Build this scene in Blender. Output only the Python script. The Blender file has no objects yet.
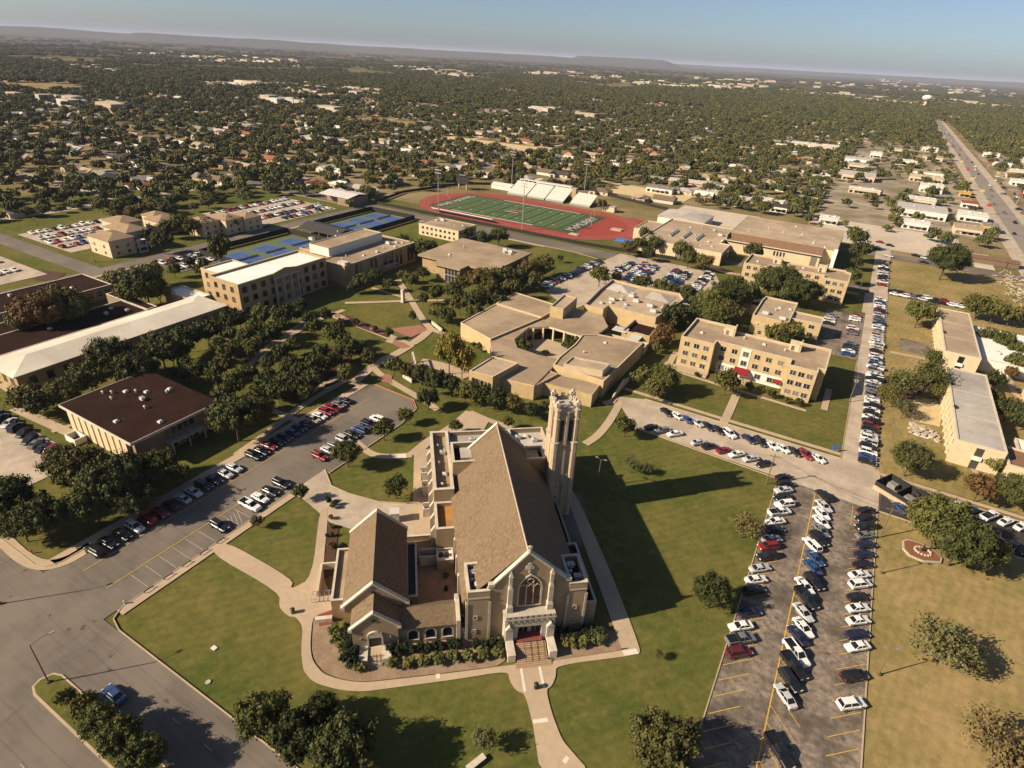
import bpy, math, random
from mathutils import Vector, Matrix, noise
SC = bpy.context.scene
COL = SC.collection
R = math.radians
random.seed(7)

# ------------------------------------------------------------------ camera, sky, sun, exposure
CAM_H = 95.0
FOCAL = 598.0                       # in pixels of a 1024 px wide picture
PITCH = math.atan(329.0 / FOCAL)
YAW = R(28.8)
ROLL = R(3.13)
cam_d = bpy.data.cameras.new('camera')
cam_d.sensor_width = 36.0
cam_d.lens = FOCAL / 1024.0 * 36.0
cam_d.clip_start = 1.0
cam_d.clip_end = 200000.0
cam = bpy.data.objects.new('camera', cam_d)
COL.objects.link(cam)
_fh = Vector((-math.sin(YAW), math.cos(YAW), 0)); _r0 = Vector((math.cos(YAW), math.sin(YAW), 0)); _z = Vector((0, 0, 1))
FW = _fh * math.cos(PITCH) - _z * math.sin(PITCH)
_u0 = _fh * math.sin(PITCH) + _z * math.cos(PITCH)
RT = _r0 * math.cos(ROLL) + _u0 * math.sin(ROLL)
UP = _u0 * math.cos(ROLL) - _r0 * math.sin(ROLL)
CAM_M = Matrix(((RT.x, UP.x, -FW.x, 0), (RT.y, UP.y, -FW.y, 0), (RT.z, UP.z, -FW.z, CAM_H), (0, 0, 0, 1)))
cam.matrix_world = CAM_M
SC.camera = cam

def G(px, py, z=0.0):
    """point of the place at height z that was surveyed at this spot of the photograph"""
    d = FW * FOCAL + RT * (px - 512) - UP * (py - 384)
    t = (z - CAM_H) / d.z
    return (d.x * t, d.y * t)

def W(x, y, z):
    v = Vector((x, y, z - CAM_H)); zz = v.dot(FW)
    if zz < 1: return (-9999, -9999, zz)
    return (512 + FOCAL * v.dot(RT) / zz, 384 - FOCAL * v.dot(UP) / zz, zz)

SUN_EL = R(31.0)
SHADOW = Vector((0.69, 0.73, 0)).normalized()        # the way shadows fall on the ground
sun_d = bpy.data.lights.new('sun', 'SUN'); sun_d.energy = 5.0; sun_d.angle = R(0.5); sun_d.color = (1.0, 0.845, 0.635)
sun = bpy.data.objects.new('sun', sun_d); COL.objects.link(sun)
_ray = (SHADOW * math.cos(SUN_EL) - Vector((0, 0, math.sin(SUN_EL)))).normalized()
sun.rotation_euler = _ray.to_track_quat('-Z', 'Y').to_euler()
world = bpy.data.worlds.new('World'); SC.world = world; world.use_nodes = True
wn = world.node_tree; wn.nodes.clear()
sky = wn.nodes.new('ShaderNodeTexSky'); sky.sky_type = 'NISHITA'; sky.sun_disc = False
sky.sun_elevation = SUN_EL
sky.sun_rotation = math.atan2(-SHADOW.x, -SHADOW.y)
sky.altitude = 500.0; sky.air_density = 0.7; sky.dust_density = 1.5; sky.ozone_density = 1.8
bg = wn.nodes.new('ShaderNodeBackground'); bg.inputs[1].default_value = 0.056
wo = wn.nodes.new('ShaderNodeOutputWorld')
wn.links.new(sky.outputs[0], bg.inputs[0]); wn.links.new(bg.outputs[0], wo.inputs[0])
SC.view_settings.view_transform = 'Standard'; SC.view_settings.look = 'None'
SC.view_settings.gamma = 1.0; SC.view_settings.use_curve_mapping = False
SC.view_settings.exposure = 0.93
SC.render.engine = 'CYCLES'
SC.cycles.use_denoising = True
SC.cycles.max_bounces = 5; SC.cycles.diffuse_bounces = 2; SC.cycles.glossy_bounces = 2
SC.cycles.transmission_bounces = 2; SC.cycles.volume_bounces = 0; SC.cycles.transparent_max_bounces = 4
SC.cycles.sample_clamp_indirect = 4.0

# ------------------------------------------------------------------ helpers
def ordn(n):
    w = ['', 'first', 'second', 'third', 'fourth', 'fifth', 'sixth', 'seventh', 'eighth', 'ninth', 'tenth', 'eleventh', 'twelfth']
    if n <= 12: return w[n]
    s = 'th' if 10 <= n % 100 <= 20 else {1: 'st', 2: 'nd', 3: 'rd'}.get(n % 10, 'th')
    return '%d%s' % (n, s)

def tag(o, label=None, cat=None, group=None, kind=None):
    if label: o['label'] = label
    if cat: o['category'] = cat
    if group: o['group'] = group
    if kind: o['kind'] = kind
    return o

def empty(name, loc, rz=0.0):
    o = bpy.data.objects.new(name, None); COL.objects.link(o)
    o.location = loc if len(loc) == 3 else (loc[0], loc[1], 0); o.rotation_euler = (0, 0, rz)
    o.empty_display_size = 1.0
    return o

def link(name, me, parent=None, loc=None, rz=None):
    o = bpy.data.objects.new(name, me); COL.objects.link(o)
    if parent is not None: o.parent = parent
    if loc is not None: o.location = loc
    if rz is not None: o.rotation_euler = (0, 0, rz)
    return o

class MB:
    def __init__(s, org=(0, 0)):
        s.v = []; s.f = []; s.m = []; s.o = org
    def pt(s, p):
        s.v.append((p[0] - s.o[0], p[1] - s.o[1], p[2])); return len(s.v) - 1
    def face(s, pts, mi=0):
        s.f.append([s.pt(p) for p in pts]); s.m.append(mi)
    def box(s, x0, y0, z0, x1, y1, z1, mi=0, top=None):
        if x1 < x0: x0, x1 = x1, x0
        if y1 < y0: y0, y1 = y1, y0
        s.prism([(x0, y0), (x1, y0), (x1, y1), (x0, y1)], z0, z1, mi, mi if top is None else top, True)
    def prism(s, pts, z0, z1, mi=0, top=None, bottom=False):
        n = len(pts); a = [s.pt((p[0], p[1], z0)) for p in pts]; b = [s.pt((p[0], p[1], z1)) for p in pts]
        for i in range(n):
            j = (i + 1) % n
            s.f.append([a[i], a[j], b[j], b[i]]); s.m.append(mi)
        s.f.append(b); s.m.append(mi if top is None else top)
        if bottom: s.f.append(a[::-1]); s.m.append(mi)
    def sheet(s, pts, z, mi=0):
        s.face([(p[0], p[1], z) for p in pts], mi)
    def wallprism(s, prof, axis, c0, c1, mi=0, cap=None):
        """prof is a list of (along, z); extruded across between c0 and c1. axis 'x': along = x, across = y"""
        f = (lambda a, z, c: (a, c, z)) if axis == 'x' else (lambda a, z, c: (c, a, z))
        n = len(prof); a = [s.pt(f(p[0], p[1], c0)) for p in prof]; b = [s.pt(f(p[0], p[1], c1)) for p in prof]
        for i in range(n):
            j = (i + 1) % n
            s.f.append([a[i], a[j], b[j], b[i]]); s.m.append(mi)
        s.f.append(b[::-1]); s.m.append(mi if cap is None else cap); s.f.append(a); s.m.append(mi if cap is None else cap)
    def tube(s, p0, p1, r0, r1=None, n=6, mi=0, caps=True):
        r1 = r0 if r1 is None else r1
        p0 = Vector(p0); p1 = Vector(p1); d = (p1 - p0)
        if d.length < 1e-6: return
        d.normalize(); u = d.orthogonal().normalized(); w = d.cross(u)
        a = []; b = []
        for i in range(n):
            t = 2 * math.pi * i / n; e = u * math.cos(t) + w * math.sin(t)
            a.append(s.pt(p0 + e * r0)); b.append(s.pt(p1 + e * r1))
        for i in range(n):
            j = (i + 1) % n
            s.f.append([a[i], a[j], b[j], b[i]]); s.m.append(mi)
        if caps:
            s.f.append(b); s.m.append(mi); s.f.append(a[::-1]); s.m.append(mi)
    def loft(s, secs, mi=0, caps=True):
        """secs: list of rings (lists of 3-D points, same count)"""
        ids = [[s.pt(p) for p in r] for r in secs]; n = len(ids[0])
        for k in range(len(ids) - 1):
            for i in range(n):
                j = (i + 1) % n
                s.f.append([ids[k][i], ids[k][j], ids[k + 1][j], ids[k + 1][i]]); s.m.append(mi if not callable(mi) else mi(k, i))
        if caps:
            s.f.append(ids[0][::-1]); s.m.append(0 if callable(mi) else mi); s.f.append(ids[-1]); s.m.append(0 if callable(mi) else mi)
    def mesh(s, name, mats, smooth=False):
        me = bpy.data.meshes.new(name); me.from_pydata(s.v, [], s.f)
        for m in mats: me.materials.append(m)
        if len(mats) > 1: me.polygons.foreach_set('material_index', s.m)
        if smooth: me.polygons.foreach_set('use_smooth', [True] * len(s.f))
        me.update(); return me
    def pieces(s, name, mats, parent=None):
        """every separate piece becomes an object of its own"""
        p = list(range(len(s.v)))
        def find(i):
            while p[i] != i: p[i] = p[p[i]]; i = p[i]
            return i
        for f_ in s.f:
            for j in f_[1:]: p[find(j)] = find(f_[0])
        groups = {}
        for f_ in s.f: groups.setdefault(find(f_[0]), []).append(f_)
        for fs in groups.values():
            ids = sorted({i for f_ in fs for i in f_}); mp = {i: k for k, i in enumerate(ids)}
            q = MB(); q.v = [s.v[i] for i in ids]; q.f = [[mp[i] for i in f_] for f_ in fs]; q.m = [0] * len(fs); q.obj(name, mats, parent)
    def obj(s, name, mats, parent=None, smooth=False, loc=None, rz=None):
        if not isinstance(mats, (list, tuple)): mats = [mats]
        return link(name, s.mesh(name, mats, smooth), parent, loc, rz)

def inset(pts, d):
    n = len(pts); out = []
    for i in range(n):
        p = Vector(pts[i - 1]); q = Vector(pts[i]); r = Vector(pts[(i + 1) % n])
        a = (q - p).normalized(); b = (r - q).normalized()
        na = Vector((-a.y, a.x)); nb = Vector((-b.y, b.x))
        k = 1 + na.dot(nb)
        out.append(tuple(q + (na + nb) * (d / max(k, .15))))
    return out

def rect(x0, y0, x1, y1):
    return [(x0, y0), (x1, y0), (x1, y1), (x0, y1)]

# ------------------------------------------------------------------ materials
def nodes(name):
    m = bpy.data.materials.new(name); m.use_nodes = True
    nt = m.node_tree; nt.nodes.clear()
    out = nt.nodes.new('ShaderNodeOutputMaterial'); b = nt.nodes.new('ShaderNodeBsdfPrincipled')
    nt.links.new(b.outputs[0], out.inputs[0])
    return m, nt, b

def noise_node(nt, vec, scale, detail=4, rough=.6):
    t = nt.nodes.new('ShaderNodeTexNoise'); t.inputs['Scale'].default_value = scale
    t.inputs['Detail'].default_value = detail; t.inputs['Roughness'].default_value = rough
    nt.links.new(vec, t.inputs['Vector']); return t

def ramp(nt, fac, stops):
    r = nt.nodes.new('ShaderNodeValToRGB'); nt.links.new(fac, r.inputs[0])
    e = r.color_ramp.elements
    while len(e) > 1: e.remove(e[-1])
    e[0].position = stops[0][0]; e[0].color = (*stops[0][1], 1)
    for p, c in stops[1:]:
        x = e.new(p); x.color = (*c, 1)
    return r

def mix(nt, fac, a, b, mode='MIX'):
    m = nt.nodes.new('ShaderNodeMix'); m.data_type = 'RGBA'; m.blend_type = mode
    for s, x in ((0, fac), (6, a), (7, b)):
        if isinstance(x, (int, float)): m.inputs[s].default_value = x
        elif isinstance(x, tuple): m.inputs[s].default_value = (*x, 1)
        else: nt.links.new(x, m.inputs[s])
    return m.outputs[2]

def pm(name, c1, c2=None, scale=.6, rough=.85, scale2=None, c3=None, spec=.25, metal=0, bump=0, stretch=None, c3amt=.5):
    """two tones broken up by noise, with a third tone in blotches of another size"""
    m, nt, b = nodes(name)
    b.inputs['Roughness'].default_value = rough; b.inputs['Metallic'].default_value = metal
    b.inputs['Specular IOR Level'].default_value = spec
    g = nt.nodes.new('ShaderNodeNewGeometry'); vec = g.outputs['Position']
    if stretch:
        mp = nt.nodes.new('ShaderNodeMapping'); mp.inputs['Scale'].default_value = stretch[0]
        mp.inputs['Rotation'].default_value = (0, 0, stretch[1]); nt.links.new(vec, mp.inputs[0]); vec = mp.outputs[0]
    if c2 is None: c2 = tuple(x * .8 for x in c1)
    n1 = noise_node(nt, vec, scale, 5, .65)
    c = ramp(nt, n1.outputs[0], [(.36, c1), (.64, c2)]).outputs[0]
    if c3 is not None:
        n2 = noise_node(nt, g.outputs['Position'], scale2 or scale * .15, 4, .6)
        f = ramp(nt, n2.outputs[0], [(.44, (0, 0, 0)), (.62, (c3amt,) * 3)]).outputs[0]
        c = mix(nt, f, c, c3)
    nt.links.new(c, b.inputs['Base Color'])
    if bump:
        bp = nt.nodes.new('ShaderNodeBump'); bp.inputs['Strength'].default_value = bump; bp.inputs['Distance'].default_value = .1
        nt.links.new(n1.outputs[0], bp.inputs['Height']); nt.links.new(bp.outputs[0], b.inputs['Normal'])
    return m

def roof_mat(name, c1, c2, c3, seam, bw=7.0, spec=.1):
    """flat membrane roof: mottled gravel, ponding stains and the seams between the sheets"""
    m, nt, b = nodes(name); b.inputs['Roughness'].default_value = .95; b.inputs['Specular IOR Level'].default_value = spec
    g = nt.nodes.new('ShaderNodeNewGeometry'); vec = g.outputs['Position']
    n1 = noise_node(nt, vec, .5, 6, .7); n2 = noise_node(nt, vec, .085, 5, .65); n3 = noise_node(nt, vec, .028, 3, .6)
    c = ramp(nt, n1.outputs[0], [(.32, c1), (.66, c2)]).outputs[0]
    c = mix(nt, ramp(nt, n2.outputs[0], [(.45, (0, 0, 0)), (.52, (.35,) * 3), (.68, (.75,) * 3)]).outputs[0], c, c3)
    c = mix(nt, 1.0, c, ramp(nt, n3.outputs[0], [(.35, (.86,) * 3), (.65, (1.12,) * 3)]).outputs[0], 'MULTIPLY')
    t = nt.nodes.new('ShaderNodeTexBrick'); nt.links.new(vec, t.inputs[0]); t.offset = .37
    t.inputs['Color1'].default_value = (1, 1, 1, 1); t.inputs['Color2'].default_value = (.93, .93, .93, 1); t.inputs['Mortar'].default_value = (seam, seam, seam, 1)
    t.inputs['Scale'].default_value = 1.0; t.inputs['Brick Width'].default_value = bw; t.inputs['Row Height'].default_value = bw * .55; t.inputs['Mortar Size'].default_value = .09
    c = mix(nt, 1.0, c, t.outputs[0], 'MULTIPLY')
    nt.links.new(c, b.inputs['Base Color']); return m

def brick(name, c1, c2, mortar, scale=1.0):
    """coursed brick in object space with soft weathering"""
    m, nt, b = nodes(name); b.inputs['Roughness'].default_value = .9; b.inputs['Specular IOR Level'].default_value = .15
    tc = nt.nodes.new('ShaderNodeTexCoord'); sp = nt.nodes.new('ShaderNodeSeparateXYZ'); nt.links.new(tc.outputs['Object'], sp.inputs[0])
    ad = nt.nodes.new('ShaderNodeMath'); ad.operation = 'ADD'; nt.links.new(sp.outputs[0], ad.inputs[0]); nt.links.new(sp.outputs[1], ad.inputs[1])
    cb = nt.nodes.new('ShaderNodeCombineXYZ'); nt.links.new(ad.outputs[0], cb.inputs[0]); nt.links.new(sp.outputs[2], cb.inputs[1])
    t = nt.nodes.new('ShaderNodeTexBrick'); nt.links.new(cb.outputs[0], t.inputs[0])
    t.inputs['Color1'].default_value = (*c1, 1); t.inputs['Color2'].default_value = (*c2, 1); t.inputs['Mortar'].default_value = (*mortar, 1)
    t.inputs['Scale'].default_value = 1.6 * scale; t.inputs['Mortar Size'].default_value = .012
    n = noise_node(nt, tc.outputs['Object'], .35, 5, .7)
    f = ramp(nt, n.outputs[0], [(.3, (.8, .78, .74)), (.7, (1.08, 1.05, 1))]).outputs[0]
    nt.links.new(mix(nt, 1.0, t.outputs[0], f, 'MULTIPLY'), b.inputs['Base Color'])
    return m

def lawn_mat(name, a, b_, dry, dryamt, stripes=0.0, ang=0.0):
    m, nt, b = nodes(name); b.inputs['Roughness'].default_value = 1; b.inputs['Specular IOR Level'].default_value = .05
    g = nt.nodes.new('ShaderNodeNewGeometry'); vec = g.outputs['Position']
    n1 = noise_node(nt, vec, 1.3, 6, .75); n2 = noise_node(nt, vec, .035, 5, .65); n3 = noise_node(nt, vec, .22, 5, .7)
    c = ramp(nt, n1.outputs[0], [(.35, a), (.65, b_)]).outputs[0]
    f = ramp(nt, n2.outputs[0], [(.36, (0, 0, 0)), (.66, (dryamt,) * 3)]).outputs[0]
    c = mix(nt, f, c, dry)
    f = ramp(nt, n3.outputs[0], [(.5, (0, 0, 0)), (.72, (dryamt * .8,) * 3)]).outputs[0]
    c = mix(nt, f, c, dry)
    n5 = noise_node(nt, vec, .5, 4, .7); f = ramp(nt, n5.outputs[0], [(.35, (.8, .84, .8)), (.6, (1.1, 1.06, 1.05))]).outputs[0]
    c = mix(nt, 1.0, c, f, 'MULTIPLY')
    if stripes:
        mp = nt.nodes.new('ShaderNodeMapping'); mp.inputs['Rotation'].default_value = (0, 0, ang); nt.links.new(vec, mp.inputs[0])
        wv = nt.nodes.new('ShaderNodeTexWave'); wv.inputs['Scale'].default_value = .16; wv.inputs['Distortion'].default_value = 5
        wv.inputs['Detail'].default_value = 3; nt.links.new(mp.outputs[0], wv.inputs[0])
        f = ramp(nt, wv.outputs[0], [(.2, (1 - stripes,) * 3), (.8, (1 + stripes,) * 3)]).outputs[0]
        c = mix(nt, 1.0, c, f, 'MULTIPLY')
    nt.links.new(c, b.inputs['Base Color']); return m

def leaf_mat(name, dark, light, var=.35, tint=None):
    m, nt, b = nodes(name); b.inputs['Roughness'].default_value = .7; b.inputs['Specular IOR Level'].default_value = .15
    tc = nt.nodes.new('ShaderNodeTexCoord'); oi = nt.nodes.new('ShaderNodeObjectInfo')
    n = noise_node(nt, tc.outputs['Object'], 7.0, 3, .7)
    c = ramp(nt, n.outputs[0], [(.35, dark), (.68, light)]).outputs[0]
    r2 = ramp(nt, oi.outputs['Random'], [(0, (1 - var, 1 - var * .9, 1 - var)), (.5, (1, 1, 1)), (.8, (1 + var, 1 + var * .75, 1)), (1, tint or (1.3, 1.0, .9))]).outputs[0]
    nt.links.new(mix(nt, 1.0, c, r2, 'MULTIPLY'), b.inputs['Base Color'])
    return m

def objcol_mat(name, rough=.35, spec=.5, coat=0.0, wear=0.0):
    m, nt, b = nodes(name); b.inputs['Roughness'].default_value = rough; b.inputs['Specular IOR Level'].default_value = spec
    b.inputs['Coat Weight'].default_value = coat
    oi = nt.nodes.new('ShaderNodeObjectInfo'); c = oi.outputs['Color']
    if wear:
        tc = nt.nodes.new('ShaderNodeTexCoord'); n = noise_node(nt, tc.outputs['Object'], .9, 4, .7)
        f = ramp(nt, n.outputs[0], [(.3, (1 - wear,) * 3), (.7, (1 + wear * .3,) * 3)]).outputs[0]
        c = mix(nt, 1.0, c, f, 'MULTIPLY')
    nt.links.new(c, b.inputs['Base Color']); return m

M = {}
M['lawn'] = lawn_mat('lawn', (.048, .068, .014), (.08, .093, .021), (.165, .128, .042), .66, .04, R(39))
M['lawn_dry'] = lawn_mat('lawn_dry', (.13, .118, .035), (.195, .155, .055), (.3, .215, .1), .95, .04, R(10))
M['asphalt'] = pm('asphalt', (.105, .088, .071), (.14, .116, .093), 1.0, .9, .06, (.175, .145, .115), stretch=((.12, 1, 1), 0), c3amt=.8)
M['asphalt_lot'] = pm('asphalt_lot', (.27, .215, .165), (.12, .097, .077), .9, .95, .11, (.07, .058, .048), spec=.1, c3amt=.85)
M['asphalt_new'] = pm('asphalt_new', (.03, .027, .026), (.04, .036, .034), 1, .85, .1, (.06, .052, .046))
M['pale_street'] = pm('pale_street', (.43, .35, .265), (.36, .29, .22), .6, .9, .12, (.27, .215, .165), c3amt=.7)
M['pale_lot'] = pm('pale_lot', (.5, .42, .33), (.42, .35, .27), .3, .9, .03, (.34, .27, .2))
M['concrete'] = pm('concrete', (.42, .315, .21), (.365, .272, .18), .9, .9, .1, (.3, .235, .17))
M['white_concrete'] = pm('white_concrete', (.6, .54, .45), (.54, .48, .4), 1, .85)
M['paver'] = pm('paver', (.3, .13, .09), (.24, .12, .085), 2.5, .9)
M['red_tile'] = pm('red_tile', (.21, .05, .04), (.16, .042, .034), 2.5, .8)
M['gravel'] = pm('gravel', (.26, .18, .115), (.165, .112, .072), 3.5, .95, .4, (.31, .225, .15))
M['mulch'] = pm('mulch', (.085, .04, .025), (.055, .028, .018), 4, .95)
M['sand'] = pm('sand', (.52, .4, .22), (.44, .33, .17), .5, .95)
M['yellow_paint'] = pm('yellow_paint', (.55, .33, .05), (.42, .27, .07), 2, .8)
M['white_paint'] = pm('white_paint', (.42, .38, .32), (.34, .3, .25), 2, .8)
M['red_paint'] = pm('red_paint', (.5, .07, .05), (.4, .08, .06), 2, .8)
M['tan_brick'] = brick('tan_brick', (.45, .34, .19), (.4, .3, .16), (.47, .37, .235))
M['church_brick'] = brick('church_brick', (.34, .255, .16), (.3, .22, .135), (.35, .275, .19))
M['orange_brick'] = brick('orange_brick', (.37, .265, .15), (.32, .225, .122), (.38, .29, .185))
M['grey_brick'] = brick('grey_brick', (.27, .2, .135), (.22, .165, .11), (.27, .21, .15))
M['cream_wall'] = pm('cream_wall', (.54, .43, .28), (.47, .37, .235), .5, .9)
M['white_wall'] = pm('white_wall', (.64, .59, .51), (.57, .52, .45), .6, .85)
M['stone'] = pm('stone', (.42, .35, .265), (.33, .275, .205), 1.2, .85, .3, (.34, .3, .245))
M['stone_white'] = pm('stone_white', (.54, .475, .38), (.43, .375, .3), 1.0, .85, .35, (.36, .31, .24))
M['tan_roof'] = roof_mat('tan_roof', (.36, .27, .18), (.3, .222, .147), (.215, .158, .106), .84, 9)
M['tan_roof_light'] = roof_mat('tan_roof_light', (.42, .32, .22), (.35, .265, .182), (.26, .195, .132), .84, 7)
M['grey_roof'] = roof_mat('grey_roof', (.43, .39, .34), (.36, .325, .285), (.27, .235, .195), .88, 4)
M['dark_roof'] = pm('dark_roof', (.026, .0125, .009), (.018, .009, .007), .8, .95, .12, (.034, .017, .012), spec=.05)
M['slate_roof'] = pm('slate_roof', (.045, .042, .045), (.035, .033, .036), 1, .8)
M['brown_roof'] = pm('brown_roof', (.2, .115, .065), (.16, .09, .052), .6, .9)
M['orange_deck'] = pm('orange_deck', (.38, .19, .05), (.32, .155, .042), .6, .9, .2, (.2, .11, .05))
M['court_floor'] = pm('court_floor', (.3, .185, .115), (.24, .15, .095), .9, .9, .25, (.17, .11, .072))
M['white_roof'] = pm('white_roof', (.76, .72, .66), (.7, .66, .6), .2, .6, .05, (.66, .59, .5), c3amt=.5)
M['cream_roof'] = roof_mat('cream_roof', (.64, .57, .47), (.58, .515, .42), (.5, .44, .355), .9, 12, .3)
M['metal_roof'] = pm('metal_roof', (.55, .52, .48), (.48, .45, .41), .2, .45)
M['metal'] = pm('metal', (.45, .44, .42), (.36, .35, .33), 1.5, .45, metal=.6)
M['white_metal'] = pm('white_metal', (.5, .48, .44), (.42, .4, .37), 1.5, .5)
M['dark_metal'] = pm('dark_metal', (.03, .028, .026), (.02, .019, .018), 1.5, .5)
M['black_fence'] = pm('black_fence', (.022, .02, .018), (.016, .015, .014), 1.5, .8)
M['wood'] = pm('wood', (.16, .11, .07), (.12, .085, .055), 3, .9)
M['bark'] = pm('bark', (.1, .07, .045), (.06, .042, .03), 5, .95)
M['blue_court'] = pm('blue_court', (.045, .09, .24), (.037, .075, .2), .6, .8)
M['green_court'] = pm('green_court', (.1, .13, .055), (.085, .11, .045), .6, .85)
M['turf'] = pm('turf', (.04, .075, .02), (.035, .065, .018), 1.5, .95)
M['turf_light'] = pm('turf_light', (.058, .1, .028), (.05, .088, .025), 1.5, .95)
M['track_red'] = pm('track_red', (.27, .045, .03), (.225, .04, .026), .7, .9)
M['awning'] = pm('awning', (.2, .012, .016), (.16, .012, .015), 2, .8)
M['bench_white'] = pm('bench_white', (.55, .51, .45), (.43, .4, .35), 1.2, .6)
M['blue_mat'] = pm('blue_mat', (.06, .16, .4), (.05, .13, .34), 1, .7)
# shingles: short streaks that follow the courses
M['shingle'] = pm('shingle', (.17, .118, .07), (.1, .067, .039), 1.5, .95, .12, (.15, .108, .066), stretch=((1.5, .9, 1), R(-39.3)))
m, nt, b = nodes('window_glass'); b.inputs['Roughness'].default_value = .14          # some windows have pale blinds drawn behind them
_oi = nt.nodes.new('ShaderNodeObjectInfo'); _r = ramp(nt, _oi.outputs['Random'], [(0, (.014, .016, .02)), (.45, (.03, .03, .032)), (.62, (.05, .045, .04)), (.72, (.16, .14, .11)), (.86, (.09, .08, .065))]); _r.color_ramp.interpolation = 'CONSTANT'
nt.links.new(_r.outputs[0], b.inputs['Base Color'])
M['glass'] = m
M['leaf_oak'] = leaf_mat('leaf_oak', (.025, .031, .009), (.082, .085, .023), .38)
M['leaf_olive'] = leaf_mat('leaf_olive', (.04, .042, .013), (.1, .09, .027), .3)
M['leaf_bright'] = leaf_mat('leaf_bright', (.045, .055, .015), (.11, .105, .028), .3)
M['leaf_gold'] = leaf_mat('leaf_gold', (.1, .09, .018), (.2, .155, .03), .2)
M['leaf_red'] = leaf_mat('leaf_red', (.07, .05, .018), (.17, .085, .03), .2)
M['leaf_mesquite'] = leaf_mat('leaf_mesquite', (.06, .062, .025), (.13, .12, .05), .2)
M['leaf_far'] = leaf_mat('leaf_far', (.048, .055, .018), (.118, .115, .038), .28, (1.5, 1.15, .8))
M['leaf_shrub'] = leaf_mat('leaf_shrub', (.065, .075, .02), (.16, .155, .05), .25)
M['leaf_holly'] = leaf_mat('leaf_holly', (.014, .022, .01), (.04, .048, .02), .2)
M['paint'] = objcol_mat('car_paint', .28, .5, .6)
M['roof_any'] = objcol_mat('house_roof', .9, .2, 0, .3)
M['wall_any'] = objcol_mat('house_wall', .9, .2, 0, .15)
M['tyre'] = pm('tyre', (.012, .012, .012), (.02, .02, .02), 3, .9)
M['highway'] = pm('highway', (.2, .172, .14), (.24, .205, .165), .3, .9, .03, (.16, .137, .11))
M['rim'] = pm('rim', (.4, .4, .4), (.3, .3, .3), 3, .35, metal=.8)
m, nt, b = nodes('car_glass'); b.inputs['Base Color'].default_value = (.01, .012, .015, 1); b.inputs['Roughness'].default_value = .05
M['car_glass'] = m
M['lamp_white'] = pm('lamp_white', (.75, .75, .72), (.7, .7, .67), 3, .3)
M['lamp_red'] = pm('lamp_red', (.35, .02, .02), (.3, .02, .02), 3, .3)
# ------------------------------------------------------------------ ground, streets, walks
def struct(o, label=None): return tag(o, label, None, None, 'structure')

def ground_mat():
    m, nt, b = nodes('ground_cover'); b.inputs['Roughness'].default_value = 1; b.inputs['Specular IOR Level'].default_value = .03
    g = nt.nodes.new('ShaderNodeNewGeometry'); vec = g.outputs['Position']
    n1 = noise_node(nt, vec, .35, 6, .7); n2 = noise_node(nt, vec, .018, 5, .6); n3 = noise_node(nt, vec, .0011, 6, .62); n4 = noise_node(nt, vec, .00028, 5, .6)
    c = ramp(nt, n1.outputs[0], [(.3, (.1, .085, .032)), (.55, (.15, .12, .05)), (.75, (.2, .155, .085))]).outputs[0]
    f = ramp(nt, n2.outputs[0], [(.4, (0, 0, 0)), (.62, (.85,) * 3)]).outputs[0]
    c = mix(nt, f, c, (.25, .19, .105))
    far = ramp(nt, n3.outputs[0], [(.36, (.05, .043, .022)), (.5, (.085, .07, .036)), (.6, (.17, .13, .075)), (.7, (.24, .18, .105))]).outputs[0]
    far = mix(nt, ramp(nt, n4.outputs[0], [(.42, (0, 0, 0)), (.6, (.8,) * 3)]).outputs[0], far, (.055, .047, .028))
    ln = nt.nodes.new('ShaderNodeVectorMath'); ln.operation = 'LENGTH'; nt.links.new(vec, ln.inputs[0])
    mr = nt.nodes.new('ShaderNodeMapRange'); mr.inputs[1].default_value = 1800; mr.inputs[2].default_value = 4500; nt.links.new(ln.outputs['Value'], mr.inputs[0])
    nt.links.new(mix(nt, mr.outputs[0], c, far), b.inputs['Base Color']); return m
M['ground'] = ground_mat()
ax = [-90000, -30000, -10000, -4000, -1500, -500, 0, 500, 1500, 4000, 10000, 30000, 90000]
mb = MB()
for i in range(len(ax) - 1):
    for j in range(len(ax) - 1):
        mb.sheet(rect(ax[i], ax[j], ax[i + 1], ax[j + 1]), -.2)
struct(mb.obj('ground', M['ground']))

# mown campus grass and the drier grass east of the long car park
mb = MB()
mb.sheet([(-470, -120), (200, -120), (200, 30), (24.4, 30), (24.4, 148), (23, 340), (20, 437), (-64, 437), (-64, 350), (-470, 330)], -.12)
struct(mb.obj('campus_lawn', M['lawn']))
mb = MB()
mb.sheet([(24.5, -60), (240, -60), (240, 148), (24.5, 148)], -.06)
mb.sheet([(22.6, 167), (240, 167), (240, 338), (22.6, 338)], -.06)
mb.sheet([(23.5, 345.5), (93, 345.5), (93, 413.5), (23.5, 413.5)], -.06)
struct(mb.obj('dry_lawn', M['lawn_dry']))

def road(name, mat, rects, z=0.0, label=None):
    mb = MB()
    for r in rects:
        mb.sheet(rect(*r) if len(r) == 4 and not isinstance(r[0], tuple) else r, z)
    return struct(mb.obj(name, M[mat]), label)

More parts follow.
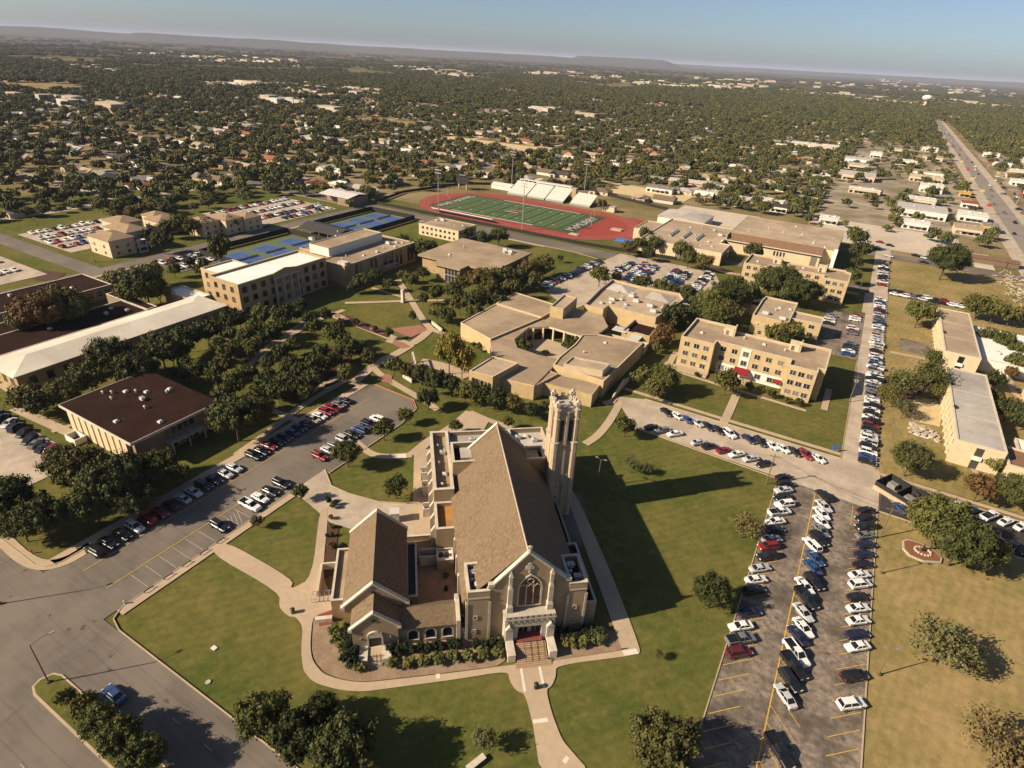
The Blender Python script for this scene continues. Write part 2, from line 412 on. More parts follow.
road('main_street', 'asphalt', [(-900, 2, 400, 29.6)], 0.0)
road('side_street', 'asphalt', [[(-120.5, 29.6), (-99.7, 29.6), (-99.7, 78), (-97.6, 84), (-97.4, 112), (-99, 121), (-103, 124.5), (-119, 125.2), (-121, 118)]], 0.0)
road('driveway', 'pale_street', [[(-99.6, 73.6), (-94, 73.2), (-84, 71), (-66.5, 74.5), (-63, 71), (-57, 75.2), (-68.8, 90.2), (-74, 85.4), (-80, 82.2), (-88, 80.6), (-93.5, 80.6), (-99.6, 84.5)]], .03)
road('car_park', 'asphalt_lot', [(1.1, 29.9, 24.3, 149.5)], 0.0)
road('cross_street', 'pale_street', [[(-52, 163.5), (-40, 149.4), (24.6, 147.2), (24.6, 167.3), (-43, 167.3)]], .02)
road('black_car_park', 'asphalt_new', [(24.9, 147.8, 95, 163.2)], .03)
road('campus_street', 'pale_street', [(14.8, 167.3, 23.0, 437)], .02)
road('dormitory_car_park', 'asphalt_lot', [(-1, 243, 14.7, 298)], .03)
road('north_street', 'asphalt', [(-64, 338, 95, 345.3)], 0.0)
road('highway_frontage', 'asphalt', [(-20, 413.7, 95, 425)], 0.0)
road('pale_yard', 'pale_lot', [(-20, 437, 62, 508), (66, 428, 76, 466), (-118, 425, -62, 474)], .02)
road('stadium_road', 'asphalt', [(-900, 303.5, -95, 316.5)], 0.0)
road('student_centre_car_park', 'pale_street', [[(-116, 238), (-96, 222), (-88, 253), (-52, 256), (-50, 300), (-57, 318), (-110, 318), (-113, 290)]], .03)
road('west_street', 'asphalt', [(-294, -120, -285.5, 303.5)], 0.0)
road('west_cross_street', 'asphalt', [(-900, 128, -294, 137), (-294, 155, -262, 179)], .02)
road('apartment_car_park', 'pale_street', [(-378, 141, -327, 183)], .03)
road('west_car_park', 'pale_street', [(-400, 88, -303, 119)], .03)
road('north_car_park', 'pale_street', [(-350, 228, -300, 292)], .03)
road('hall_car_park', 'pale_street', [(-205, 33, -152, 54)], .03)
M['shop_ground'] = pm('shop_ground', (.36, .28, .19), (.2, .165, .125), .06, .95, .02, (.14, .12, .06), c3amt=.9)
road('shop_pavement', 'shop_ground', [(-34, 509, 84, 1180), (122.2, 380, 200, 1180)], -.03)
road('highway', 'highway', [(97, 300, 109, 2650)], .02)
road('highway_verge', 'pale_street', [(88, 300, 96.8, 2650), (109.2, 300, 117, 2650)], -.01)

# suburb streets, a plain grid seen between the trees
SUB_X = [-1500 + 105 * i for i in range(0, 24)]
SUB_Y = [340 + 88 * i for i in range(0, 18)]
mb = MB()
for x in SUB_X:
    if x < 60: mb.sheet(rect(x, 475 if x > -400 else 317, x + 8, 1900), -.08)
for y in SUB_Y[2:]:
    mb.sheet(rect(-1600, y, 84, y + 8), -.04)
for x in [-420, -525, -640, -760, -900]:
    mb.sheet(rect(x, -100, x + 8, 303), -.08)
for y in [215, 50, -30]:
    mb.sheet(rect(-1200, y, -395, y + 8), -.04)
struct(mb.obj('suburb_streets', M['pale_street']))
for nm, mt, rs in (('playing_field', 'lawn_dry', [(-700, 690, -560, 760), (-1500, 560, -1250, 700)]),
                   ('dirt_lot', 'sand', [(-480, 620, -330, 672), (-1240, 960, -980, 1040), (-186, 478, -122, 518)])):
    road(nm, mt, rs, .02)

def soften(p, q=.25, closed=True):
    out = []; n = len(p)
    if not closed: out.append(p[0])
    for i in range(n if closed else n - 1):
        a, b_ = p[i], p[(i + 1) % n]
        if closed or i > 0: out.append((a[0] + (b_[0] - a[0]) * q, a[1] + (b_[1] - a[1]) * q))
        if closed or i < n - 2: out.append((b_[0] - (b_[0] - a[0]) * q, b_[1] - (b_[1] - a[1]) * q))
    if not closed: out.append(p[-1])
    return out

def poly_px(mb, pts, z=0.0, mi=0, thick=0, soft=0):
    p = [G(x, y, 0) for x, y in pts]
    for _ in range(soft): p = soften(p, .2)
    a = sum(p[i - 1][0] * p[i][1] - p[i][0] * p[i - 1][1] for i in range(len(p)))
    if a < 0: p = p[::-1]
    if thick: mb.prism(p, z - thick, z, mi)
    else: mb.sheet(p, z, mi)

def strip(mb, pts, w, z, thick=.0, mi=0):
    """a band of width w along a polyline of ground points"""
    L = []; Rr = []
    for i, p in enumerate(pts):
        a = Vector(pts[max(i - 1, 0)]); b = Vector(pts[min(i + 1, len(pts) - 1)]); d = (b - a).normalized()
        n = Vector((-d.y, d.x)) * (w / 2); p = Vector(p[:2])
        L.append(tuple(p + n)); Rr.append(tuple(p - n))
    for i in range(len(pts) - 1):
        q = [Rr[i], Rr[i + 1], L[i + 1], L[i]]
        if thick: mb.prism(q, z - thick, z, mi)
        else: mb.sheet(q, z, mi)

def S(x, y): return G(x, y, 0)

# concrete walks round the church
mb = MB(); zc = .06
poly_px(mb, [(224, 540), (294, 580), (290, 590), (312, 578), (320, 508), (329, 508), (322, 577), (334, 600), (333, 618), (313, 614), (310, 646), (312.5, 661), (323, 674), (340.6, 680), (362.5, 683), (400, 679), (460, 672), (507, 665.5), (555.5, 661), (621, 650.5),
             (632, 648), (572, 504), (566, 494), (574, 489), (612, 575), (641, 650), (638, 655), (556, 665.5), (556, 676), (552, 686), (546, 690), (552, 714), (562, 740), (574, 754), (590, 772), (540, 772), (536, 745), (533, 725), (525, 694), (516, 691), (509.5, 681), (508, 671), (456, 679.5), (400, 687), (362.5, 692), (339, 690), (314, 683), (303, 671), (301, 650), (303, 627), (296, 617), (289, 617), (279, 608), (280, 593), (208, 552)], zc, soft=2)
struct(mb.obj('church_walk', M['concrete']))
mb = MB(); _strip = strip
def strip(mb, pts, w, z, thick=.0, mi=0): _strip(mb, soften(soften(pts, .25, False), .25, False) if len(pts) > 2 else pts, w, z, thick, mi)
strip(mb, [(-98.6, 32), (-98.6, 73.2)], 1.9, .07)
strip(mb, [S(571, 497), S(627, 648)], 2.1, .08)
strip(mb, [(-122, 32), (-122, 124)], 2.6, .07)
strip(mb, [S(445, 452), S(434, 480), S(430, 560)], 2.4, .07)
poly_px(mb, [(414, 455), (420, 450), (452, 446), (446, 470), (437, 500), (440, 560), (414, 562), (413, 500)], .05)
strip(mb, [S(356, 442), S(370, 454), S(385, 457), S(412, 455)], 2.2, .07)
strip(mb, [S(412, 455), S(430, 440), S(452, 428), S(470, 412)], 3.0, .08)
strip(mb, [S(470, 412), S(490, 421), S(512, 428), S(530, 436)], 2.0, .07)
poly_px(mb, [(452, 430), (470, 411), (489, 421), (478, 440), (452, 440)], .055)
# upper mall and the quad
strip(mb, [S(240, 372), S(268, 350), S(312, 322), S(344, 310)], 2.4, .07)
strip(mb, [S(322, 311), S(352, 322), S(392, 338), S(411, 346)], 4.0, .07)
strip(mb, [S(345, 303), S(380, 302), S(404, 301), S(470, 300)], 2.2, .08)
strip(mb, [S(398, 280), S(411, 300), S(424, 322), S(432, 330)], 2.8, .09)
strip(mb, [S(388, 340), S(411, 347), S(432, 328)], 3.5, .10)
strip(mb, [S(411, 345), S(400, 352), S(372, 366), S(352, 385)], 3.4, .11)
strip(mb, [S(318, 312), S(300, 325), S(262, 350), S(244, 372)], 2.2, .12)
strip(mb, [S(372, 366), S(381, 376), S(420, 398), S(438, 410)], 2.4, .075)
strip(mb, [S(432, 330), S(450, 336), S(470, 341)], 2.5, .085)
strip(mb, [S(420, 362), S(442, 366), S(468, 377)], 5.5, .065)
strip(mb, [S(300, 400), S(330, 380), S(352, 372)], 2.0, .065)
strip(mb, [S(270, 410), S(300, 421), S(310, 428)], 2.2, .065)
strip(mb, [S(236, 455), S(262, 437), S(306, 402), S(345, 381)], 2.2, .055)
strip(mb, [S(372, 288), S(395, 295), S(410, 299)], 1.8, .065)
# round the dormitories and east lawn
strip(mb, [(-51, 170.2), (-20, 169.7), (14.4, 169.7)], 1.7, .07)
strip(mb, [S(672, 370), S(706, 381), S(750, 394), S(806, 411)], 1.6, .07)
strip(mb, [S(737, 393), S(729, 412), S(721, 428)], 2.6, .075)
strip(mb, [S(829, 389), S(824, 410)], 2.0, .075)
strip(mb, [S(604, 404), S(622, 398), S(612, 418), S(598, 436), S(585, 444)], 2.4, .065)
strip(mb, [S(700, 361), S(712, 345), S(718, 336)], 2.4, .065)
strip(mb, [S(662, 371), S(668, 366), S(676, 352)], 2.2, .065)
strip(mb, [(24, 165.6), (60, 165.4), (95, 165.2)], 1.5, .09)
strip(mb, [S(972, 463), S(975, 475), S(1000, 482), S(1024, 488)], 1.6, .07)
strip(mb, [S(890, 352), S(915, 357), S(930, 360)], 2.2, .07)
strip(mb, [S(994, 352), S(1000, 368), S(1010, 378), S(1012, 392), S(1024, 400)], 2.0, .07)
strip(mb, [S(50, 396), S(24, 400), S(0, 384)], 2.0, .07); strip(mb, [S(14, 408), S(72, 434)], 2.8, .07); strip(mb, [S(52, 432), S(74, 424)], 1.5, .08)
strip(mb, [S(0, 536), S(22, 558), S(44, 567), S(70, 560), S(92, 545)], 2.8, .07)
strip(mb, [S(640, 315), S(664, 326)], 2, .07)
strip(mb, [(-284, 125), (-284, 154)], 2, .07); strip(mb, [(-284, 181), (-284, 300)], 2, .07); strip(mb, [(-262, 302), (-150, 302)], 1.6, .07)
strip(mb, [(14.0, 302), (14.0, 334)], 1.6, .07)
strip(mb, [S(700, 262), S(722, 272), S(740, 275)], 4, .07)
struct(mb.obj('concrete_walks', M['concrete'])); strip = _strip
mb = MB()
for a in ([(411, 614), (411, 614)],): pass
for pts, w in (([S(521, 668), S(525, 692)], .5), ([S(539, 665), S(544, 688)], .5), ([S(533, 722), S(548, 720)], .7), ([S(564, 763), S(568, 757)], .7), ([S(438, 679), S(438, 674)], .7)):
    strip(mb, pts, w, .09)
poly_px(mb, [(622, 651), (636, 648.5), (639, 654), (624, 656)], .09)
poly_px(mb, [(391, 455), (406, 454), (407, 458), (392, 459)], .11)
poly_px(mb, [(352, 590), (352, 590.2), (352.4, 590)], .11)
struct(mb.obj('white_paving', M['white_concrete']))
mb = MB()
poly_px(mb, [(390, 329), (420, 325), (428, 330), (410, 338)], .13)
poly_px(mb, [(376, 380), (386, 374), (392, 376), (392, 384), (383, 382)], .13)
poly_px(mb, [(461, 433), (472, 429), (474, 438), (464, 440)], .1)
poly_px(mb, [(394, 340), (404, 343), (411, 347), (403, 349), (392, 344)], .135)
for k in range(6): poly_px(mb, [(333 + 9 * k, 315 + 3.3 * k), (338 + 9 * k, 314.3 + 3.3 * k), (341 + 9 * k, 317 + 3.3 * k), (335 + 9 * k, 317.6 + 3.3 * k)], .14)
struct(mb.obj('brick_paving', M['paver']))
mb = MB()
poly_px(mb, [(318, 615), (332, 610), (333, 624), (319, 626)], .1)
struct(mb.obj('red_paving', M['red_tile']))
# parking the church planting on pebbles
mb = MB()
poly_px(mb, [(314, 615), (311.5, 646), (314, 660), (325, 673), (342, 679), (363, 682), (400, 678), (460, 671), (506, 665), (506, 640), (340, 640), (330, 610)], .03, soft=1)
poly_px(mb, [(555, 661), (620, 650), (627, 646), (618, 632), (600, 628), (553, 640)], .03)
struct(mb.obj('pebble_bed', M['gravel']))
mb = MB()
poly_px(mb, [(329.5, 507), (340, 518), (333, 575), (323, 580)], .02)
poly_px(mb, [(318, 375), (345, 365), (352, 376), (330, 392)], .03)
poly_px(mb, [(880, 382), (900, 374), (930, 388), (905, 402)], .0)
poly_px(mb, [(296, 398), (330, 374), (352, 356), (330, 345), (280, 370)], .02)
poly_px(mb, [(346, 315), (392, 333), (388, 338), (344, 322)], .115)
poly_px(mb, [(25, 276), (40, 270), (66, 273), (58, 280), (38, 281)], .02)
struct(mb.obj('mulch_bed', M['mulch']))
mb = MB()
poly_px(mb, [(908, 400), (936, 399), (942, 411), (940, 427), (915, 421), (905, 414)], .02)
struct(mb.obj('sand_court', M['sand']))
mb = MB()
poly_px(mb, [(900, 338), (931, 345), (930, 357), (898, 349)], .02)
struct(mb.obj('concrete_court', M['asphalt_lot']))
# the patched rectangles in the grass behind the tower
mb = MB(); poly_px(mb, [(497, 770), (500, 768)] + [(505, 768)], .0)

# median in the main street, kerbs
mb = MB(); med = [(-96.3, 17.4), (-95.6, 19.2), (-94, 19.8), (40, 19.8), (40, 15.4), (-94, 15.4), (-95.8, 16)]
med = med[::-1]
mb.prism(med, 0, .16, 0); struct(mb.obj('median_kerb', M['concrete']))
mb = MB(); mb.prism(inset(med, .35), .1, .2, 0); struct(mb.obj('median_grass', M['lawn']))
mb = MB()
def kerb(pts): strip(mb, pts, .22, .15, .2)
kerb([(-900, 29.75), (-124, 29.75), (-121.8, 30.6), (-120.6, 33), (-120.6, 118), (-119, 125.4), (-103, 124.7), (-98.9, 121.2)])
kerb([(.8, 29.75), (-95, 29.75), (-98.2, 30.6), (-99.6, 33), (-99.6, 73.4)])
kerb([(-99.6, 84.6), (-93.5, 80.7), (-88, 80.8), (-80, 82.4), (-74, 85.6), (-72, 88)])
kerb([(-97.5, 84), (-97.3, 112), (-98.9, 121)])
kerb([(1.0, 30), (1.0, 147.2), (-40, 149.2)])
kerb([(24.4, 30), (24.4, 146)])
kerb([(-43, 167.5), (14.6, 167.5), (14.6, 243)])
kerb([(23.15, 167.6), (23.15, 336)])
kerb([(24.9, 147.6), (95, 147.6)]); kerb([(24.9, 163.4), (95, 163.4)])
kerb([(-900, 303.3), (-130, 303.3), (-116, 300), (-114.5, 290), (-116.5, 245)])
kerb([(-900, 1.8), (400, 1.8)])
kerb([(-285.3, 181), (-285.3, 303)]); kerb([(-285.3, -100), (-285.3, 153)]); kerb([(-294.2, 139), (-294.2, 300)])
struct(mb.obj('kerb', M['concrete']))

# painted lines
mb = MB()
def line(a, b, w=.14, z=.05): strip(mb, [a, b], w, z)
line((10.2, 45), (10.2, 146), .22)
for k in range(38):
    y = 54 + 3.55 * k
    if y < 146: line((10.3, y), (15.2, y - 5.0), .13)
for k in range(34):
    y = 50 + 3.6 * k
    if y < 140: line((1.5, y), (5.9, y + 4.3), .13); line((19.4, y - .6), (23.9, y + 3.5), .13)
line((-106.4, 34), (-106.4, 72), .16)
line((-114.6, 34), (-114.6, 118), .16)
for k in range(6): line((38 + 4 * 0 + 2.9 * k + 10, 158.4), (49 + 2.9 * k + 1.6, 163), .13, .06)
for k in range(3): line((26.5 + 2 * k, 155 - 2.6 * k), (28.5 + 2 * k, 152.4 - 2.6 * k), .13, .06)
line((19.0, 138), (19.0, 146.4), .14); line((10.4, 146), (15, 143), .14)
for k in range(7): line((-400 + 11 * k, 97), (-400 + 11 * k, 104), .12, .06)
struct(mb.obj('yellow_lines', M['yellow_paint']))
mb = MB()
for k in range(22):
    x = -64 - 3.3 * 0 - 100 + 0
for k in range(12): line((-100.2, 38.4 + 3.0 * k), (-105.9, 38.4 + 3.0 * k), .1)
for k in range(5): line((-100.1, 56.6 + .9 * k), (-104.5, 58.6 + .9 * k), .12)
for k in range(20): line((-72 + 8 * k, 24.8), (-70.2 + 8 * k, 24.8), .1)
for k in range(20): line((-92 + 8 * k, 9.0), (-90.2 + 8 * k, 9.0), .1)
line((12.2, 168), (12.2, 168.1))
for k in range(18): line((-341 + 0, 232 + 3 * k), (-336, 232 + 3 * k), .12, .06)
struct(mb.obj('white_lines', M['white_paint']))
mb = MB()
for pts in ([(-119, 125.0), (-103.5, 124.4)], [(-103.5, 124.3), (-99.3, 121)]): strip(mb, pts, .34, .17)
strip(mb, [(-110.5, 301.8), (-105, 300)], .3, .1)
struct(mb.obj('red_kerb', M['red_paint']))
# street seams and dark tar lines
mb = MB()
for y in (24.6, 27.2, 9.2, 12.4):
    pts = [(x, y + .12 * math.sin(x * .31 + y)) for x in range(-400, 60, 9)]
    strip(mb, pts, .04, .012)
for x in (-110, -117.5):
    strip(mb, [(x + .15 * math.sin(y * .4), y) for y in range(31, 122, 6)], .04, .012)
for k in range(26):
    x = random.uniform(-150, -50); y = random.choice((6, 21)); strip(mb, [(x, y), (x + .8, y + 4), (x + .1, y + 8)], .06, .012)
for k in range(30):
    y = random.uniform(48, 144); strip(mb, [(1.5, y), (9, y + random.uniform(-1, 1)), (16, y + random.uniform(-1, 1)), (24, y)], .06, .012)
for k in range(46):           # oil drips and worn patches on the street and car park
    if k % 2: x, y = random.uniform(2.5, 23), random.uniform(50, 146)
    else: x, y = random.uniform(-150, -50), random.choice((random.uniform(3, 14), random.uniform(21, 28.5)))
    s_ = random.uniform(.15, .5); mb.sheet([(x + s_ * random.uniform(.6, 1.6) * math.cos(R(45 * i)), y + s_ * random.uniform(.5, 1.1) * math.sin(R(45 * i))) for i in range(8)], .02 + .0004 * k)
struct(mb.obj('tar_seams', pm('tar', (.075, .062, .05), (.095, .078, .062), 1)))

# distant mesa on the horizon
mb = MB()
def ridge(pxs, dist, h, seed, step=6, base=0):
    rnd = random.Random(seed); secs = []
    x = pxs[0]
    while x <= pxs[1]:
        d = FW * FOCAL + RT * (x - 512) - UP * (54 + (x - 512) * .0547 - 384); d.z = 0; d.normalize()
        t = (x - pxs[0]) / (pxs[1] - pxs[0])
        env = min(1, t * 7, (1 - t) * 5)
        hh = base + h * env * (.82 + .18 * noise.noise(Vector((x * .012, seed, 0)))) + 5 * noise.noise(Vector((x * .07, seed, 3)))
        secs.append([tuple(d * (dist - 900)) [:2] + (-1,), tuple(d * (dist - 350))[:2] + (hh * .5,), tuple(d * dist)[:2] + (hh,), tuple(d * (dist + 1500))[:2] + (hh * .95,), tuple(d * (dist + 3000))[:2] + (-1,)])
        x += step
    mb.loft(secs, 0, True)
ridge((-260, 740), 13500, 128, 1); ridge((100, 345), 12800, 145, 5); ridge((560, 690), 14500, 175, 9); ridge((400, 1200), 20000, 105, 12, base=0)
struct(mb.obj('hills', pm('hill_scrub', (.06, .055, .035), (.085, .072, .045), .004, 1)), 'long low mesa on the horizon')
# ------------------------------------------------------------------ buildings
_wcache = {}
def window_mesh(w, h, style):
    k = (w, h, style)
    if k in _wcache: return _wcache[k]
    mb = MB(); hw = w / 2; t = .1
    fr = 0
    if style != 'bare':
        for a in ((-hw, 0, hw, t), (-hw, h - t, hw, h), (-hw, 0, -hw + t, h), (hw - t, 0, hw, h)):
            mb.box(a[0], -.09, a[1], a[2], 0, a[3], 0)
        if style in ('pair', 'grid'):
            mb.box(-t / 2, -.09, 0, t / 2, 0, h, 0)
        if style == 'grid' or style == 'sash': mb.box(-hw, -.08, h * .5 - .04, hw, 0, h * .5 + .04, 0)
        if style == 'pair': mb.box(-hw - .1, -.16, -.12, hw + .1, 0, 0, 0)
    mb.face([(-hw, -.035, 0), (hw, -.035, 0), (hw, -.035, h), (-hw, -.035, h)], 1)
    fm = {'dark': M['dark_metal'], 'bare': M['dark_metal']}.get(style, M['stone_white'])
    me = mb.mesh('window', [fm, M['glass']]); _wcache[k] = me; return me

def arch(w, h, n=6, pointed=True):
    """outline (x, z) of an arched opening, base at z = 0, counter-clockwise from the lower left"""
    hw = w / 2; pts = [(-hw, 0), (hw, 0)]
    if pointed:
        rr = w; top = math.sqrt(rr * rr - hw * hw) * .95; s = h - top
        for i in range(n + 1):
            a = (i / n) * math.acos(hw / rr); pts.append((-hw + rr * math.cos(a), s + rr * math.sin(a) * .95))
        for i in range(n - 1, -1, -1):
            a = (i / n) * math.acos(hw / rr); pts.append((hw - rr * math.cos(a), s + rr * math.sin(a) * .95))
    else:
        s = h - hw
        for i in range(2 * n + 1):
            a = math.pi * i / (2 * n); pts.append((hw * math.cos(a), s + hw * math.sin(a)))
    return pts

def arch_mesh(w, h, pointed, surround=.25, lights=1, fm=None, gm=None, depth=.12):
    k = (w, h, pointed, surround, lights, fm, gm)
    if k in _wcache: return _wcache[k]
    mb = MB(); inn = arch(w, h, 6, pointed); cx = 0; out = []
    big = arch(w + 2 * surround, h + surround * (1.4 if pointed else 1), 6, pointed)
    n = len(inn)
    for i in range(1, n):
        j = (i + 1) % n
        a, b, c, d = inn[i], inn[j], big[j], big[i]
        if j == 0: b = inn[0]; c = big[0]
        mb.face([(a[0], -depth, a[1]), (b[0], -depth, b[1]), (c[0], -depth, c[1]), (d[0], -depth, d[1])], 0)
        mb.face([(d[0], -depth, d[1]), (c[0], -depth, c[1]), (c[0], 0, c[1]), (d[0], 0, d[1])], 0)
        mb.face([(a[0], -depth, a[1]), (a[0], -.02, a[1]), (b[0], -.02, b[1]), (b[0], -depth, b[1])], 0)
    mb.box(-w / 2 - surround, -depth - .08, -.22, w / 2 + surround, 0, 0, 0)
    mb.face([(p[0], -.02, p[1]) for p in inn], 1)
    for q in range(1, lights):
        x = -w / 2 + w * q / lights
        mb.box(x - .09, -.1, 0, x + .09, -.02, h * .72, 0)
    if lights > 1:
        for q in range(lights):
            x = -w / 2 + w * (q + .5) / lights; ww = w / lights
            mb.tube((x - ww / 2, -.07, h * .62), (x, -.07, h * .72), .07, .07, 4, 0); mb.tube((x + ww / 2, -.07, h * .62), (x, -.07, h * .72), .07, .07, 4, 0)
        if lights > 2:
            for a in range(8):
                t0 = a * math.pi / 4; t1 = (a + 1) * math.pi / 4; rr = w * .16
                mb.tube((rr * math.cos(t0), -.07, h * .82 + rr * math.sin(t0)), (rr * math.cos(t1), -.07, h * .82 + rr * math.sin(t1)), .08, .08, 4, 0)
    me = mb.mesh('window', [fm or M['stone'], gm or M['glass']]); _wcache[k] = me; return me

def on_wall(root, name, me, a, b, t, z, out=0.0):
    """hang a mesh on the wall that runs a -> b (building on the left), at distance t from a"""
    a = Vector(a[:2]); b = Vector(b[:2]); d = (b - a).normalized(); n = Vector((d.y, -d.x))
    p = a + d * t + n * out
    return link(name, me, root, (p.x, p.y, z), math.atan2(d.y, d.x))

def wins(root, a, b, n, zs, w, h, m0=1.5, m1=None, style='pair', name='window', skip=()):
    L = (Vector(b[:2]) - Vector(a[:2])).length; m1 = m0 if m1 is None else m1
    me = window_mesh(w, h, style)
    for zi, z in enumerate(zs):
        for i in range(n):
            if (zi, i) in skip: continue
            t = m0 + (L - m0 - m1) * (i + .5) / n
            on_wall(root, name, me, a, b, t, z, .004)

def vol(root, pts, z0, h, wall, roof, cap=None, par=.6, t=.35, over=.05, capt=.14, names=('wall', 'roof', 'coping')):
    mb = MB(); n = len(pts); ins = inset(pts, t); zr = h - par
    for i in range(n):
        j = (i + 1) % n
        mb.face([(*pts[i], z0), (*pts[j], z0), (*pts[j], h), (*pts[i], h)])
        mb.face([(*ins[j], zr), (*ins[i], zr), (*ins[i], h), (*ins[j], h)])
        if cap is None: mb.face([(*pts[i], h), (*pts[j], h), (*ins[j], h), (*ins[i], h)])
    w = mb.obj(names[0], M[wall], root)
    mb = MB(); mb.sheet(inset(pts, t - .02), zr + .01); r = mb.obj(names[1], M[roof], root)
    if cap:
        mb = MB(); o = inset(pts, -over); i_ = inset(pts, t + .04)
        for i in range(n):
            j = (i + 1) % n
            mb.face([(*o[i], h + capt), (*o[j], h + capt), (*i_[j], h + capt), (*i_[i], h + capt)])
            mb.face([(*o[i], h), (*o[j], h), (*o[j], h + capt), (*o[i], h + capt)])
            mb.face([(*i_[j], h - .02), (*i_[i], h - .02), (*i_[i], h + capt), (*i_[j], h + capt)])
            mb.face([(*o[j], h), (*o[i], h), (*i_[i], h), (*i_[j], h)])
        mb.obj(names[2], M[cap], root)
    return r

def unit_mesh(kind):
    k = ('u', kind)
    if k in _wcache: return _wcache[k]
    mb = MB()
    if kind == 0:
        mb.box(-.65, -.5, .15, .65, .5, .95); mb.box(-.55, -.4, 0, -.4, .4, .15); mb.box(.4, -.4, 0, .55, .4, .15); mb.tube((0, 0, .95), (0, 0, 1.05), .35, .35, 10, 1)
        mb.box(.65, -.3, .3, .95, .3, .7, 1)
    elif kind == 1:
        mb.tube((0, 0, 0), (0, 0, .7), .22, .22, 8); mb.tube((0, 0, .7), (0, 0, .95), .42, .12, 8)
    elif kind == 2:
        mb.box(-1.2, -.75, .2, 1.2, .75, 1.4); mb.box(-1.1, -.6, 0, 1.1, .6, .2, 1); mb.tube((-.55, 0, 1.4), (-.55, 0, 1.52), .4, .4, 10, 1); mb.tube((.55, 0, 1.4), (.55, 0, 1.52), .4, .4, 10, 1)
        mb.box(1.2, -.4, .4, 1.7, .4, 1.0, 1)
    else:
        mb.box(-.6, -.6, 0, .6, .6, .35); mb.loft([[(-.55, -.55, .35), (.55, -.55, .35), (.55, .55, .35), (-.55, .55, .35)], [(-.3, -.3, .6), (.3, -.3, .6), (.3, .3, .6), (-.3, .3, .6)]])
    me = mb.mesh('vent', [M['white_metal'], M['metal']]); _wcache[k] = me; return me

def units(roof, spots, z):
    for x, y, k in spots:
        link('rooftop_vent' if k in (1, 3) else 'cooling_unit', unit_mesh(k), roof, (x, y, z), (x * 7.3 + y) % 1.5 if k == 1 else 0)

def building(name, org, label, cat='building', group=None, rz=0):
    r = empty(name, (org[0], org[1], 0), rz); tag(r, label, cat, group); return r

def door_mesh(w, h, m='dark'):
    k = ('d', w, h, m)
    if k in _wcache: return _wcache[k]
    mb = MB(); mb.box(-w / 2 - .12, -.1, 0, -w / 2, 0, h + .12, 0); mb.box(w / 2, -.1, 0, w / 2 + .12, 0, h + .12, 0); mb.box(-w / 2, -.1, h, w / 2, 0, h + .12, 0)
    mb.box(-.03, -.07, 0, .03, 0, h, 0); mb.face([(-w / 2, -.04, 0), (w / 2, -.04, 0), (w / 2, -.04, h), (-w / 2, -.04, h)], 1)
    me = mb.mesh('door', [M['stone_white'], M['glass']]); _wcache[k] = me; return me

M['portal_stone'] = pm('portal_stone', (.44, .39, .32), (.36, .32, .26), 1.0, .85, .35, (.29, .25, .2))
# ---- the church -------------------------------------------------
CA = R(39.3); CO = (-31.0, 65.5)
ch = building('church', CO, 'large tan brick church with a steep shingled roof, gothic front window and white stone portal', 'church', rz=CA)
UC = 0.7                                            # ridge line
EL, ER, EZ, RZ = -10.3, 11.4, 9.0, 20.2              # eaves left and right, eave height, ridge
V0, V1 = 3.6, 44.4
mb = MB()                                            # nave walls and rear gable
mb.prism([(EL + .5, V0 + .7), (ER - .5, V0 + .7), (ER - .5, V1), (EL + .5, V1)], 0, EZ + .3, 0)
mb.wallprism([(EL + .5, EZ), (ER - .5, EZ), (UC, RZ - .3)], 'x', V1 - .6, V1, 0)
mb.obj('wall', M['church_brick'], ch)
mb = MB()                                            # roof slabs
tk = .25
def slope(u0, z0, u1, z1, va, vb, mi=0, t=tk):
    mb.wallprism([(u0, z0), (u1, z1), (u1, z1 + t), (u0, z0 + t)], 'x', va, vb, mi)
slope(EL - .3, EZ - .25, UC, RZ, V0 + .6, V1 - .5); slope(UC, RZ, ER + .3, EZ - .25, V0 + .6, V1 - .5)
rf = mb.obj('roof', M['shingle'], ch)
mb = MB(); mb.tube((UC, V0 + .5, RZ + .22), (UC, V1 - .4, RZ + .22), .16, .16, 6)
mb.obj('ridge_cap', M['stone'], rf)
# parapets that stand up on both gables
mb = MB()
def gable_coping(ul, ur, zf, uc, zt, va, vb, w=.5, lift=.35):
    for s, ue in ((1, ul), (-1, ur)):
        mb.wallprism([(ue, zf), (uc, zt), (uc, zt + w), (ue, zf + w)] if s == 1 else [(uc, zt), (ue, zf), (ue, zf + w), (uc, zt + w)], 'x', va, vb)
gable_coping(EL - .4, ER + .4, EZ, UC, RZ + .25, V1 - .7, V1 + .1); mb.obj('gable_coping', M['stone_white'], ch); mb = MB()
gable_coping(-5.0, 8.1, 13.3, UC + .2, 20.2, V0 - .2, V0 + .75)
mb.box(-6.0, V0 - .2, 13.0, -4.9, V0 + .75, 13.6); mb.box(8.0, V0 - .2, 13.0, 9.0, V0 + .75, 13.6)
mb.tube((UC + .2, V0 + .2, 20.4), (UC + .2, V0 + .2, 21.7), .42, .2, 6); mb.box(UC - .2, V0, 21.2, UC + .6, V0 + .4, 21.6)
mb.obj('gable_coping', M['stone_white'], ch)
# front gable wall
mb = MB()
mb.wallprism([(-6.0, 0), (9.0, 0), (9.0, 13.1), (8.1, 13.4), (UC + .2, 20.3), (-5.0, 13.4), (-6.0, 13.1)], 'x', V0, V0 + .7)
mb.obj('facade', M['church_brick'], ch)
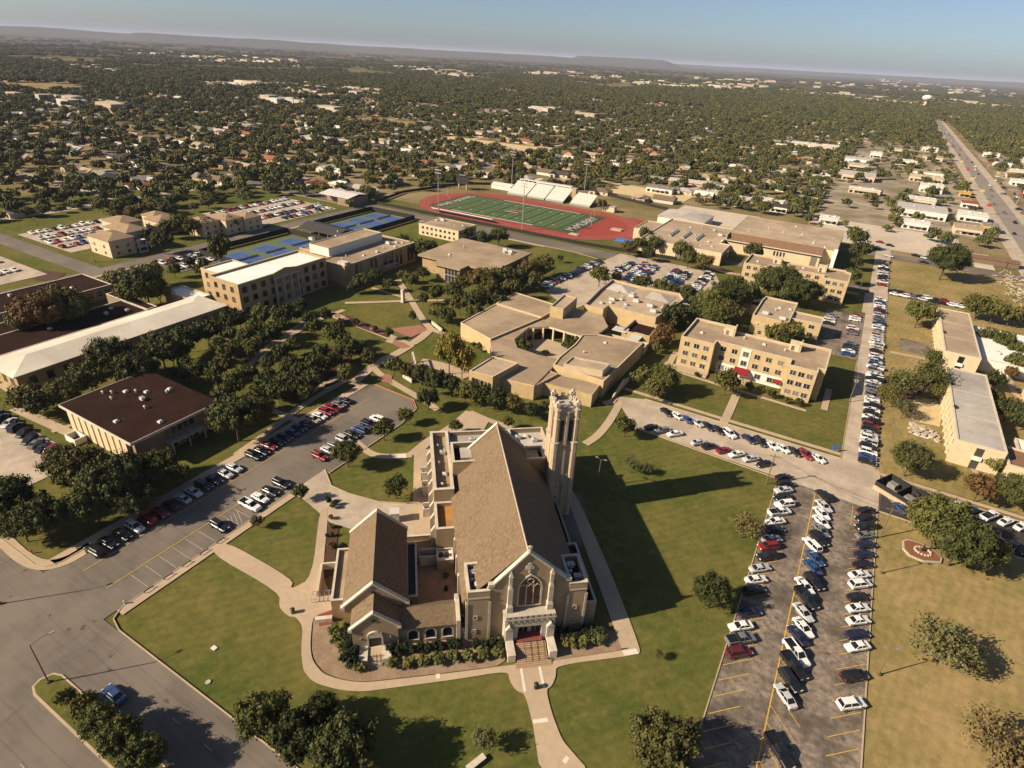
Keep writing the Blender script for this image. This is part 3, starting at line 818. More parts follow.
# the two front corner blocks with sunken roofs
for u0, u1, nm, zz in ((-9.7, -5.7, 0, 12.2), (8.7, 12.1, 1, 12.2)):
    r_ = vol(ch, rect(u0, V0 - .25, u1, 10.4), 0, zz, 'church_brick', 'dark_roof' if nm else 'grey_roof', 'stone_white', par=1.3, t=.45, names=('corner_tower', 'tower_roof', 'coping'))
    units(r_, [(u0 + 1.5, 8.6, 0), (u0 + 2.1, 5.6, 0), (u0 + 1.1, 7.0, 1)], zz - 1.3)
mb = MB()
for u0, u1 in ((-9.7, -5.7), (8.7, 12.1)):
    mb = MB(); mb.box(u0 - .04, V0 - .33, 10.4, u1 + .04, V0 - .2, 10.75)
    mb.box(u0 - .3, V0 - .36, 0, u0 + .15, V0 - .2, 9.5); mb.box(u1 - .2, V0 - .36, 0, u1 + .25, V0 - .2, 9.5)
    mb.obj('string_course', M['stone'], ch)
sq = window_mesh(.8, 1.0, 'sash')
for u, z in ((-8.2, 5.2), (-8.4, 1.6), (10.2, 5.6), (10.0, 1.8)): link('window', sq, ch, (u, V0 - .27, z))
# great window, emblem
mb = MB()
link('gothic_window', arch_mesh(3.9, 7.2, True, .32, 3, M['stone_white'], pm('stained_glass', (.05, .022, .014), (.12, .05, .03), 3, .3)), ch, (1.5, V0 - .02, 7.7))
mb = MB(); c = UC + .45
for a in range(3):
    t = math.pi / 2 + a * 2 * math.pi / 3; mb.tube((c + .42 * math.cos(t), V0 - .12, 17.2 + .42 * math.sin(t)), (c + .42 * math.cos(t), V0 - .01, 17.2 + .42 * math.sin(t)), .4, .4, 8)
mb.box(c - .18, V0 - .16, 15.6, c + .18, V0 - .01, 17.2); mb.box(c - .7, V0 - .13, 16.5, c + .7, V0 - .01, 16.8)
mb.obj('emblem', M['stone_white'], ch)
# stepped stone buttresses with pinnacles either side of the window
for u in (-2.1, 5.3):
    mb = MB()
    mb.box(u - .55, V0 - 1.0, 0, u + .55, V0, 8.2); mb.box(u - .42, V0 - .75, 8.2, u + .42, V0, 12.4); mb.box(u - .3, V0 - .5, 12.4, u + .3, V0, 15.2)
    for zb, ww, dd in ((8.2, .55, 1.0), (12.4, .42, .75)):
        mb.loft([[(u - ww, V0 - dd, zb), (u + ww, V0 - dd, zb), (u + ww, V0, zb), (u - ww, V0, zb)], [(u - .1, V0 - .5, zb + 1.2), (u + .1, V0 - .5, zb + 1.2), (u + .1, V0, zb + 1.2), (u - .1, V0, zb + 1.2)]])
    mb.loft([[(u - .4, V0 - .6, 15.2), (u + .4, V0 - .6, 15.2), (u + .4, V0 + .1, 15.2), (u - .4, V0 + .1, 15.2)], [(u - .05, V0 - .26, 16.5), (u + .05, V0 - .26, 16.5), (u + .05, V0 - .16, 16.5), (u - .05, V0 - .16, 16.5)]])
    mb.obj('buttress', M['portal_stone'], ch)
# portal
mb = MB(); U0, U1, F = -3.1, 6.1, 1.2
PZ = 1.75
mb.box(U0, F, 0, U0 + 2.4, V0 - .02, 6.6); mb.box(U1 - 2.4, F, 0, U1, V0 - .02, 6.6); mb.box(U0 + 2.4, F, 4.7, U1 - 2.4, V0 - .02, 6.6)
mb.box(U0 + 2.4, V0 - 1.1, 0, U1 - 2.4, V0 - .02, 4.7)
mb.box(U0 - .15, F - .15, 6.6, U1 + .15, V0, 6.85)
for k in range(9):
    u = U0 + .1 + k * (U1 - U0 - .8) / 8; mb.box(u, F - .1, 6.85, u + .62, F + .35, 7.6)
    mb.box(u + .16, F - .15, 6.0, u + .46, F - .01, 6.5)
for u in (U0 + .1, U1 - 1.5):
    mb.box(u, F - .5, 0, u + 1.4, F, 4.6)
    mb.wallprism([(u - .1, 4.6), (u + 1.5, 4.6), (u + .7, 5.7)], 'x', F - .6, F)
mb.obj('portal', M['portal_stone'], ch)
for u in (.55, 2.85): link('door', door_mesh(1.7, 2.6), ch, (u, V0 - 1.13, PZ))
mb = MB(); mb.box(U0 + 2.3, F - .9, 0, U1 - 2.3, V0 - 1.1, PZ); mb.obj('landing', M['red_tile'], ch)
mb = MB()
n = 11
for k in range(n): mb.box(-1.25, F - .9 - (k + 1) * .3, 0, 4.35, F - .9 - k * .3, PZ - (k + 1) * PZ / (n + 1))
for k in range(3): mb.box(-1.7, F - 4.3 - k * .35, 0, 4.9, F - 4.2 - k * .35 + .25, .3 - .1 * k)
mb.obj('steps', pm('brown_steps', (.33, .22, .13), (.27, .18, .11), 2), ch)
mb = MB()
for u in (.3, 1.5, 2.7):
    for k in range(4): mb.tube((u, F - 1.0 - k, PZ - .1 - k * .5), (u, F - 1.0 - k, PZ + .8 - k * .5), .04)
    mb.tube((u, F - 1.0, PZ + .8), (u, F - 4.0, PZ + .8 - 1.5), .045)
mb.obj('handrail', M['dark_metal'], ch)
mb = MB()
for u in (-2.95, 4.6): mb = MB(); mb.box(u, -2.4, 0, u + 1.4, F - .5, 1.9); mb.obj('stair_cheek', M['stone_white'], ch)
# buttresses along both flanks of the nave
for k in range(6):
    for s, ue in ((-1, EL + .5), (1, ER - .5)):
        v = 12.5 + 4.9 * k
        if s == 1 and v > 33: continue
        mb = MB(); x0, x1 = (ue - .9, ue) if s == -1 else (ue, ue + .9)
        mb.box(x0, v, 0, x1, v + .8, 6.4); mb.prism([(x0, v), (x1, v), (x1, v + .8), (x0, v + .8)], 6.4, 6.6, 0)
        mb.loft([[(x0, v, 6.6), (x1, v, 6.6), (x1, v + .8, 6.6), (x0, v + .8, 6.6)], [((x1 if s == -1 else x0) - .02, v, 7.8), ((x1 if s == -1 else x0) + .02, v, 7.8), ((x1 if s == -1 else x0) + .02, v + .8, 7.8), ((x1 if s == -1 else x0) - .02, v + .8, 7.8)]])
        mb.obj('nave_buttress', M['stone'], ch)
am = arch_mesh(1.6, 4.2, True, .2, 2)
for k in range(5):
    if k < 3: on_wall(ch, 'window', am, (EL + .5, 40), (EL + .5, 10), 40 - (15.3 + 4.9 * k), 3.2, .02)
    on_wall(ch, 'window', am, (ER - .5, 10), (ER - .5, 40), 5.3 + 4.9 * k, 3.2, .02)
# low block at the right of the front
vol(ch, rect(12.15, 4.4, 14.8, 20), 0, 5.6, 'church_brick', 'dark_roof', 'stone_white', par=.5, names=('side_block', 'roof', 'coping'))
link('window', sq, ch, (13.4, 4.38, 1.4))
vol(ch, rect(11.1, 20.2, 14.2, 35), 0, 4.2, 'church_brick', 'dark_roof', 'stone', par=.4, names=('side_aisle', 'roof', 'coping'))
# left annex: a long flat-roofed block, its lower front and the tall box
vol(ch, rect(-14.3, 24.2, -9.85, 32.8), 0, 8.2, 'church_brick', 'orange_deck', 'stone_white', par=.9, t=.5, names=('annex', 'annex_roof', 'coping'))
r1 = vol(ch, rect(-14.3, 33, -9.9, 56), 0, 11.4, 'church_brick', 'tan_roof', 'stone_white', par=1.3, t=.6, names=('annex', 'annex_roof', 'coping'))
units(r1, [(-12.3, 36, 1), (-11.6, 40, 3), (-12.7, 44, 1), (-11.6, 48, 0), (-12.6, 51, 1)], 10.1)
r2 = vol(ch, rect(-9.85, 44.6, 5.2, 56), 0, 11.1, 'church_brick', 'grey_roof', 'stone_white', par=1.0, names=('rear_wall', 'rear_roof', 'coping'))
units(r2, [(-7, 49, 2), (-4, 53, 0), (-1, 48.5, 0), (2, 52.5, 2)], 10.1)
r3 = vol(ch, rect(5.4, 44.6, 14.2, 55.4), 0, 11.6, 'church_brick', 'grey_roof', 'stone_white', par=1.2, names=('rear_wall', 'rear_roof', 'coping'))
units(r3, [(8, 47, 2), (11.5, 51, 0), (7.5, 52.5, 0), (12, 47, 1), (9.8, 53.2, 3)], 10.4)
r4 = vol(ch, rect(-9.8, 38.4, -3.8, 46.2), 6, 14.6, 'church_brick', 'dark_roof', 'stone_white', par=1.5, t=.45, names=('stair_block', 'stair_roof', 'coping'))
mb = MB(); mb.box(-7.8, 40.4, 13.1, -5.2, 44.4, 14.3); mb.obj('plant_box', M['grey_roof'], r4)
r5 = vol(ch, rect(5.6, 39.4, 11.7, 44.4), 5, 13.6, 'orange_brick', 'dark_roof', 'stone_white', par=1.2, t=.45, names=('stair_block', 'stair_roof', 'coping'))
mb = MB(); mb.box(6.7, 40.4, 12.4, 10.4, 43.4, 13.3); mb.obj('plant_box', M['tan_roof'], r5)
mb = MB()
for k in range(8):
    v = 26 + k * 3.9
    mb.box(-15.3, v, 0, -14.34, v + .8, 6.0); mb.loft([[(-15.3, v, 6), (-14.34, v, 6), (-14.34, v + .8, 6), (-15.3, v + .8, 6)], [(-14.4, v, 7.4), (-14.34, v, 7.4), (-14.34, v + .8, 7.4), (-14.4, v + .8, 7.4)]])
mb.obj('annex_buttress', M['stone'], ch)
wins(ch, (-14.3, 56), (-14.3, 24.3), 8, (1.4, 5.6), 1.5, 1.9, 1.2, style='grid')
wins(ch, (14.2, 44.7), (14.2, 55.3), 3, (1.4, 5.2), 1.5, 1.9, 1.2, style='grid')
# small porches and plant yard on the left side
mb = MB()
for v, du, h in ((22.4, 3.4, 2.6), (37.5, 2.2, 2.4), (45, 2.2, 3.0), (51, 2.4, 2.6)):
    mb = MB(); mb.box(-14.5 - du, v, 0, -14.36, v + .3, h); mb.box(-14.5 - du, v + 2.2, 0, -14.36, v + 2.5, h); mb.box(-14.5 - du, v, 0, -14.2 - du, v + 2.5, h * .6); mb.obj('porch_wall', M['stone_white'], ch)
mb = MB(); mb.box(-17.6, 22.8, 0, -14.4, 24.5, .5); mb.obj('red_door_step', M['red_tile'], ch)
r6 = vol(ch, rect(-14.3, 20.6, -10.9, 24.0), 0, 3.0, 'church_brick', 'white_roof', 'stone_white', par=.4, t=.25, names=('plant_wall', 'plant_roof', 'coping'))
for u in (-13.4, -12.2):
    mb = MB(); mb.tube((u, 22.3, 2.6), (u, 22.3, 3.2), .5, .5, 12); mb.obj('fan', M['dark_metal'], r6)

# tower
M['tower_brick'] = brick('tower_brick', (.46, .36, .25), (.4, .31, .21), (.44, .36, .26))
TU0, TU1, TV0, TV1, TZ = 12.15, 17.15, 35.3, 40.9, 30.0
tw = building('bell_tower', CO, 'tall square tan bell tower with stone pinnacles rising beside the church', 'tower', rz=CA)
mb = MB()
def octo(u, v, r_): return [(u + r_ * math.cos(R(22.5 + 45 * i)), v + r_ * math.sin(R(22.5 + 45 * i))) for i in range(8)]
mb.prism(rect(TU0 + .3, TV0 + .3, TU1 - .3, TV1 - .3), 0, 28.6, 0)
mb.box(TU0 - .25, TV0 - .25, 0, TU1 + .25, TV1 + .25, 9.5)
mb.box(TU0 - .1, TV0 - .1, 9.5, TU1 + .1, TV1 + .1, 20.4)
for u in (TU0 + .35, TU1 - .35):
    for v in (TV0 + .35, TV1 - .35):
        mb.prism(octo(u, v, .86), 0, 20.6, 0); mb.prism(octo(u, v, .66), 20.6, 28.9, 0)
uc, vc = (TU0 + TU1) / 2, (TV0 + TV1) / 2
for s in (-1, 1):
    mb.box(uc - .28, vc + s * (TV1 - TV0) / 2 - .25, 0, uc + .28, vc + s * (TV1 - TV0) / 2 + .25, 28.4)
    mb.box(uc + s * (TU1 - TU0) / 2 - .25, vc - .28, 0, uc + s * (TU1 - TU0) / 2 + .25, vc + .28, 28.4)
mb.obj('shaft', M['tower_brick'], tw)
mb = MB()
for u in (TU0 + .35, TU1 - .35):
    for v in (TV0 + .35, TV1 - .35):
        mb.prism(octo(u, v, 1.05), 20.5, 20.9, 0); mb.prism(octo(u, v, .85), 26.6, 26.9, 0); mb.prism(octo(u, v, .9), 28.9, 29.3, 0)
        mb.prism(octo(u, v, .6), 29.3, 30.3, 0); a = octo(u, v, .7); mb.loft([[(*p, 30.3) for p in a], [(*p, 31.5) for p in octo(u, v, .08)]])
        for q in range(4):
            t = R(45 + 90 * q); mb.box(u + .62 * math.cos(t) - .12, v + .62 * math.sin(t) - .12, 29.9, u + .62 * math.cos(t) + .12, v + .62 * math.sin(t) + .12, 30.8)
for s in (-1, 1):
    vv = vc + s * ((TV1 - TV0) / 2 - .2); uu = uc + s * ((TU1 - TU0) / 2 - .2)
    mb.box(TU0 + .9, vv - .15, 28.3, TU1 - .9, vv + .15, 29.4); mb.box(uu - .15, TV0 + .9, 28.3, uu + .15, TV1 - .9, 29.4)
    mb.box(uc - .4, vv - .2, 29.4, uc + .4, vv + .2, 30.5); mb.box(uu - .2, vc - .4, 29.4, uu + .2, vc + .4, 30.5)
    for q in (-1.35, 1.35): mb.box(uc + q - .28, vv - .15, 29.4, uc + q + .28, vv + .15, 30.0); mb.box(uu - .15, vc + q * 1.1 - .28, 29.4, uu + .15, vc + q * 1.1 + .28, 30.0)
    mb.box(uc - .42, vv - .28 if s < 0 else vv, 24.9, uc + .42, vv if s < 0 else vv + .28, 25.4)
mb.obj('pinnacle_crown', M['stone'], tw)
mb = MB(); mb.sheet(rect(TU0 + .4, TV0 + .4, TU1 - .4, TV1 - .4), 28.7); mb.box(uc - 1, vc - .8, 28.7, uc + .8, vc + 1.1, 29.3); mb.obj('tower_roof', M['grey_roof'], tw)
bw = arch_mesh(.9, 5.6, True, .16, 1, M['stone'], pm('louvre', (.025, .022, .03), (.05, .045, .05), 3, .7), .1)
fc = [((TU0, TV0 + .28), (TU1, TV0 + .28)), ((TU1 - .28, TV0), (TU1 - .28, TV1)), ((TU1, TV1 - .28), (TU0, TV1 - .28)), ((TU0 + .28, TV1), (TU0 + .28, TV0))]
for a, b in fc:
    L = (Vector(b) - Vector(a)).length
    for s in (-1, 1): on_wall(tw, 'belfry_window', bw, a, b, L / 2 + s * .98, 20.9, .03)
sw = window_mesh(.55, .9, 'sash')
for a, b in (((TU0, TV0 - .25), (TU1, TV0 - .25)), ((TU0 - .25, TV1), (TU0 - .25, TV0))):
    L = (Vector(b) - Vector(a)).length
    for zz, o in ((11.0, .16), (8.2, .01), (5.2, .01)):
        for s in (-1, 1):
            if zz > 9: on_wall(tw, 'window', sw, a, b, L / 2 + s * 1.0, zz, -.13)
            else: on_wall(tw, 'window', sw, a, b, L / 2 + s * 1.0, zz, .01)

# chapel, its gabled vestibule and the cloister that joins it to the church
cp = building('chapel', CO, 'small shingled chapel with gabled stone-trimmed porch beside the church courtyard', 'chapel', rz=CA)
mb = MB(); CL, CR, CE, CZ, CC = -31.6, -20.6, 6.0, 11.1, -26.2
mb.prism(rect(CL, 8, CR, 28), 0, CE, 0); 
for v in (8, 27.4): mb.wallprism([(CL, CE), (CR, CE), (CC, CZ)], 'x', v, v + .6)
mb.obj('wall', M['church_brick'], cp)
mb = MB(); slope(CL - .35, CE - .3, CC, CZ + .02, 8.4, 27.6); slope(CC, CZ + .02, CR + .35, CE - .3, 8.4, 27.6)
crf = mb.obj('roof', M['shingle'], cp)
mb = MB(); gable_coping(CL - .5, CR + .5, CE - .35, CC, CZ + .15, 7.85, 8.6, .45); mb.obj('gable_coping', M['stone_white'], cp); mb = MB(); gable_coping(CL - .5, CR + .5, CE - .35, CC, CZ + .15, 27.3, 28.1, .45)
mb.box(CL - .7, 7.8, CE - .6, CL + .1, 8.65, CE + .15); mb.box(CR - .1, 7.8, CE - .6, CR + .7, 8.65, CE + .15)
mb.obj('gable_coping', M['stone_white'], cp)
mb = MB(); VL, VR, VE, VZ, VC = -30.0, -22.0, 5.4, 9.0, -26.1
mb.wallprism([(VL, 0), (VR, 0), (VR, VE), (VC, VZ), (VL, VE)], 'x', 3.4, 8.0); mb.obj('vestibule', M['church_brick'], cp)
mb = MB(); slope(VL - .3, VE - .2, VC, VZ + .02, 3.8, 8.0, t=.2); slope(VC, VZ + .02, VR + .3, VE - .2, 3.8, 8.0, t=.2); mb.obj('vestibule_roof', M['shingle'], cp)
mb = MB(); gable_coping(VL - .45, VR + .45, VE - .2, VC, VZ + .1, 3.2, 3.9, .4); mb.box(VL - .6, 3.15, VE - .4, VL + .1, 3.95, VE + .2); mb.box(VR - .1, 3.15, VE - .4, VR + .6, 3.95, VE + .2)
mb.obj('vestibule_coping', M['stone_white'], cp)
mb = MB()
for u, z, v in ((CC, 9.3, 7.95), (VC, 7.4, 3.35)): mb.tube((u, v - .06, z), (u, v + .02, z), .38, .38, 10)
mb.obj('round_vent', M['dark_metal'], cp)
link('door', arch_mesh(2.2, 3.6, False, .32, 1, M['stone_white'], pm('brown_door', (.06, .03, .02), (.08, .04, .025), 3, .5), .3), cp, (-26.1, 3.38, .9))
mb = MB(); mb.box(-27.3, 3.1, 3.25, -24.9, 3.36, 4.4); mb.obj('door_arch_panel', M['stone_white'], cp)
for u in (-28.6, -23.4):
    mb = MB(); mb.box(u - .12, 3.1, 2.8, u + .12, 3.38, 3.3); mb.obj('lantern', M['metal'], cp)
mb = MB(); mb.box(-27.4, 1.4, 0, -24.8, 3.38, .85)
for k in range(5): mb.box(-27.4, 1.4 - (k + 1) * .36, 0, -24.8, 1.4 - k * .36, .85 - (k + 1) * .15)
mb.obj('steps', M['concrete'], cp)
for u in (-28.9, -24.8):
    mb = MB(); mb.box(u, .3, 0, u + 1.5, 3.36, 1.15); mb.obj('stair_cheek', M['stone_white'], cp)
mb = MB()
for u in (-27.1, -26.4, -25.8, -25.1):
    for k in range(3): mb.tube((u, 1.2 - k * .8, .3), (u, 1.2 - k * .8, 1.5 - .25 * k), .035)
    mb.tube((u, 1.2, 1.5), (u, -.4, 1.0), .035)
mb.obj('handrail', M['dark_metal'], cp)
# side aisles
vol(cp, rect(-34.3, 10.8, -31.7, 24.2), 0, 4.9, 'orange_brick', 'tan_roof', 'stone_white', par=.5, t=.35, names=('aisle', 'aisle_roof', 'coping'))
vol(cp, rect(-20.5, 10.4, -18.4, 24.8), 0, 4.6, 'orange_brick', 'slate_roof', 'stone_white', par=.4, t=.3, names=('aisle', 'aisle_roof', 'coping'))
mb = MB(); mb.box(-37.9, 16.5, 0, -37.5, 24, 1.7); mb.box(-37.5, 23.6, 0, -34.4, 24, 1.7); mb.obj('plant_screen', M['stone_white'], cp)
mb = MB(); mb.box(-37.5, 10.2, 0, -34.4, 11.0, 1.0); mb.obj('low_wall', M['stone_white'], cp)

cl = building('cloister', CO, 'low cloister wing with three round-arched windows linking chapel and church', 'cloister', rz=CA)
mb = MB(); mb.wallprism([(3.9, 0), (9.0, 0), (9.0, 4.1), (6.9, 5.6), (3.9, 4.1)], 'y', -21.95, -11.6); mb.obj('wall', M['church_brick'], cl)
mb = MB()
mb.wallprism([(3.6, 3.98), (6.9, 5.64), (6.9, 5.84), (3.6, 4.18)], 'y', -21.9, -11.65); mb.wallprism([(6.9, 5.64), (9.3, 3.95), (9.3, 4.15), (6.9, 5.84)], 'y', -21.9, -11.65)
mb.obj('roof', M['shingle'], cl)
mb = MB(); mb.wallprism([(3.3, 0), (9.4, 0), (9.4, 5.6), (6.9, 7.0), (3.3, 5.4)], 'y', -11.6, -10.9); mb.obj('end_wall', M['stone_white'], cl)
mb = MB(); mb.box(-21.9, 3.78, .2, -11.7, 3.9, .6); mb.obj('plinth', M['stone'], cl)
aw = arch_mesh(1.7, 2.4, False, .26, 1, M['stone_white'])
for u in (-19.4, -16.3, -13.2): link('window', aw, cl, (u, 3.88, 1.0))
r_ = vol(cl, rect(-10.85, 3.5, -9.75, 6.5), 0, 2.8, 'church_brick', 'slate_roof', 'stone', par=.2, t=.2, names=('link_block', 'link_roof', 'coping'))
link('window', sq, cl, (-10.3, 3.48, .9))

# courtyard
mb = MB(CO); 
ct = mb
def cpt(u, v): return (CO[0] + u * math.cos(CA) - v * math.sin(CA), CO[1] + u * math.sin(CA) + v * math.cos(CA))
mb = MB(); mb.sheet([cpt(-18.4, 9.0), cpt(-10.4, 9.0), cpt(-10.4, 30), cpt(-20.5, 30), cpt(-20.5, 9)], .1)
struct(mb.obj('courtyard_paving', M['court_floor']))
mb = MB(); mb.sheet([cpt(14.4, 24.5), cpt(19.0, 24.5), cpt(19.0, 35), cpt(22.2, 35), cpt(22.2, 42), cpt(14.4, 42)], .055); struct(mb.obj('tower_terrace', M['asphalt']))
cw = building('courtyard_wall', CO, 'low brick and stone wall closing the rear of the church courtyard', 'wall', rz=CA)
mb = MB(); mb.box(-20.4, 29.9, 0, -15.4, 30.3, 1.4); mb.box(-13.6, 29.9, 0, -11, 30.3, 1.4); mb.obj('wall', M['church_brick'], cw)
mb = MB(); mb.box(-20.5, 29.85, 1.4, -15.3, 30.35, 1.55); mb.box(-13.7, 29.85, 1.4, -10.9, 30.35, 1.55); mb.obj('coping', M['stone_white'], cw)
# ------------------------------------------------------------------ the other campus buildings (all on the street grid)
def gb(name, x0, y0, label, cat='building', group=None): return building(name, (x0, y0), label, cat, group)
def loc(pts, o): return [(x - o[0], y - o[1]) for x, y in pts]

# three-storey dormitory with red awnings
def dormitory(o, pts, h, label, towers, front, awn):
    b = gb('dormitory', *o, label)
    P = loc(pts, o)
    r = vol(b, P, 0, h, 'tan_brick', 'tan_roof', 'stone_white', par=.7, t=.4)
    for (i, n, m, st) in front:
        a, c = P[i], P[(i + 1) % len(P)]
        wins(b, a, c, n, (1.3, 4.7, 8.2), 2.0 if n < 9 else 1.7, 1.9, m, style=st)
    for x, y in towers:
        mb = MB(); mb.box(x - 1.6, y - 1.4, h - .7, x + 1.6, y + 1.4, h + 2.0); mb.box(x - 1.75, y - 1.55, h + 2.0, x + 1.75, y + 1.55, h + 2.2)
        mb.box(x + 1.75, y - 1.3, h - .7, x + 2.1, y + 1.3, h + 3.1)
        s_ = mb.obj('stair_head', M['cream_wall'], b)
        link('door', door_mesh(.9, 1.7), s_, (x - .5, y - 1.42, h - .5)); 
    units(r, [(P[0][0] + 5 + 7 * k, P[0][1] + 9 + (k * 5) % 6, 1 if k % 3 else 3) for k in range(5)], h - .7)
    mb = MB(); a = P[0]; L = P[1][0] - P[0][0]
    return b, P
dA = [(-42, 197.6), (-30.4, 197.6), (-30.4, 201.2), (-6.2, 201.2), (-6.2, 196.2), (2.6, 196.2), (2.6, 199.4), (4.7, 199.4), (4.7, 218), (-6, 218), (-6, 214), (-30.6, 214), (-30.6, 218.2), (-42, 218.2)]
b, P = dormitory((-42, 196.2), dA, 11.4, 'three-storey tan brick dormitory with red awning over its white centre bay', [(13.5, 15.5), (35.5, 15.6)], [(0, 3, .8, 'pair'), (2, 6, .8, 'pair'), (4, 3, .6, 'pair'), (13, 4, 1.5, 'pair'), (7, 4, 1.5, 'pair')], True)
mb = MB(); mb.box(13.2, 4.88, 0, 35.0, 4.99, 3.9); mb.box(20.2, 4.86, 3.9, 23.4, 4.99, 11.2); mb.obj('white_bay', M['white_wall'], b)
me = window_mesh(2.0, 1.9, 'pair')
for k in range(5): link('window', me, b, (14.9 + 4.1 * k if k != 2 else 33.0, 4.86, 1.3))
for z in (4.9, 8.3): link('window', me, b, (21.8, 4.84, z))
mb = MB(); mb.wallprism([(4.86, 4.0), (1.9, 3.0), (1.9, 2.6), (4.86, 3.4)], 'y', 19.4, 24.4); mb.obj('awning', M['awning'], b)
mb = MB(); mb.wallprism([(4.86, 3.2), (3.4, 2.6), (3.4, 2.3), (4.86, 2.8)], 'y', 32.6, 34.8); mb.obj('awning', M['awning'], b)
mb = MB(); mb.box(-3.6, -2.4, 0, 11.8, .9, .55); mb.box(18.5, .6, 0, 25.5, 4.8, .5); mb.obj('terrace', M['concrete'], b)
mb = MB(); mb.box(11.65, .6, 8.9, 35.7, 1.2, 9.0) if False else None
dB = [(-42.4, 306.5), (-30.8, 306.5), (-30.8, 311.2), (-6.5, 311.2), (-6.5, 306.7), (4.4, 306.7), (4.4, 323.5), (2.2, 323.5), (2.2, 326), (-6.6, 326), (-6.6, 322.5), (-31, 322.5), (-31, 326), (-42.4, 326)]
b, P = dormitory((-42.4, 306.5), dB, 11.0, 'three-storey cream brick dormitory half hidden by oaks below the gymnasium', [(13.5, 13), (34, 13.2)], [(0, 3, 1, 'pair'), (2, 6, .8, 'pair'), (4, 3, 1, 'pair'), (5, 3, 1.5, 'pair')], False)
# the little chapel-like hall between the dormitories
o = (-26, 242)
b = gb('lounge_hall', *o, 'two-storey yellow brick hall with rounded corner between the two dormitories')
r = vol(b, loc([(-26, 246), (-12.2, 246), (-12.2, 273), (-25.4, 273), (-26, 268)], o), 0, 7.4, 'tan_brick', 'tan_roof_light', 'stone_white', par=.6)
units(r, [(4, 10, 2), (11, 8, 2), (7, 17, 1), (8, 21, 3), (12, 22, 3)], 6.8)
vol(b, loc([(-12.1, 253.5), (-.8, 253.5), (-.8, 262.8), (-12.1, 262.8)], o), 0, 7.0, 'tan_brick', 'tan_roof_light', 'stone_white', par=.6, names=('wing_wall', 'wing_roof', 'coping'))
vol(b, loc([(-23.5, 243), (-14, 243), (-14, 245.9), (-23.5, 245.9)], o), 0, 4.6, 'tan_brick', 'tan_roof_light', 'stone_white', par=.3, names=('porch_wall', 'porch_roof', 'coping'))
arc = [(-26.2 - 5.2 * math.sin(R(t)), 269.5 - 4.4 * math.cos(R(t))) for t in range(180, -1, -20)]
vol(b, loc([(-26.2, 265.1)] + [(-26.2, 273.9)][:1] + arc[1:-1], o), 0, 4.8, 'cream_wall', 'dark_roof', 'stone_white', par=.8, names=('bow_wall', 'bow_roof', 'coping'))
wins(b, (13.9, 11.5), (25.2, 11.5), 2, (1.2, 4.4), 2.2, 1.7, 1, style='pair'); wins(b, (25.2, 11.5), (25.2, 20.8), 2, (1.2, 4.4), 1.8, 1.7, 1)
wins(b, (2.5, 1), (12, 1), 3, (1.2,), 1.5, 1.6, .5, style='sash')

# gymnasium: big roof with a sloping brown front edge
o = (-62, 362)
b = gb('gymnasium', *o, 'large windowless gymnasium with a flat tan roof and sloping brown roof edge')
mb = MB(); H_ = 9.4; z1 = 7.0
mb.prism(rect(0, 1, 50, 60), 0, z1, 0); mb.box(-.0, 7, z1, 50, 60, H_ + .2)
mb.obj('wall', M['cream_wall'], b)
mb = MB(); mb.wallprism([(0.0, z1), (7.5, H_ + .3), (7.5, H_ + .5), (-.3, z1 + .25)], 'y', -.5, 50.5); mb.obj('sloping_roof', M['brown_roof'], b)
mb = MB(); mb.box(-.5, 7.5, H_ + .2, 57.0, 60.5, H_ + .55); r = mb.obj('roof', M['tan_roof_light'], b)
mb = MB(); mb.box(-.6, -.5, z1 - .15, 50.5, -.3, z1 + .35); mb.box(-.9, -.4, z1, -.5, 60.5, H_ + .7); mb.obj('fascia', M['stone_white'], b)
units(r, [(8 + 9 * k, 18 + (k * 13) % 17, 1) for k in range(6)] + [(30, 50, 3), (44, 14, 3), (36, 30, 3)], H_ + .55)
mb = MB(); mb.prism(rect(50.2, 8, 57, 60), 0, H_ + .1); mb.obj('end_wall', M['cream_wall'], b)
mb = MB(); mb.wallprism([(-2.5, 0), (8, 0), (8, H_ + 1), (4.5, H_ + 1.4)], 'y', 55.6, 57.4); mb.wallprism([(1, 0), (8, 0), (8, H_ + 1.2)], 'y', 50.1, 50.7); mb.obj('fin_wall', M['white_wall'], b)
mb = MB()
for k in range(4): mb.box(26 + 1.7 * k, .9, 2.7, 26.9 + 1.7 * k, 1.02, 5.2)
mb.box(45.5, .85, 0, 48.6, 1.02, 5.8); mb.pieces('window', M['glass'], b)
mb = MB(); mb.wallprism([(1, 0), (9, 0), (9, 7)], 'y', -6.5, -1.0); mb.obj('sloped_entry', M['dark_metal'], b)

# field house
o = (-116, 330)
b = gb('field_house', *o, 'sprawling cream field house with three rows of skylights and wedge-shaped entry')
P0 = loc([(-104, 331), (-58, 331), (-58, 352), (-63.5, 352), (-63.5, 392), (-104, 392)], o)
r = vol(b, P0, 0, 7.0, 'cream_wall', 'tan_roof_light', 'stone_white', par=.4)
vol(b, loc([(-116, 354), (-104.3, 354), (-104.3, 378), (-116, 378)], o), 0, 6.4, 'cream_wall', 'tan_roof_light', 'stone_white', par=.3, names=('wing_wall', 'wing_roof', 'coping'))
for k in range(3):
    x = 24 + k * 7.5
    for q in range(4):
        mb = MB(); mb.box(x - 1.1, 18 + q * 4.2, 6.6, x + 1.1, 21.4 + q * 4.2, 7.2); mb.wallprism([(x - 1.1, 7.2), (x + 1.1, 7.2), (x, 7.9)], 'x', 18 + q * 4.2, 21.4 + q * 4.2); mb.obj('skylight', M['metal'], r)
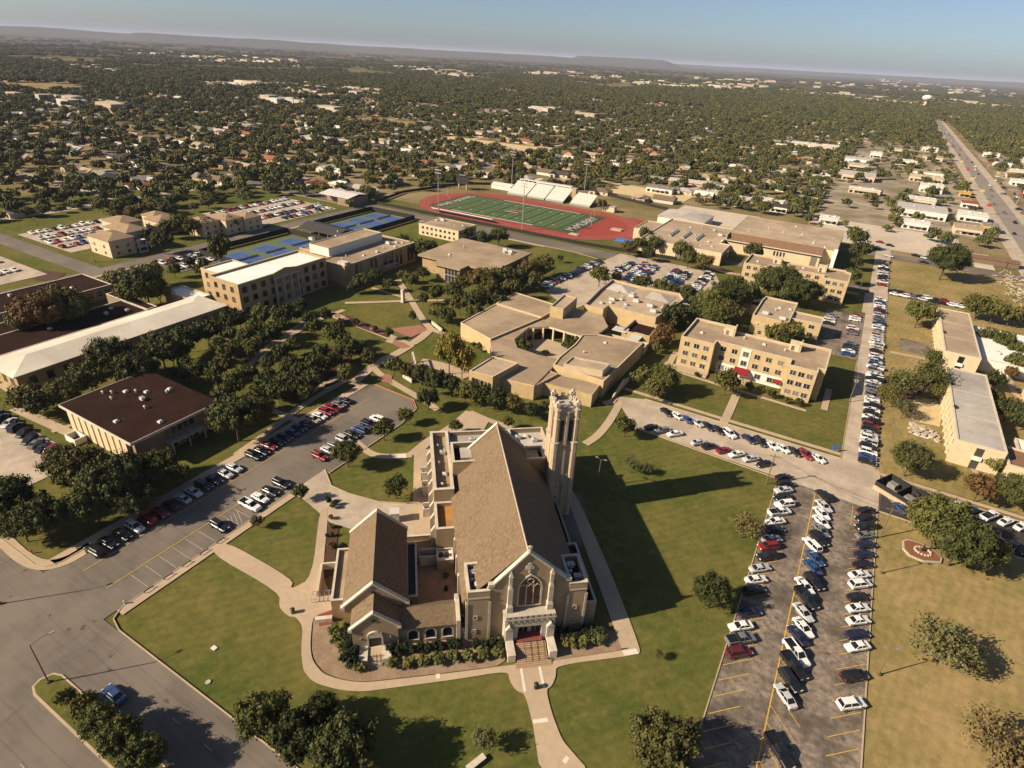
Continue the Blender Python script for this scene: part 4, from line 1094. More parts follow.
units(r, [(46, 20, 0), (52, 28, 0), (48, 40, 2), (42, 50, 0), (36, 30, 1), (50, 12, 3), (28, 48, 3), (34, 52, 1)], 6.6)
mb = MB(); mb.wallprism([(0, 0), (9, 0), (9, 7.6)], 'y', 33, 33.5); mb.wallprism([(-1, 0), (10, 0), (10, 7.4)], 'y', 44, 44.4); mb.obj('fin_wall', M['stone_white'], b)
mb = MB(); mb.box(33.5, .5, 0, 44, .9, 5.6); mb.box(57.8, 3, 0, 58.3, 18, 5); mb.obj('dark_glazing', M['glass'], b)
mb = MB()
for i in range(5):
    for j in range(3):
        if (i + j) % 4 != 3: mb.box(48.2 + i * 1.5, .88, 1.2 + j * 1.3, 49.2 + i * 1.5, .97, 2.0 + j * 1.3)
mb.obj('red_tiles', M['red_paint'], b)
o = (-117, 404)
b = gb('storage_shed', *o, 'long low grey metal-roofed shed behind the field house')
mb = MB(); mb.prism(rect(0, 0, 31, 26), 0, 4.6); mb.obj('wall', M['white_wall'], b)
mb = MB(); mb.wallprism([(-.4, 4.5), (31.4, 4.5), (31.4, 4.9), (15.5, 6.0), (-.4, 4.9)], 'x', -.4, 26.4); mb.obj('roof', M['grey_roof'], b)

M['roof_edge'] = pm('roof_edge', (.5, .4, .28), (.44, .34, .23), 1, .9)
# student centre: a cluster of flat roofs round an octagonal court
o = (-118, 140)
b = gb('student_centre', *o, 'sprawling flat-roofed tan student centre built around an octagonal courtyard')
L_ = lambda *p: loc(p, o)
r = vol(b, L_((-118, 172), (-101.1, 166.2), (-95.6, 194.9), (-117.6, 196.6)), 0, 5.8, 'tan_brick', 'tan_roof', 'roof_edge', par=.2, names=('wall', 'roof', 'coping'))
r = vol(b, L_((-117.6, 196.9), (-95.6, 194.9), (-94.6, 210), (-117.6, 212.8)), 0, 6.0, 'tan_brick', 'tan_roof', 'roof_edge', par=.2)
octc = [(-95, 172), (-95.6, 184.5), (-90, 190), (-76, 189), (-74.6, 180), (-74.6, 168), (-81.5, 166), (-90.2, 166.6)]
# ring round the court, cut into four slabs so the opening stays open to the sky
for pts in (((-100.9, 165.6), (-92, 153.2), (-82, 153.6), (-83.6, 144.2), (-72.4, 146.2), (-73.5, 161), (-74.4, 167.4), (-81.9, 166.2), (-90.4, 167), (-94.9, 172.4), (-99.9, 171.6)),
            ((-99.8, 171.8), (-94.9, 172.6), (-95.9, 184.9), (-90, 190.2), (-90, 195), (-95.2, 195.2)),
            ((-89.9, 190.3), (-75.5, 189.6), (-71.9, 193.6), (-71.4, 204), (-78, 213.8), (-88, 213.8), (-94.2, 209.8), (-94.2, 195.3), (-89.9, 195.1))):
    p = L_(*pts); a = sum(p[i - 1][0] * p[i][1] - p[i][0] * p[i - 1][1] for i in range(len(p)))
    mb = MB(); mb.prism(p if a > 0 else p[::-1], 4.4, 5.2, 0, 1, True); mb.obj('court_roof', [M['cream_wall'], M['tan_roof']], b)
r = vol(b, L_((-74.4, 167.6), (-73.4, 161), (-55, 160), (-54.6, 196), (-71.2, 193), (-75.6, 189), (-74.4, 180)), 0, 6.0, 'tan_brick', 'tan_roof', 'roof_edge', par=.25)
units(r, [(52, 48, 3), (54, 30, 1), (49, 36, 1)], 5.65)
r = vol(b, L_((-94.4, 199.5), (-89, 200), (-90, 215), (-96, 215)), 0, 9.4, 'tan_brick', 'tan_roof_light', 'stone', par=.4, names=('stair_tower', 'roof', 'coping'))
vol(b, L_((-92.2, 139.2), (-84, 140.2), (-82.2, 153.2), (-91.6, 152.6)), 0, 7.2, 'tan_brick', 'tan_roof_light', 'roof_edge', par=.25, names=('wing_wall', 'wing_roof', 'coping'))
mb = MB()
for k in range(6): mb.box(27.0 + k * 1.2, -.95, 1.0, 27.7 + k * 1.2, -.8, 5.4)
mb.pieces('window', M['glass'], b)
vol(b, L_((-83.8, 144), (-72.4, 146), (-70, 158), (-82, 160), (-82.2, 153.4)), 0, 5.0, 'tan_brick', 'tan_roof', None, par=.15, names=('link_wall', 'link_roof', 'coping'))
vol(b, L_((-72, 150.6), (-55.5, 152.5), (-56.2, 161), (-70.2, 159)), 0, 4.4, 'tan_brick', 'tan_roof', None, par=.2, names=('low_wall', 'low_roof', 'coping'))
vol(b, L_((-69.2, 160), (-56.8, 163), (-56.6, 169), (-69.2, 166.6)), 0, 8.0, 'cream_wall', 'tan_roof_light', 'stone', par=.3, names=('wing_wall', 'wing_roof', 'coping'))
mb = MB(); mb.wallprism([(22, 0), (32, 0), (32, 3.6)], 'y', 62.4, 62.9); mb.wallprism([(18, 0), (36, 0), (36, 1.6), (30, 3.2)], 'y', 66, 66.4); mb.obj('sloping_wall', M['cream_wall'], b)
# north-east block with a raised parapet, hipped rooflets and plant
P1 = L_((-86.4, 214.6), (-78, 214.4), (-78, 219.6), (-57.6, 219), (-54.4, 246), (-58, 252.6), (-75.4, 250.6), (-89, 251.6), (-88.6, 236))
r = vol(b, P1, 0, 7.4, 'tan_brick', 'tan_roof_light', 'stone', par=.9, names=('block_wall', 'block_roof', 'coping'))
units(r, [(36 + (k * 37 % 17) * .75, 82 + (k * 53 % 23) * .9, (0, 2, 1, 0)[k % 4]) for k in range(11)] + [(57, 86, 2), (54, 91, 2), (59, 92, 0)], 6.5)
for x, y in ((-82, 244.5), (-64, 244.5)):
    mb = MB(); c = (x - o[0], y - o[1]); mb.loft([[(c[0] - 5.5, c[1] - 5, 6.6), (c[0] + 5.5, c[1] - 5, 6.6), (c[0] + 5.5, c[1] + 5, 6.6), (c[0] - 5.5, c[1] + 5, 6.6)], [(c[0] - .3, c[1] - .3, 8.1), (c[0] + .3, c[1] - .3, 8.1), (c[0] + .3, c[1] + .3, 8.1), (c[0] - .3, c[1] + .3, 8.1)]])
    mb.obj('rooflet', M['slate_roof' if False else 'grey_roof'], r)
vol(b, L_((-71.4, 197), (-54.6, 198.5), (-54.8, 204), (-71.2, 203)), 0, 2.8, 'cream_wall', 'dark_roof', 'stone_white', par=.8, names=('yard_wall', 'yard_floor', 'coping'))
vol(b, L_((-66, 205), (-55.2, 206), (-55.8, 218.6), (-66, 218.8)), 0, 4.6, 'tan_brick', 'dark_roof', 'stone', par=1.2, names=('yard_wall', 'yard_floor', 'coping'))
mb = MB(); mb.box(48, 64.6, 4.0, 53.6, 69, 4.25); mb.box(56, 61, 3.6, 60, 68.5, 3.85); mb.obj('canopy', M['white_metal'], b)
mb = MB()
for i in range(9):
    t = R(40 + 36 * i); 
for p, q in zip(octc, octc[1:] + octc[:1]):
    d = (Vector(q) - Vector(p)); n = max(2, int(d.length / 4))
    for k in range(n):
        c = Vector(p) + d * (k + .5) / n - Vector(o); mb.box(c.x - .3, c.y - .3, 0, c.x + .3, c.y + .3, 4.8)
mb.obj('court_column', M['cream_wall'], b)
mb = MB(); mb.sheet([p for p in octc[::-1]], .12)
struct(mb.obj('octagon_court_paving', M['concrete']))
mb = MB(); mb.wallprism([(0, 0), (9, 0), (9, 5.2), (0, 2.6)], 'y', 19.5, 20.1)
mb.obj('wedge_wall', M['cream_wall'], b, loc=(4, 12, 0))

# library-like box with roof overhang
o = (-178.6, 218)
b = gb('library', *o, 'square flat-roofed tan brick library with wide roof overhang above its entrance')
mb = MB(); mb.prism(loc([(-177.5, 225.5), (-164.6, 225.5), (-164.6, 219.4), (-151.4, 219.4), (-151.4, 227), (-137.8, 227), (-137.8, 260.5), (-177.5, 260.5)], o), 0, 7.4); mb.obj('wall', M['orange_brick'], b)
mb = MB(); mb.prism(loc([(-179, 224), (-165.6, 224), (-165.6, 217.8), (-150, 217.8), (-150, 225), (-136.6, 225), (-136.6, 261.8), (-179, 261.8)], o), 7.4, 8.3); r = mb.obj('roof', M['tan_roof'], b)
units(r, [(30, 38, 2), (33.5, 37, 2), (31, 35, 0), (35, 34, 0), (12, 15, 3), (14, 12, 1), (10, 30, 1)], 8.3)
mb = MB(); mb.box(19, 1.3, .3, 26.5, 1.45, 7.0)
for k in range(8): mb.box(41 - .2, 12 + 3 * k, 1, 40.9, 13.6 + 3 * k, 6)
mb.pieces('window', M['glass'], b)
mb = MB()
for k in range(5): mb.box(19 + 1.8 * k, 1.2, .3, 19.15 + 1.8 * k, 1.35, 7.0)
mb.box(19, 1.2, 3.6, 26.5, 1.35, 3.8); mb.obj('mullion_grid', M['stone_white'], b)
# small two-storey block west of it
o = (-220, 277)
b = gb('office_block', *o, 'small two-storey cream office block between tennis courts and running track')
r = vol(b, rect(0, 0, 28, 18.5), 0, 6.6, 'cream_wall', 'tan_roof', 'stone', par=.2)
wins(b, (0, 0), (28, 0), 8, (1, 4), 1.4, 1.3, 1.5, style='dark'); wins(b, (28, 0), (28, 18.5), 5, (1, 4), 2.0, 1.3, 1, style='dark')
units(r, [(4, 12, 0), (7, 14, 2), (19, 9, 1), (23, 12, 3)], 6.4)

# science hall with a raised upper storey
o = (-226, 186)
b = gb('science_hall', *o, 'long tan brick science hall with blue-lit clerestory storey on its flat roof')
r = vol(b, loc([(-226, 193.5), (-205, 193.5), (-204.5, 186.5), (-190.3, 186.5), (-190.3, 236), (-226, 236)], o), 0, 9.4, 'orange_brick', 'tan_roof', 'stone_white', par=.3)
r2 = vol(b, loc(rect(-218, 192.6, -205.6, 229), o), 9.1, 13.2, 'white_wall', 'tan_roof', 'stone', par=.2, names=('clerestory_wall', 'upper_roof', 'coping'))
mb = MB(); mb.box(30.5, 1.5, 9.1, 35, 4.5, 10.4); mb.obj('parapet_box', M['stone_white'], b)
units(r, [(31, 18, 3), (27, 8, 1), (25.5, 12, 1), (32, 26, 0), (30, 33, 1), (33, 38, 0), (27, 40, 2), (29, 44, 0), (31, 46, 3)], 9.1)
units(r2, [(4, 12, 2), (8, 24, 3), (3, 30, 1)], 13.0)
mb = MB()
for y in (7, 10, 17, 20, 35, 38, 44, 46.5): mb.box(35.6, y, 1, 35.85, y + 1.6, 8.4)
mb.box(35.6, 25, 3.2, 35.85, 33, 8.2); mb.pieces('window', M['glass'], b)
mb = MB(); mb.box(35.7, 24.5, 3.0, 38.2, 33.5, 3.4); mb.box(35.7, 24.5, 5.2, 36.1, 33.5, 5.5)
for y in (24.6, 28.8, 33): mb.box(35.7, y, 0, 36.2, y + .4, 8.6)
mb.obj('entrance_frame', M['stone'], b)

# the old main hall: three storeys, white roof, temple-like centre
o = (-226, 137)
b = gb('main_hall', *o, 'old three-storey tan main hall with bright white flat roof and pedimented centre')
P = loc(rect(-214, 137, -196.7, 182), o)
r = vol(b, P, 0, 13.2, 'orange_brick', 'white_roof', 'stone', par=.7, t=.5)
a, c = P[1], P[2]
w = window_mesh(2.1, 2.4, 'dark')
for z in (1.0, 5.3, 9.4):
    for i in range(10):
        if 3 < i < 6 and z < 2: continue
        on_wall(b, 'window', w, a, c, 2.6 + i * 4.42, z, .01)
wins(b, P[0], P[1], 3, (1.0, 5.3, 9.4), 1.8, 2.2, 1.5, style='dark')
mb = MB(); cx = P[1][0]
mb.wallprism([(16.5, 0), (28.5, 0), (28.5, 13.5), (22.5, 14.6), (16.5, 13.5)], 'y', cx + .02, cx + .45)
mb.obj('centre_bay', M['orange_brick'], b)
mb = MB()
for y in (16.2, 20.3, 24.2, 28.0): mb.box(cx + .46, y, 0, cx + .95, y + .7, 11.2)
mb.box(cx + .46, 15.8, 11.2, cx + 1.1, 29.2, 12.0); mb.box(cx + .1, -.1, 3.9, cx + .25, 45.1, 4.2) if False else None
mb.obj('pilasters', M['stone'], b)
w2 = window_mesh(1.5, 2.2, 'dark')
for z in (5.3, 9.0):
    for y in (18.6, 22.6, 26.5): link('window', w2, b, (cx + .47, y, z), R(90))
for y in (18.6, 22.6, 26.5): link('door', door_mesh(1.4, 2.4), b, (cx + .47, y, .8), R(90))
mb = MB()
for k in range(5): mb.box(cx + .45, 17.5, 0, cx + 1.2 + .5 * k, 27.5, .9 - .16 * k)
mb.obj('steps', M['concrete'], b)
vol(b, loc(rect(-226, 142, -214.3, 157), o), 0, 12.6, 'tan_brick', 'white_roof', 'stone_white', par=.5, names=('wing_wall', 'wing_roof', 'coping'))
wins(b, (0, 5), (11.7, 5), 2, (1.2, 5.3, 9.2), 1.8, 2.2, 1, style='dark')
r = vol(b, loc(rect(-232, 128.5, -214.2, 136.5), o), 0, 5.4, 'orange_brick', 'white_roof', 'stone_white', par=.3, names=('annex_wall', 'annex_roof', 'coping'))
# long white hipped roof in front of it
o = (-217, 61)
b = gb('long_hall', *o, 'long tan hall under a pale cream hipped metal roof at the left edge')
mb = MB(); X, Y = 18, 72
mb.prism(rect(1, 1, X - 1, Y - 1), 0, 5.8); mb.obj('wall', M['orange_brick'], b)
mb = MB()
e = [(0, 0, 5.8), (X, 0, 5.8), (X, Y, 5.8), (0, Y, 5.8)]; rg = [(X / 2, 8, 7.6), (X / 2, Y - 8, 7.6)]
mb.face([e[0], e[1], rg[0]]); mb.face([e[1], e[2], rg[1], rg[0]]); mb.face([e[2], e[3], rg[1]]); mb.face([e[3], e[0], rg[0], rg[1]]); mb.face(e[::-1])
mb.face([(X, 0, 5.5), (X, Y, 5.5), (X, Y, 5.8), (X, 0, 5.8)]); mb.face([(0, 0, 5.5), (X, 0, 5.5), (X, 0, 5.8), (0, 0, 5.8)])
mb.obj('roof', M['cream_roof'], b)
wins(b, (X - 1, 1), (X - 1, Y - 1), 14, (1.4,), 2.0, 2.6, 1.5, style='dark'); wins(b, (1, 1), (X - 1, 1), 3, (1.4,), 2, 2.4, 1, style='dark')
# two brown-roofed wings behind
o = (-276, 60)
b = gb('classroom_block', *o, 'low brick classroom block with dark brown flat roof beyond the white-roofed hall')
r = vol(b, rect(0, 0, 21, 61), 0, 5.2, 'grey_brick', 'dark_roof', 'stone_white', par=.2)
units(r, [(11, 48, 3), (13, 50, 3), (5, 32, 0), (6, 20, 0), (8, 8, 0), (12, 38, 1)], 5.0)
wins(b, (21, 30), (21, 61), 9, (1.6,), 2.6, 2.4, .6, style='sash')
o = (-249, 66)
b = gb('classroom_wing', *o, 'low dark-roofed wing wrapping a planted court beside the long white roof')
vol(b, rect(0, 49, 27, 53), 0, 4.2, 'grey_brick', 'dark_roof', 'stone_white', par=.15, names=('wall', 'roof', 'coping'))
r = vol(b, rect(11, 0, 28, 48.8), 0, 4.2, 'grey_brick', 'dark_roof', 'stone_white', par=.15)
vol(b, rect(0, 0, 10.8, 20), 0, 4.0, 'grey_brick', 'dark_roof', 'stone_white', par=.15)
units(r, [(20, 38, 0), (16, 42, 3), (23, 44, 0), (18, 20, 3)], 4.1)

# dark square building
o = (-170, 58)
b = gb('brown_hall', *o, 'square hall with wide dark brown flat roof and pale ribbed walls')
mb = MB(); mb.prism(loc(rect(-167.6, 60.4, -138.6, 82), o), 0, 7.4, 0); mb.obj('wall', M['grey_brick'], b)
mb = MB(); mb.box(1.0, 1.0, 7.4, 33, 25.4, 8.0); r = mb.obj('roof', M['dark_roof'], b)
mb = MB(); f = .14; mb.box(.9 - f, .86, 7.3, 33.1, 1.0, 8.08); mb.box(.86, .86, 7.3, 1.0, 25.5, 8.08); mb.box(33, .86, 7.3, 33.14, 25.5, 8.08); mb.obj('fascia', M['stone_white'], b)
units(r, [(6, 12, 1), (8.3, 14.5, 3), (10.5, 16, 1), (13, 17.5, 3), (9, 10.2, 1), (16, 14.5, 0), (17.5, 20.5, 1), (16.5, 22, 3), (20.5, 12.4, 1), (21, 4.6, 3), (30, 10.6, 3), (4.2, 10.6, 1)], 8.0)
mb = MB()
for k in range(9):
    x = 3.0 + k * 3.05
    mb.box(x - .3, 1.5, 0, x + 1.9, 2.36, 7.3)
mb.obj('wall_fins', M['cream_wall'], b)
mb = MB()
for k in range(5): mb.box(31.38, 10.2 + 1.7 * k, 4.4, 31.6, 11.4 + 1.7 * k, 7.0)
for k in range(4): mb.box(31.38, 11.4 + 1.9 * k, .3, 31.6, 12.7 + 1.9 * k, 2.7)
mb.pieces('window', M['glass'], b)
mb = MB(); mb.loft([[(31.4, 9.5 + 1.0 * i, 3.3 + .6 * (i % 2)) for i in range(11)] + [(31.4, 19.5 - 1.0 * i, 3.05 + .6 * ((10 - i) % 2)) for i in range(11)],
                    [(34.6, 9.5 + 1.0 * i, 3.3 + .6 * (i % 2)) for i in range(11)] + [(34.6, 19.5 - 1.0 * i, 3.05 + .6 * ((10 - i) % 2)) for i in range(11)]])
mb.obj('folded_canopy', M['stone'], b)
mb = MB()
for y in (10, 14.5, 19): mb.box(34.0, y - .1, 0, 34.3, y + .1, 3.2)
mb.obj('canopy_post', M['white_metal'], b)
o = (-163.5, 55)
b = gb('dumpster_screen', -164.5, 56.2, 'small white screen enclosure beside the ribbed brown-roofed hall', 'enclosure')
mb = MB(); mb.box(0, 0, 0, 4.8, .25, 1.7); mb.box(0, 2.6, 0, 4.8, 2.85, 1.7); mb.box(0, .25, 0, .25, 2.6, 1.7); mb.box(4.55, .25, 0, 4.8, 2.6, 1.7); mb.obj('wall', M['white_wall'], b)

# the two slab dormitories at the right
def slab(o, x1, y1, h, roofm, label, brick_='cream_wall'):
    b = gb('apartment_slab', *o, label, group=None)
    w, l = x1 - o[0], y1 - o[1]
    r = vol(b, rect(0, 0, w, l), 0, h, brick_, roofm, 'stone_white', par=.2)
    wins(b, (0, l), (0, 0), 12, (1.2, 4.2), 1.6, 1.7, 1.2, style='sash')
    mb = MB()
    for k in range(13): y = .2 + k * (l - .9) / 12; mb.box(-.45, y, 0, -.02, y + .3, h - .3)
    mb.box(-.5, 0, 3.1, -.02, l, 3.3); mb.obj('balcony_frame', M['cream_wall'], b)
    mb = MB(); mb.box(w * .5 - .9, -.12, 0, w * .5 + .9, -.02, h - .8); mb.obj('stairwell', M['glass'], b)
    mb = MB(); mb.box(w * .5 - 1.1, -.7, 3.0, w * .5 + 1.1, -.02, 4.1); mb.obj('stair_rail', M['white_wall'], b)
    for k, y in enumerate((l * .33, l * .66)):
        mb = MB(); mb.box(.3, y, h - .2, w - .3, y + .12, h - .08); mb.obj('roof_joint', M['stone'], r)
        mb = MB(); mb.box(.25, y + 3, h - .2, 1.1, y + 4.6, h + .4); mb.obj('roof_hatch', M['dark_metal'], r)
    return b
slab((40.9, 183.6), 52.4, 238.2, 7.4, 'grey_roof', 'long two-storey cream slab with weathered light grey roof and front path')
slab((41.0, 253.6), 52.3, 307, 7.4, 'tan_roof_light', 'long two-storey cream slab with tan gravel roof behind the basketball court')
b = gb('side_house', 53.4, 186, 'low tan-roofed cream wing at the right edge beside the grey-roofed slab')
vol(b, rect(0, -4, 14, 7), 0, 5.0, 'cream_wall', 'brown_roof', 'stone_white', par=.4); wins(b, (0, -4), (14, -4), 4, (1.2,), 1.8, 1.8, 1)
vol(b, rect(4, 7.3, 12, 16), 0, 4.0, 'cream_wall', 'white_roof', 'stone_white', par=.4)
b = gb('white_roofed_block', 54, 262, 'rambling one-storey block with patched white roof beyond the tan slab')
r = vol(b, rect(0, 0, 24, 38), 0, 4.6, 'white_wall', 'white_roof', 'stone_white', par=.3); units(r, [(6, 10, 0), (12, 22, 3), (17, 30, 1), (9, 30, 0)], 4.3)
vol(b, rect(24.3, 6, 34, 30), 0, 6.2, 'cream_wall', 'tan_roof_light', 'stone_white', par=.5)
b = gb('edge_apartment', 66, 214, 'cream two-storey building cut off by the right edge of the view')
vol(b, rect(0, 0, 14, 34), 0, 7.4, 'cream_wall', 'tan_roof_light', 'stone_white', par=.3); wins(b, (0, 34), (0, 0), 8, (1.2, 4.2), 1.6, 1.7, 1)

# apartments with hipped tan roofs at the left
def hip(mb, x0, y0, x1, y1, z, rise, mi=0, over=.5):
    x0 -= over; y0 -= over; x1 += over; y1 += over
    w, l = x1 - x0, y1 - y0
    if w < l: a, c = ((x0 + x1) / 2, y0 + w / 2, z + rise), ((x0 + x1) / 2, y1 - w / 2, z + rise); F_ = [((x0, y0, z), (x1, y0, z), a), ((x1, y0, z), (x1, y1, z), c, a), ((x1, y1, z), (x0, y1, z), c), ((x0, y1, z), (x0, y0, z), a, c)]
    else: a, c = (x0 + l / 2, (y0 + y1) / 2, z + rise), (x1 - l / 2, (y0 + y1) / 2, z + rise); F_ = [((x0, y0, z), (x1, y0, z), c, a), ((x1, y0, z), (x1, y1, z), c), ((x1, y1, z), (x0, y1, z), a, c), ((x0, y1, z), (x0, y0, z), a)]
    for f_ in F_: mb.face(list(f_), mi)
    mb.face([(x0, y0, z - .15), (x0, y1, z - .15), (x1, y1, z - .15), (x1, y0, z - .15)], mi)
    for p, q in (((x0, y0), (x1, y0)), ((x1, y0), (x1, y1)), ((x1, y1), (x0, y1)), ((x0, y1), (x0, y0))): mb.face([(*p, z - .15), (*q, z - .15), (*q, z), (*p, z)], mi)
def apartment(o, boxes, label):
    b = gb('apartment_house', *o, label)
    mb = MB()
    for x0, y0, x1, y1, h in boxes: mb.prism(rect(x0, y0, x1, y1), 0, h)
    mb.obj('wall', M['cream_wall'], b)
    mb = MB()
    for x0, y0, x1, y1, h in boxes: hip(mb, x0, y0, x1, y1, h, 2.0)
    mb.obj('roof', M['apt_roof'], b)
    for x0, y0, x1, y1, h in boxes[:3]:
        wins(b, (x0, y0), (x1, y0), 2, (1.0, 4.0), 1.6, 1.6, .8, style='sash'); wins(b, (x1, y0), (x1, y1), 2, (1.0, 4.0), 1.6, 1.6, .8, style='sash')
    x0, y0, x1, y1, h = boxes[0]
    mb = MB()
    for k in range(3):
        mb.box(x1 + .05, y1 + .5, 3.0 * k + (.1 if k == 0 else 0), x1 + 2.2, y1 + 4.5, 3.0 * k + .25 + (.1 if k == 0 else 0))
    mb.box(x1 + 1.9, y1 + .5, 0, x1 + 2.2, y1 + .8, 6.2); mb.box(x1 + 1.9, y1 + 4.2, 0, x1 + 2.2, y1 + 4.5, 6.2)
    mb.obj('stair_porch', M['white_wall'], b)
M['apt_roof'] = pm('apt_roof', (.29, .2, .125), (.24, .165, .1), .8, .9, .2, (.2, .14, .09))
apartment((-322, 147), [(0, 1, 18, 13, 8.2), (-8, 13.2, 12, 24, 8.8), (-24, 21, -8.2, 33, 8.2)], 'tan hip-roofed apartment house on the street corner beside its packed car park')
apartment((-336, 185), [(0, 0, 13, 12, 7.2), (-11, 5, -.2, 15, 6.8)], 'small tan hip-roofed apartment house between its two larger neighbours')
apartment((-316, 196), [(0, 0, 13, 11, 7.8), (2, 11.2, 18, 22, 8.2), (6, 22.2, 20, 33, 7.4)], 'tan hip-roofed apartment house with stacked balconies, farthest from the street corner')

# open pavilion and metal shed by the courts
b = gb('pavilion', -273, 235, 'dark slate-roofed open pavilion between the two banks of tennis courts')
mb = MB(); mb.wallprism([(-.5, 3.2), (7, 5.4), (14.5, 3.2), (14.5, 3.45), (7, 5.65), (-.5, 3.45)], 'y', 0, 30); mb.obj('roof', M['slate_roof'], b)
for k in range(5):
    for y in (.8, 13.2): mb = MB(); mb.box(1 + 6.8 * k, y, 0, 1.3 + 6.8 * k, y + .3, 3.4); mb.obj('post', M['stone'], b)
b = gb('metal_shed', -324, 301, 'open-fronted metal shed with pale corrugated roof beyond the tennis courts')
mb = MB(); mb.prism(rect(0, 6, 26, 19), 0, 5.2); mb.prism(rect(16, 0, 26, 6), 0, 5.2); mb.obj('wall', M['grey_brick'], b)
mb = MB(); mb.wallprism([(-.6, 5.2), (9.5, 6.6), (19.8, 5.2), (19.8, 5.5), (9.5, 6.9), (-.6, 5.5)], 'y', -.6, 26.6); mb.obj('roof', M['metal_roof'], b)

# tennis courts
def courts(x0, y0, x1, y1, n, label):
    mb = MB(); mb.sheet(rect(x0, y0, x1, y1), .04); struct(mb.obj('court_surround', M['green_court']))
    mb = MB(); ln = MB(); L_ = (x1 - x0)
    for k in range(n):
        cy = y0 + (k + .5) * (y1 - y0) / n; cx = (x0 + x1) / 2
        mb.sheet(rect(cx - 12.4, cy - 6.0, cx + 12.4, cy + 6.0), .08)
        for yy in (-5.5, -4.1, 4.1, 5.5): ln.sheet(rect(cx - 11.9, cy + yy - .04, cx + 11.9, cy + yy + .04), .1)
        for xx in (-11.9, 11.9, -6.4, 6.4): ln.sheet(rect(cx + xx - .04, cy - (5.5 if abs(xx) > 8 else 4.1), cx + xx + .04, cy + (5.5 if abs(xx) > 8 else 4.1)), .115)
        ln.sheet(rect(cx - 6.4, cy - .04, cx + 6.4, cy + .04), .13)
        nt_ = empty('tennis_net', (cx, cy, 0)); tag(nt_, 'low net across the %s blue court from the near end of the %s' % (ordn(k + 1), label), 'net', 'tennis nets')
        q = MB(); q.box(-.03, -6.2, .1, .03, 6.2, 1.0); q.obj('mesh', M['white_metal'], nt_)
        for s in (-1, 1): q = MB(); q.tube((0, 6.3 * s, 0), (0, 6.3 * s, 1.1), .05); q.obj('post', M['dark_metal'], nt_)
    struct(mb.obj('tennis_court', M['blue_court'])); struct(ln.obj('court_lines', M['white_paint']))
courts(-272, 178, -240, 229, 3, 'near court bank')
courts(-276, 254, -246, 303 - 2, 3, 'far court bank')

def fence(name, pts, h, label, mat='black_fence', gap=3.0, fill=.95, cat='fence'):
    f = empty(name, (pts[0][0], pts[0][1], 0)); tag(f, label, cat); o = pts[0]
    mb = MB(o); ps = []
    for a, c in zip(pts, pts[1:]):
        d = Vector(c) - Vector(a); n = max(1, round(d.length / gap)); nn = Vector((-d.y, d.x)).normalized() * .02
        a_ = Vector(a); c_ = Vector(c)
        mb.face([(a_.x + nn.x, a_.y + nn.y, .12), (c_.x + nn.x, c_.y + nn.y, .12), (c_.x + nn.x, c_.y + nn.y, h * fill), (a_.x + nn.x, a_.y + nn.y, h * fill)])
        mb.face([(a_.x - nn.x, a_.y - nn.y, .12), (a_.x - nn.x, a_.y - nn.y, h * fill), (c_.x - nn.x, c_.y - nn.y, h * fill), (c_.x - nn.x, c_.y - nn.y, .12)])
        for k in range(n + 1): p = a_ + d * k / n; ps.append((p.x, p.y))
    mb.obj('screen', M[mat], f)
    pm_ = MB(); pm_.tube((0, 0, 0), (0, 0, h), .06, .06, 5); me = pm_.mesh('post', [M['metal'] if mat != 'black_fence' else M['dark_metal']])
    for p in ps[:95]: link('post', me, f, (p[0] - o[0], p[1] - o[1], 0))
    return f
fence('court_fence', [(-278, 176), (-236, 176), (-236, 231), (-278, 231), (-278, 176)], 3.2, 'tall black windscreen fence round the near bank of tennis courts', gap=6)
fence('court_fence', [(-279, 252), (-243, 252), (-243, 302), (-279, 302), (-279, 252)], 3.2, 'tall black windscreen fence round the far bank of tennis courts', gap=6)
fence('track_fence', [(-290, 320), (-140, 320), (-116, 322), (-80, 326)], 2.0, 'long black fence between the stadium road and the running track', gap=4)
fence('track_fence', [(-292, 321), (-300, 360), (-286, 420), (-262, 440)], 2.2, 'black fence curving round the far left bend of the running track', gap=5)
fence('field_fence', [(-196, 470), (-120, 446), (-118, 432)], 2.2, 'black fence behind the stadium stands beside the grass', gap=5)

# ---- stadium ----------------------------------------------------
def stadium_oval(d, n=24):
    """the track outline at a distance d from its inner edge"""
    x0, x1, yc, r_ = -238, -158, 366.5, 32.0
    pts = []
    for i in range(n + 1):
        t = math.pi / 2 + math.pi * i / n; pts.append((x0 + (r_ + d) * math.cos(t), yc + (r_ + d) * math.sin(t)))
    for i in range(n + 1):
        t = -math.pi / 2 + math.pi * i / n; pts.append((x1 + (r_ + d) * math.cos(t), yc + (r_ + d) * math.sin(t)))
    return pts
mb = MB(); mb.sheet(stadium_oval(9.0), .04); mb.sheet([(-160, 330), (-116, 345), (-116, 372), (-124, 402), (-160, 404)], .05)
struct(mb.obj('running_track', M['track_red']))
mb = MB()
for k in range(8):
    o_ = stadium_oval(.8 + k * 1.1); strip(mb, o_ + [o_[0]], .07, .075)
struct(mb.obj('lane_lines', M['white_paint']))
mb = MB(); mb2 = MB(); FX0, FX1, FY0, FY1 = -260.0, -150.3, 341.5, 390.3
mb.sheet([(-262.5, 341), (-149.2, 338), (-149.2, 394), (-262.5, 392.5)], .09)
nb = 20
for k in range(10):
    xa = FX0 + 9.14 + 9.14 * k
    mb2.sheet(rect(xa, FY0, xa + 4.57, FY1), .11)
struct(mb.obj('turf', M['turf'])); struct(mb2.obj('turf_band', M['turf_light']))
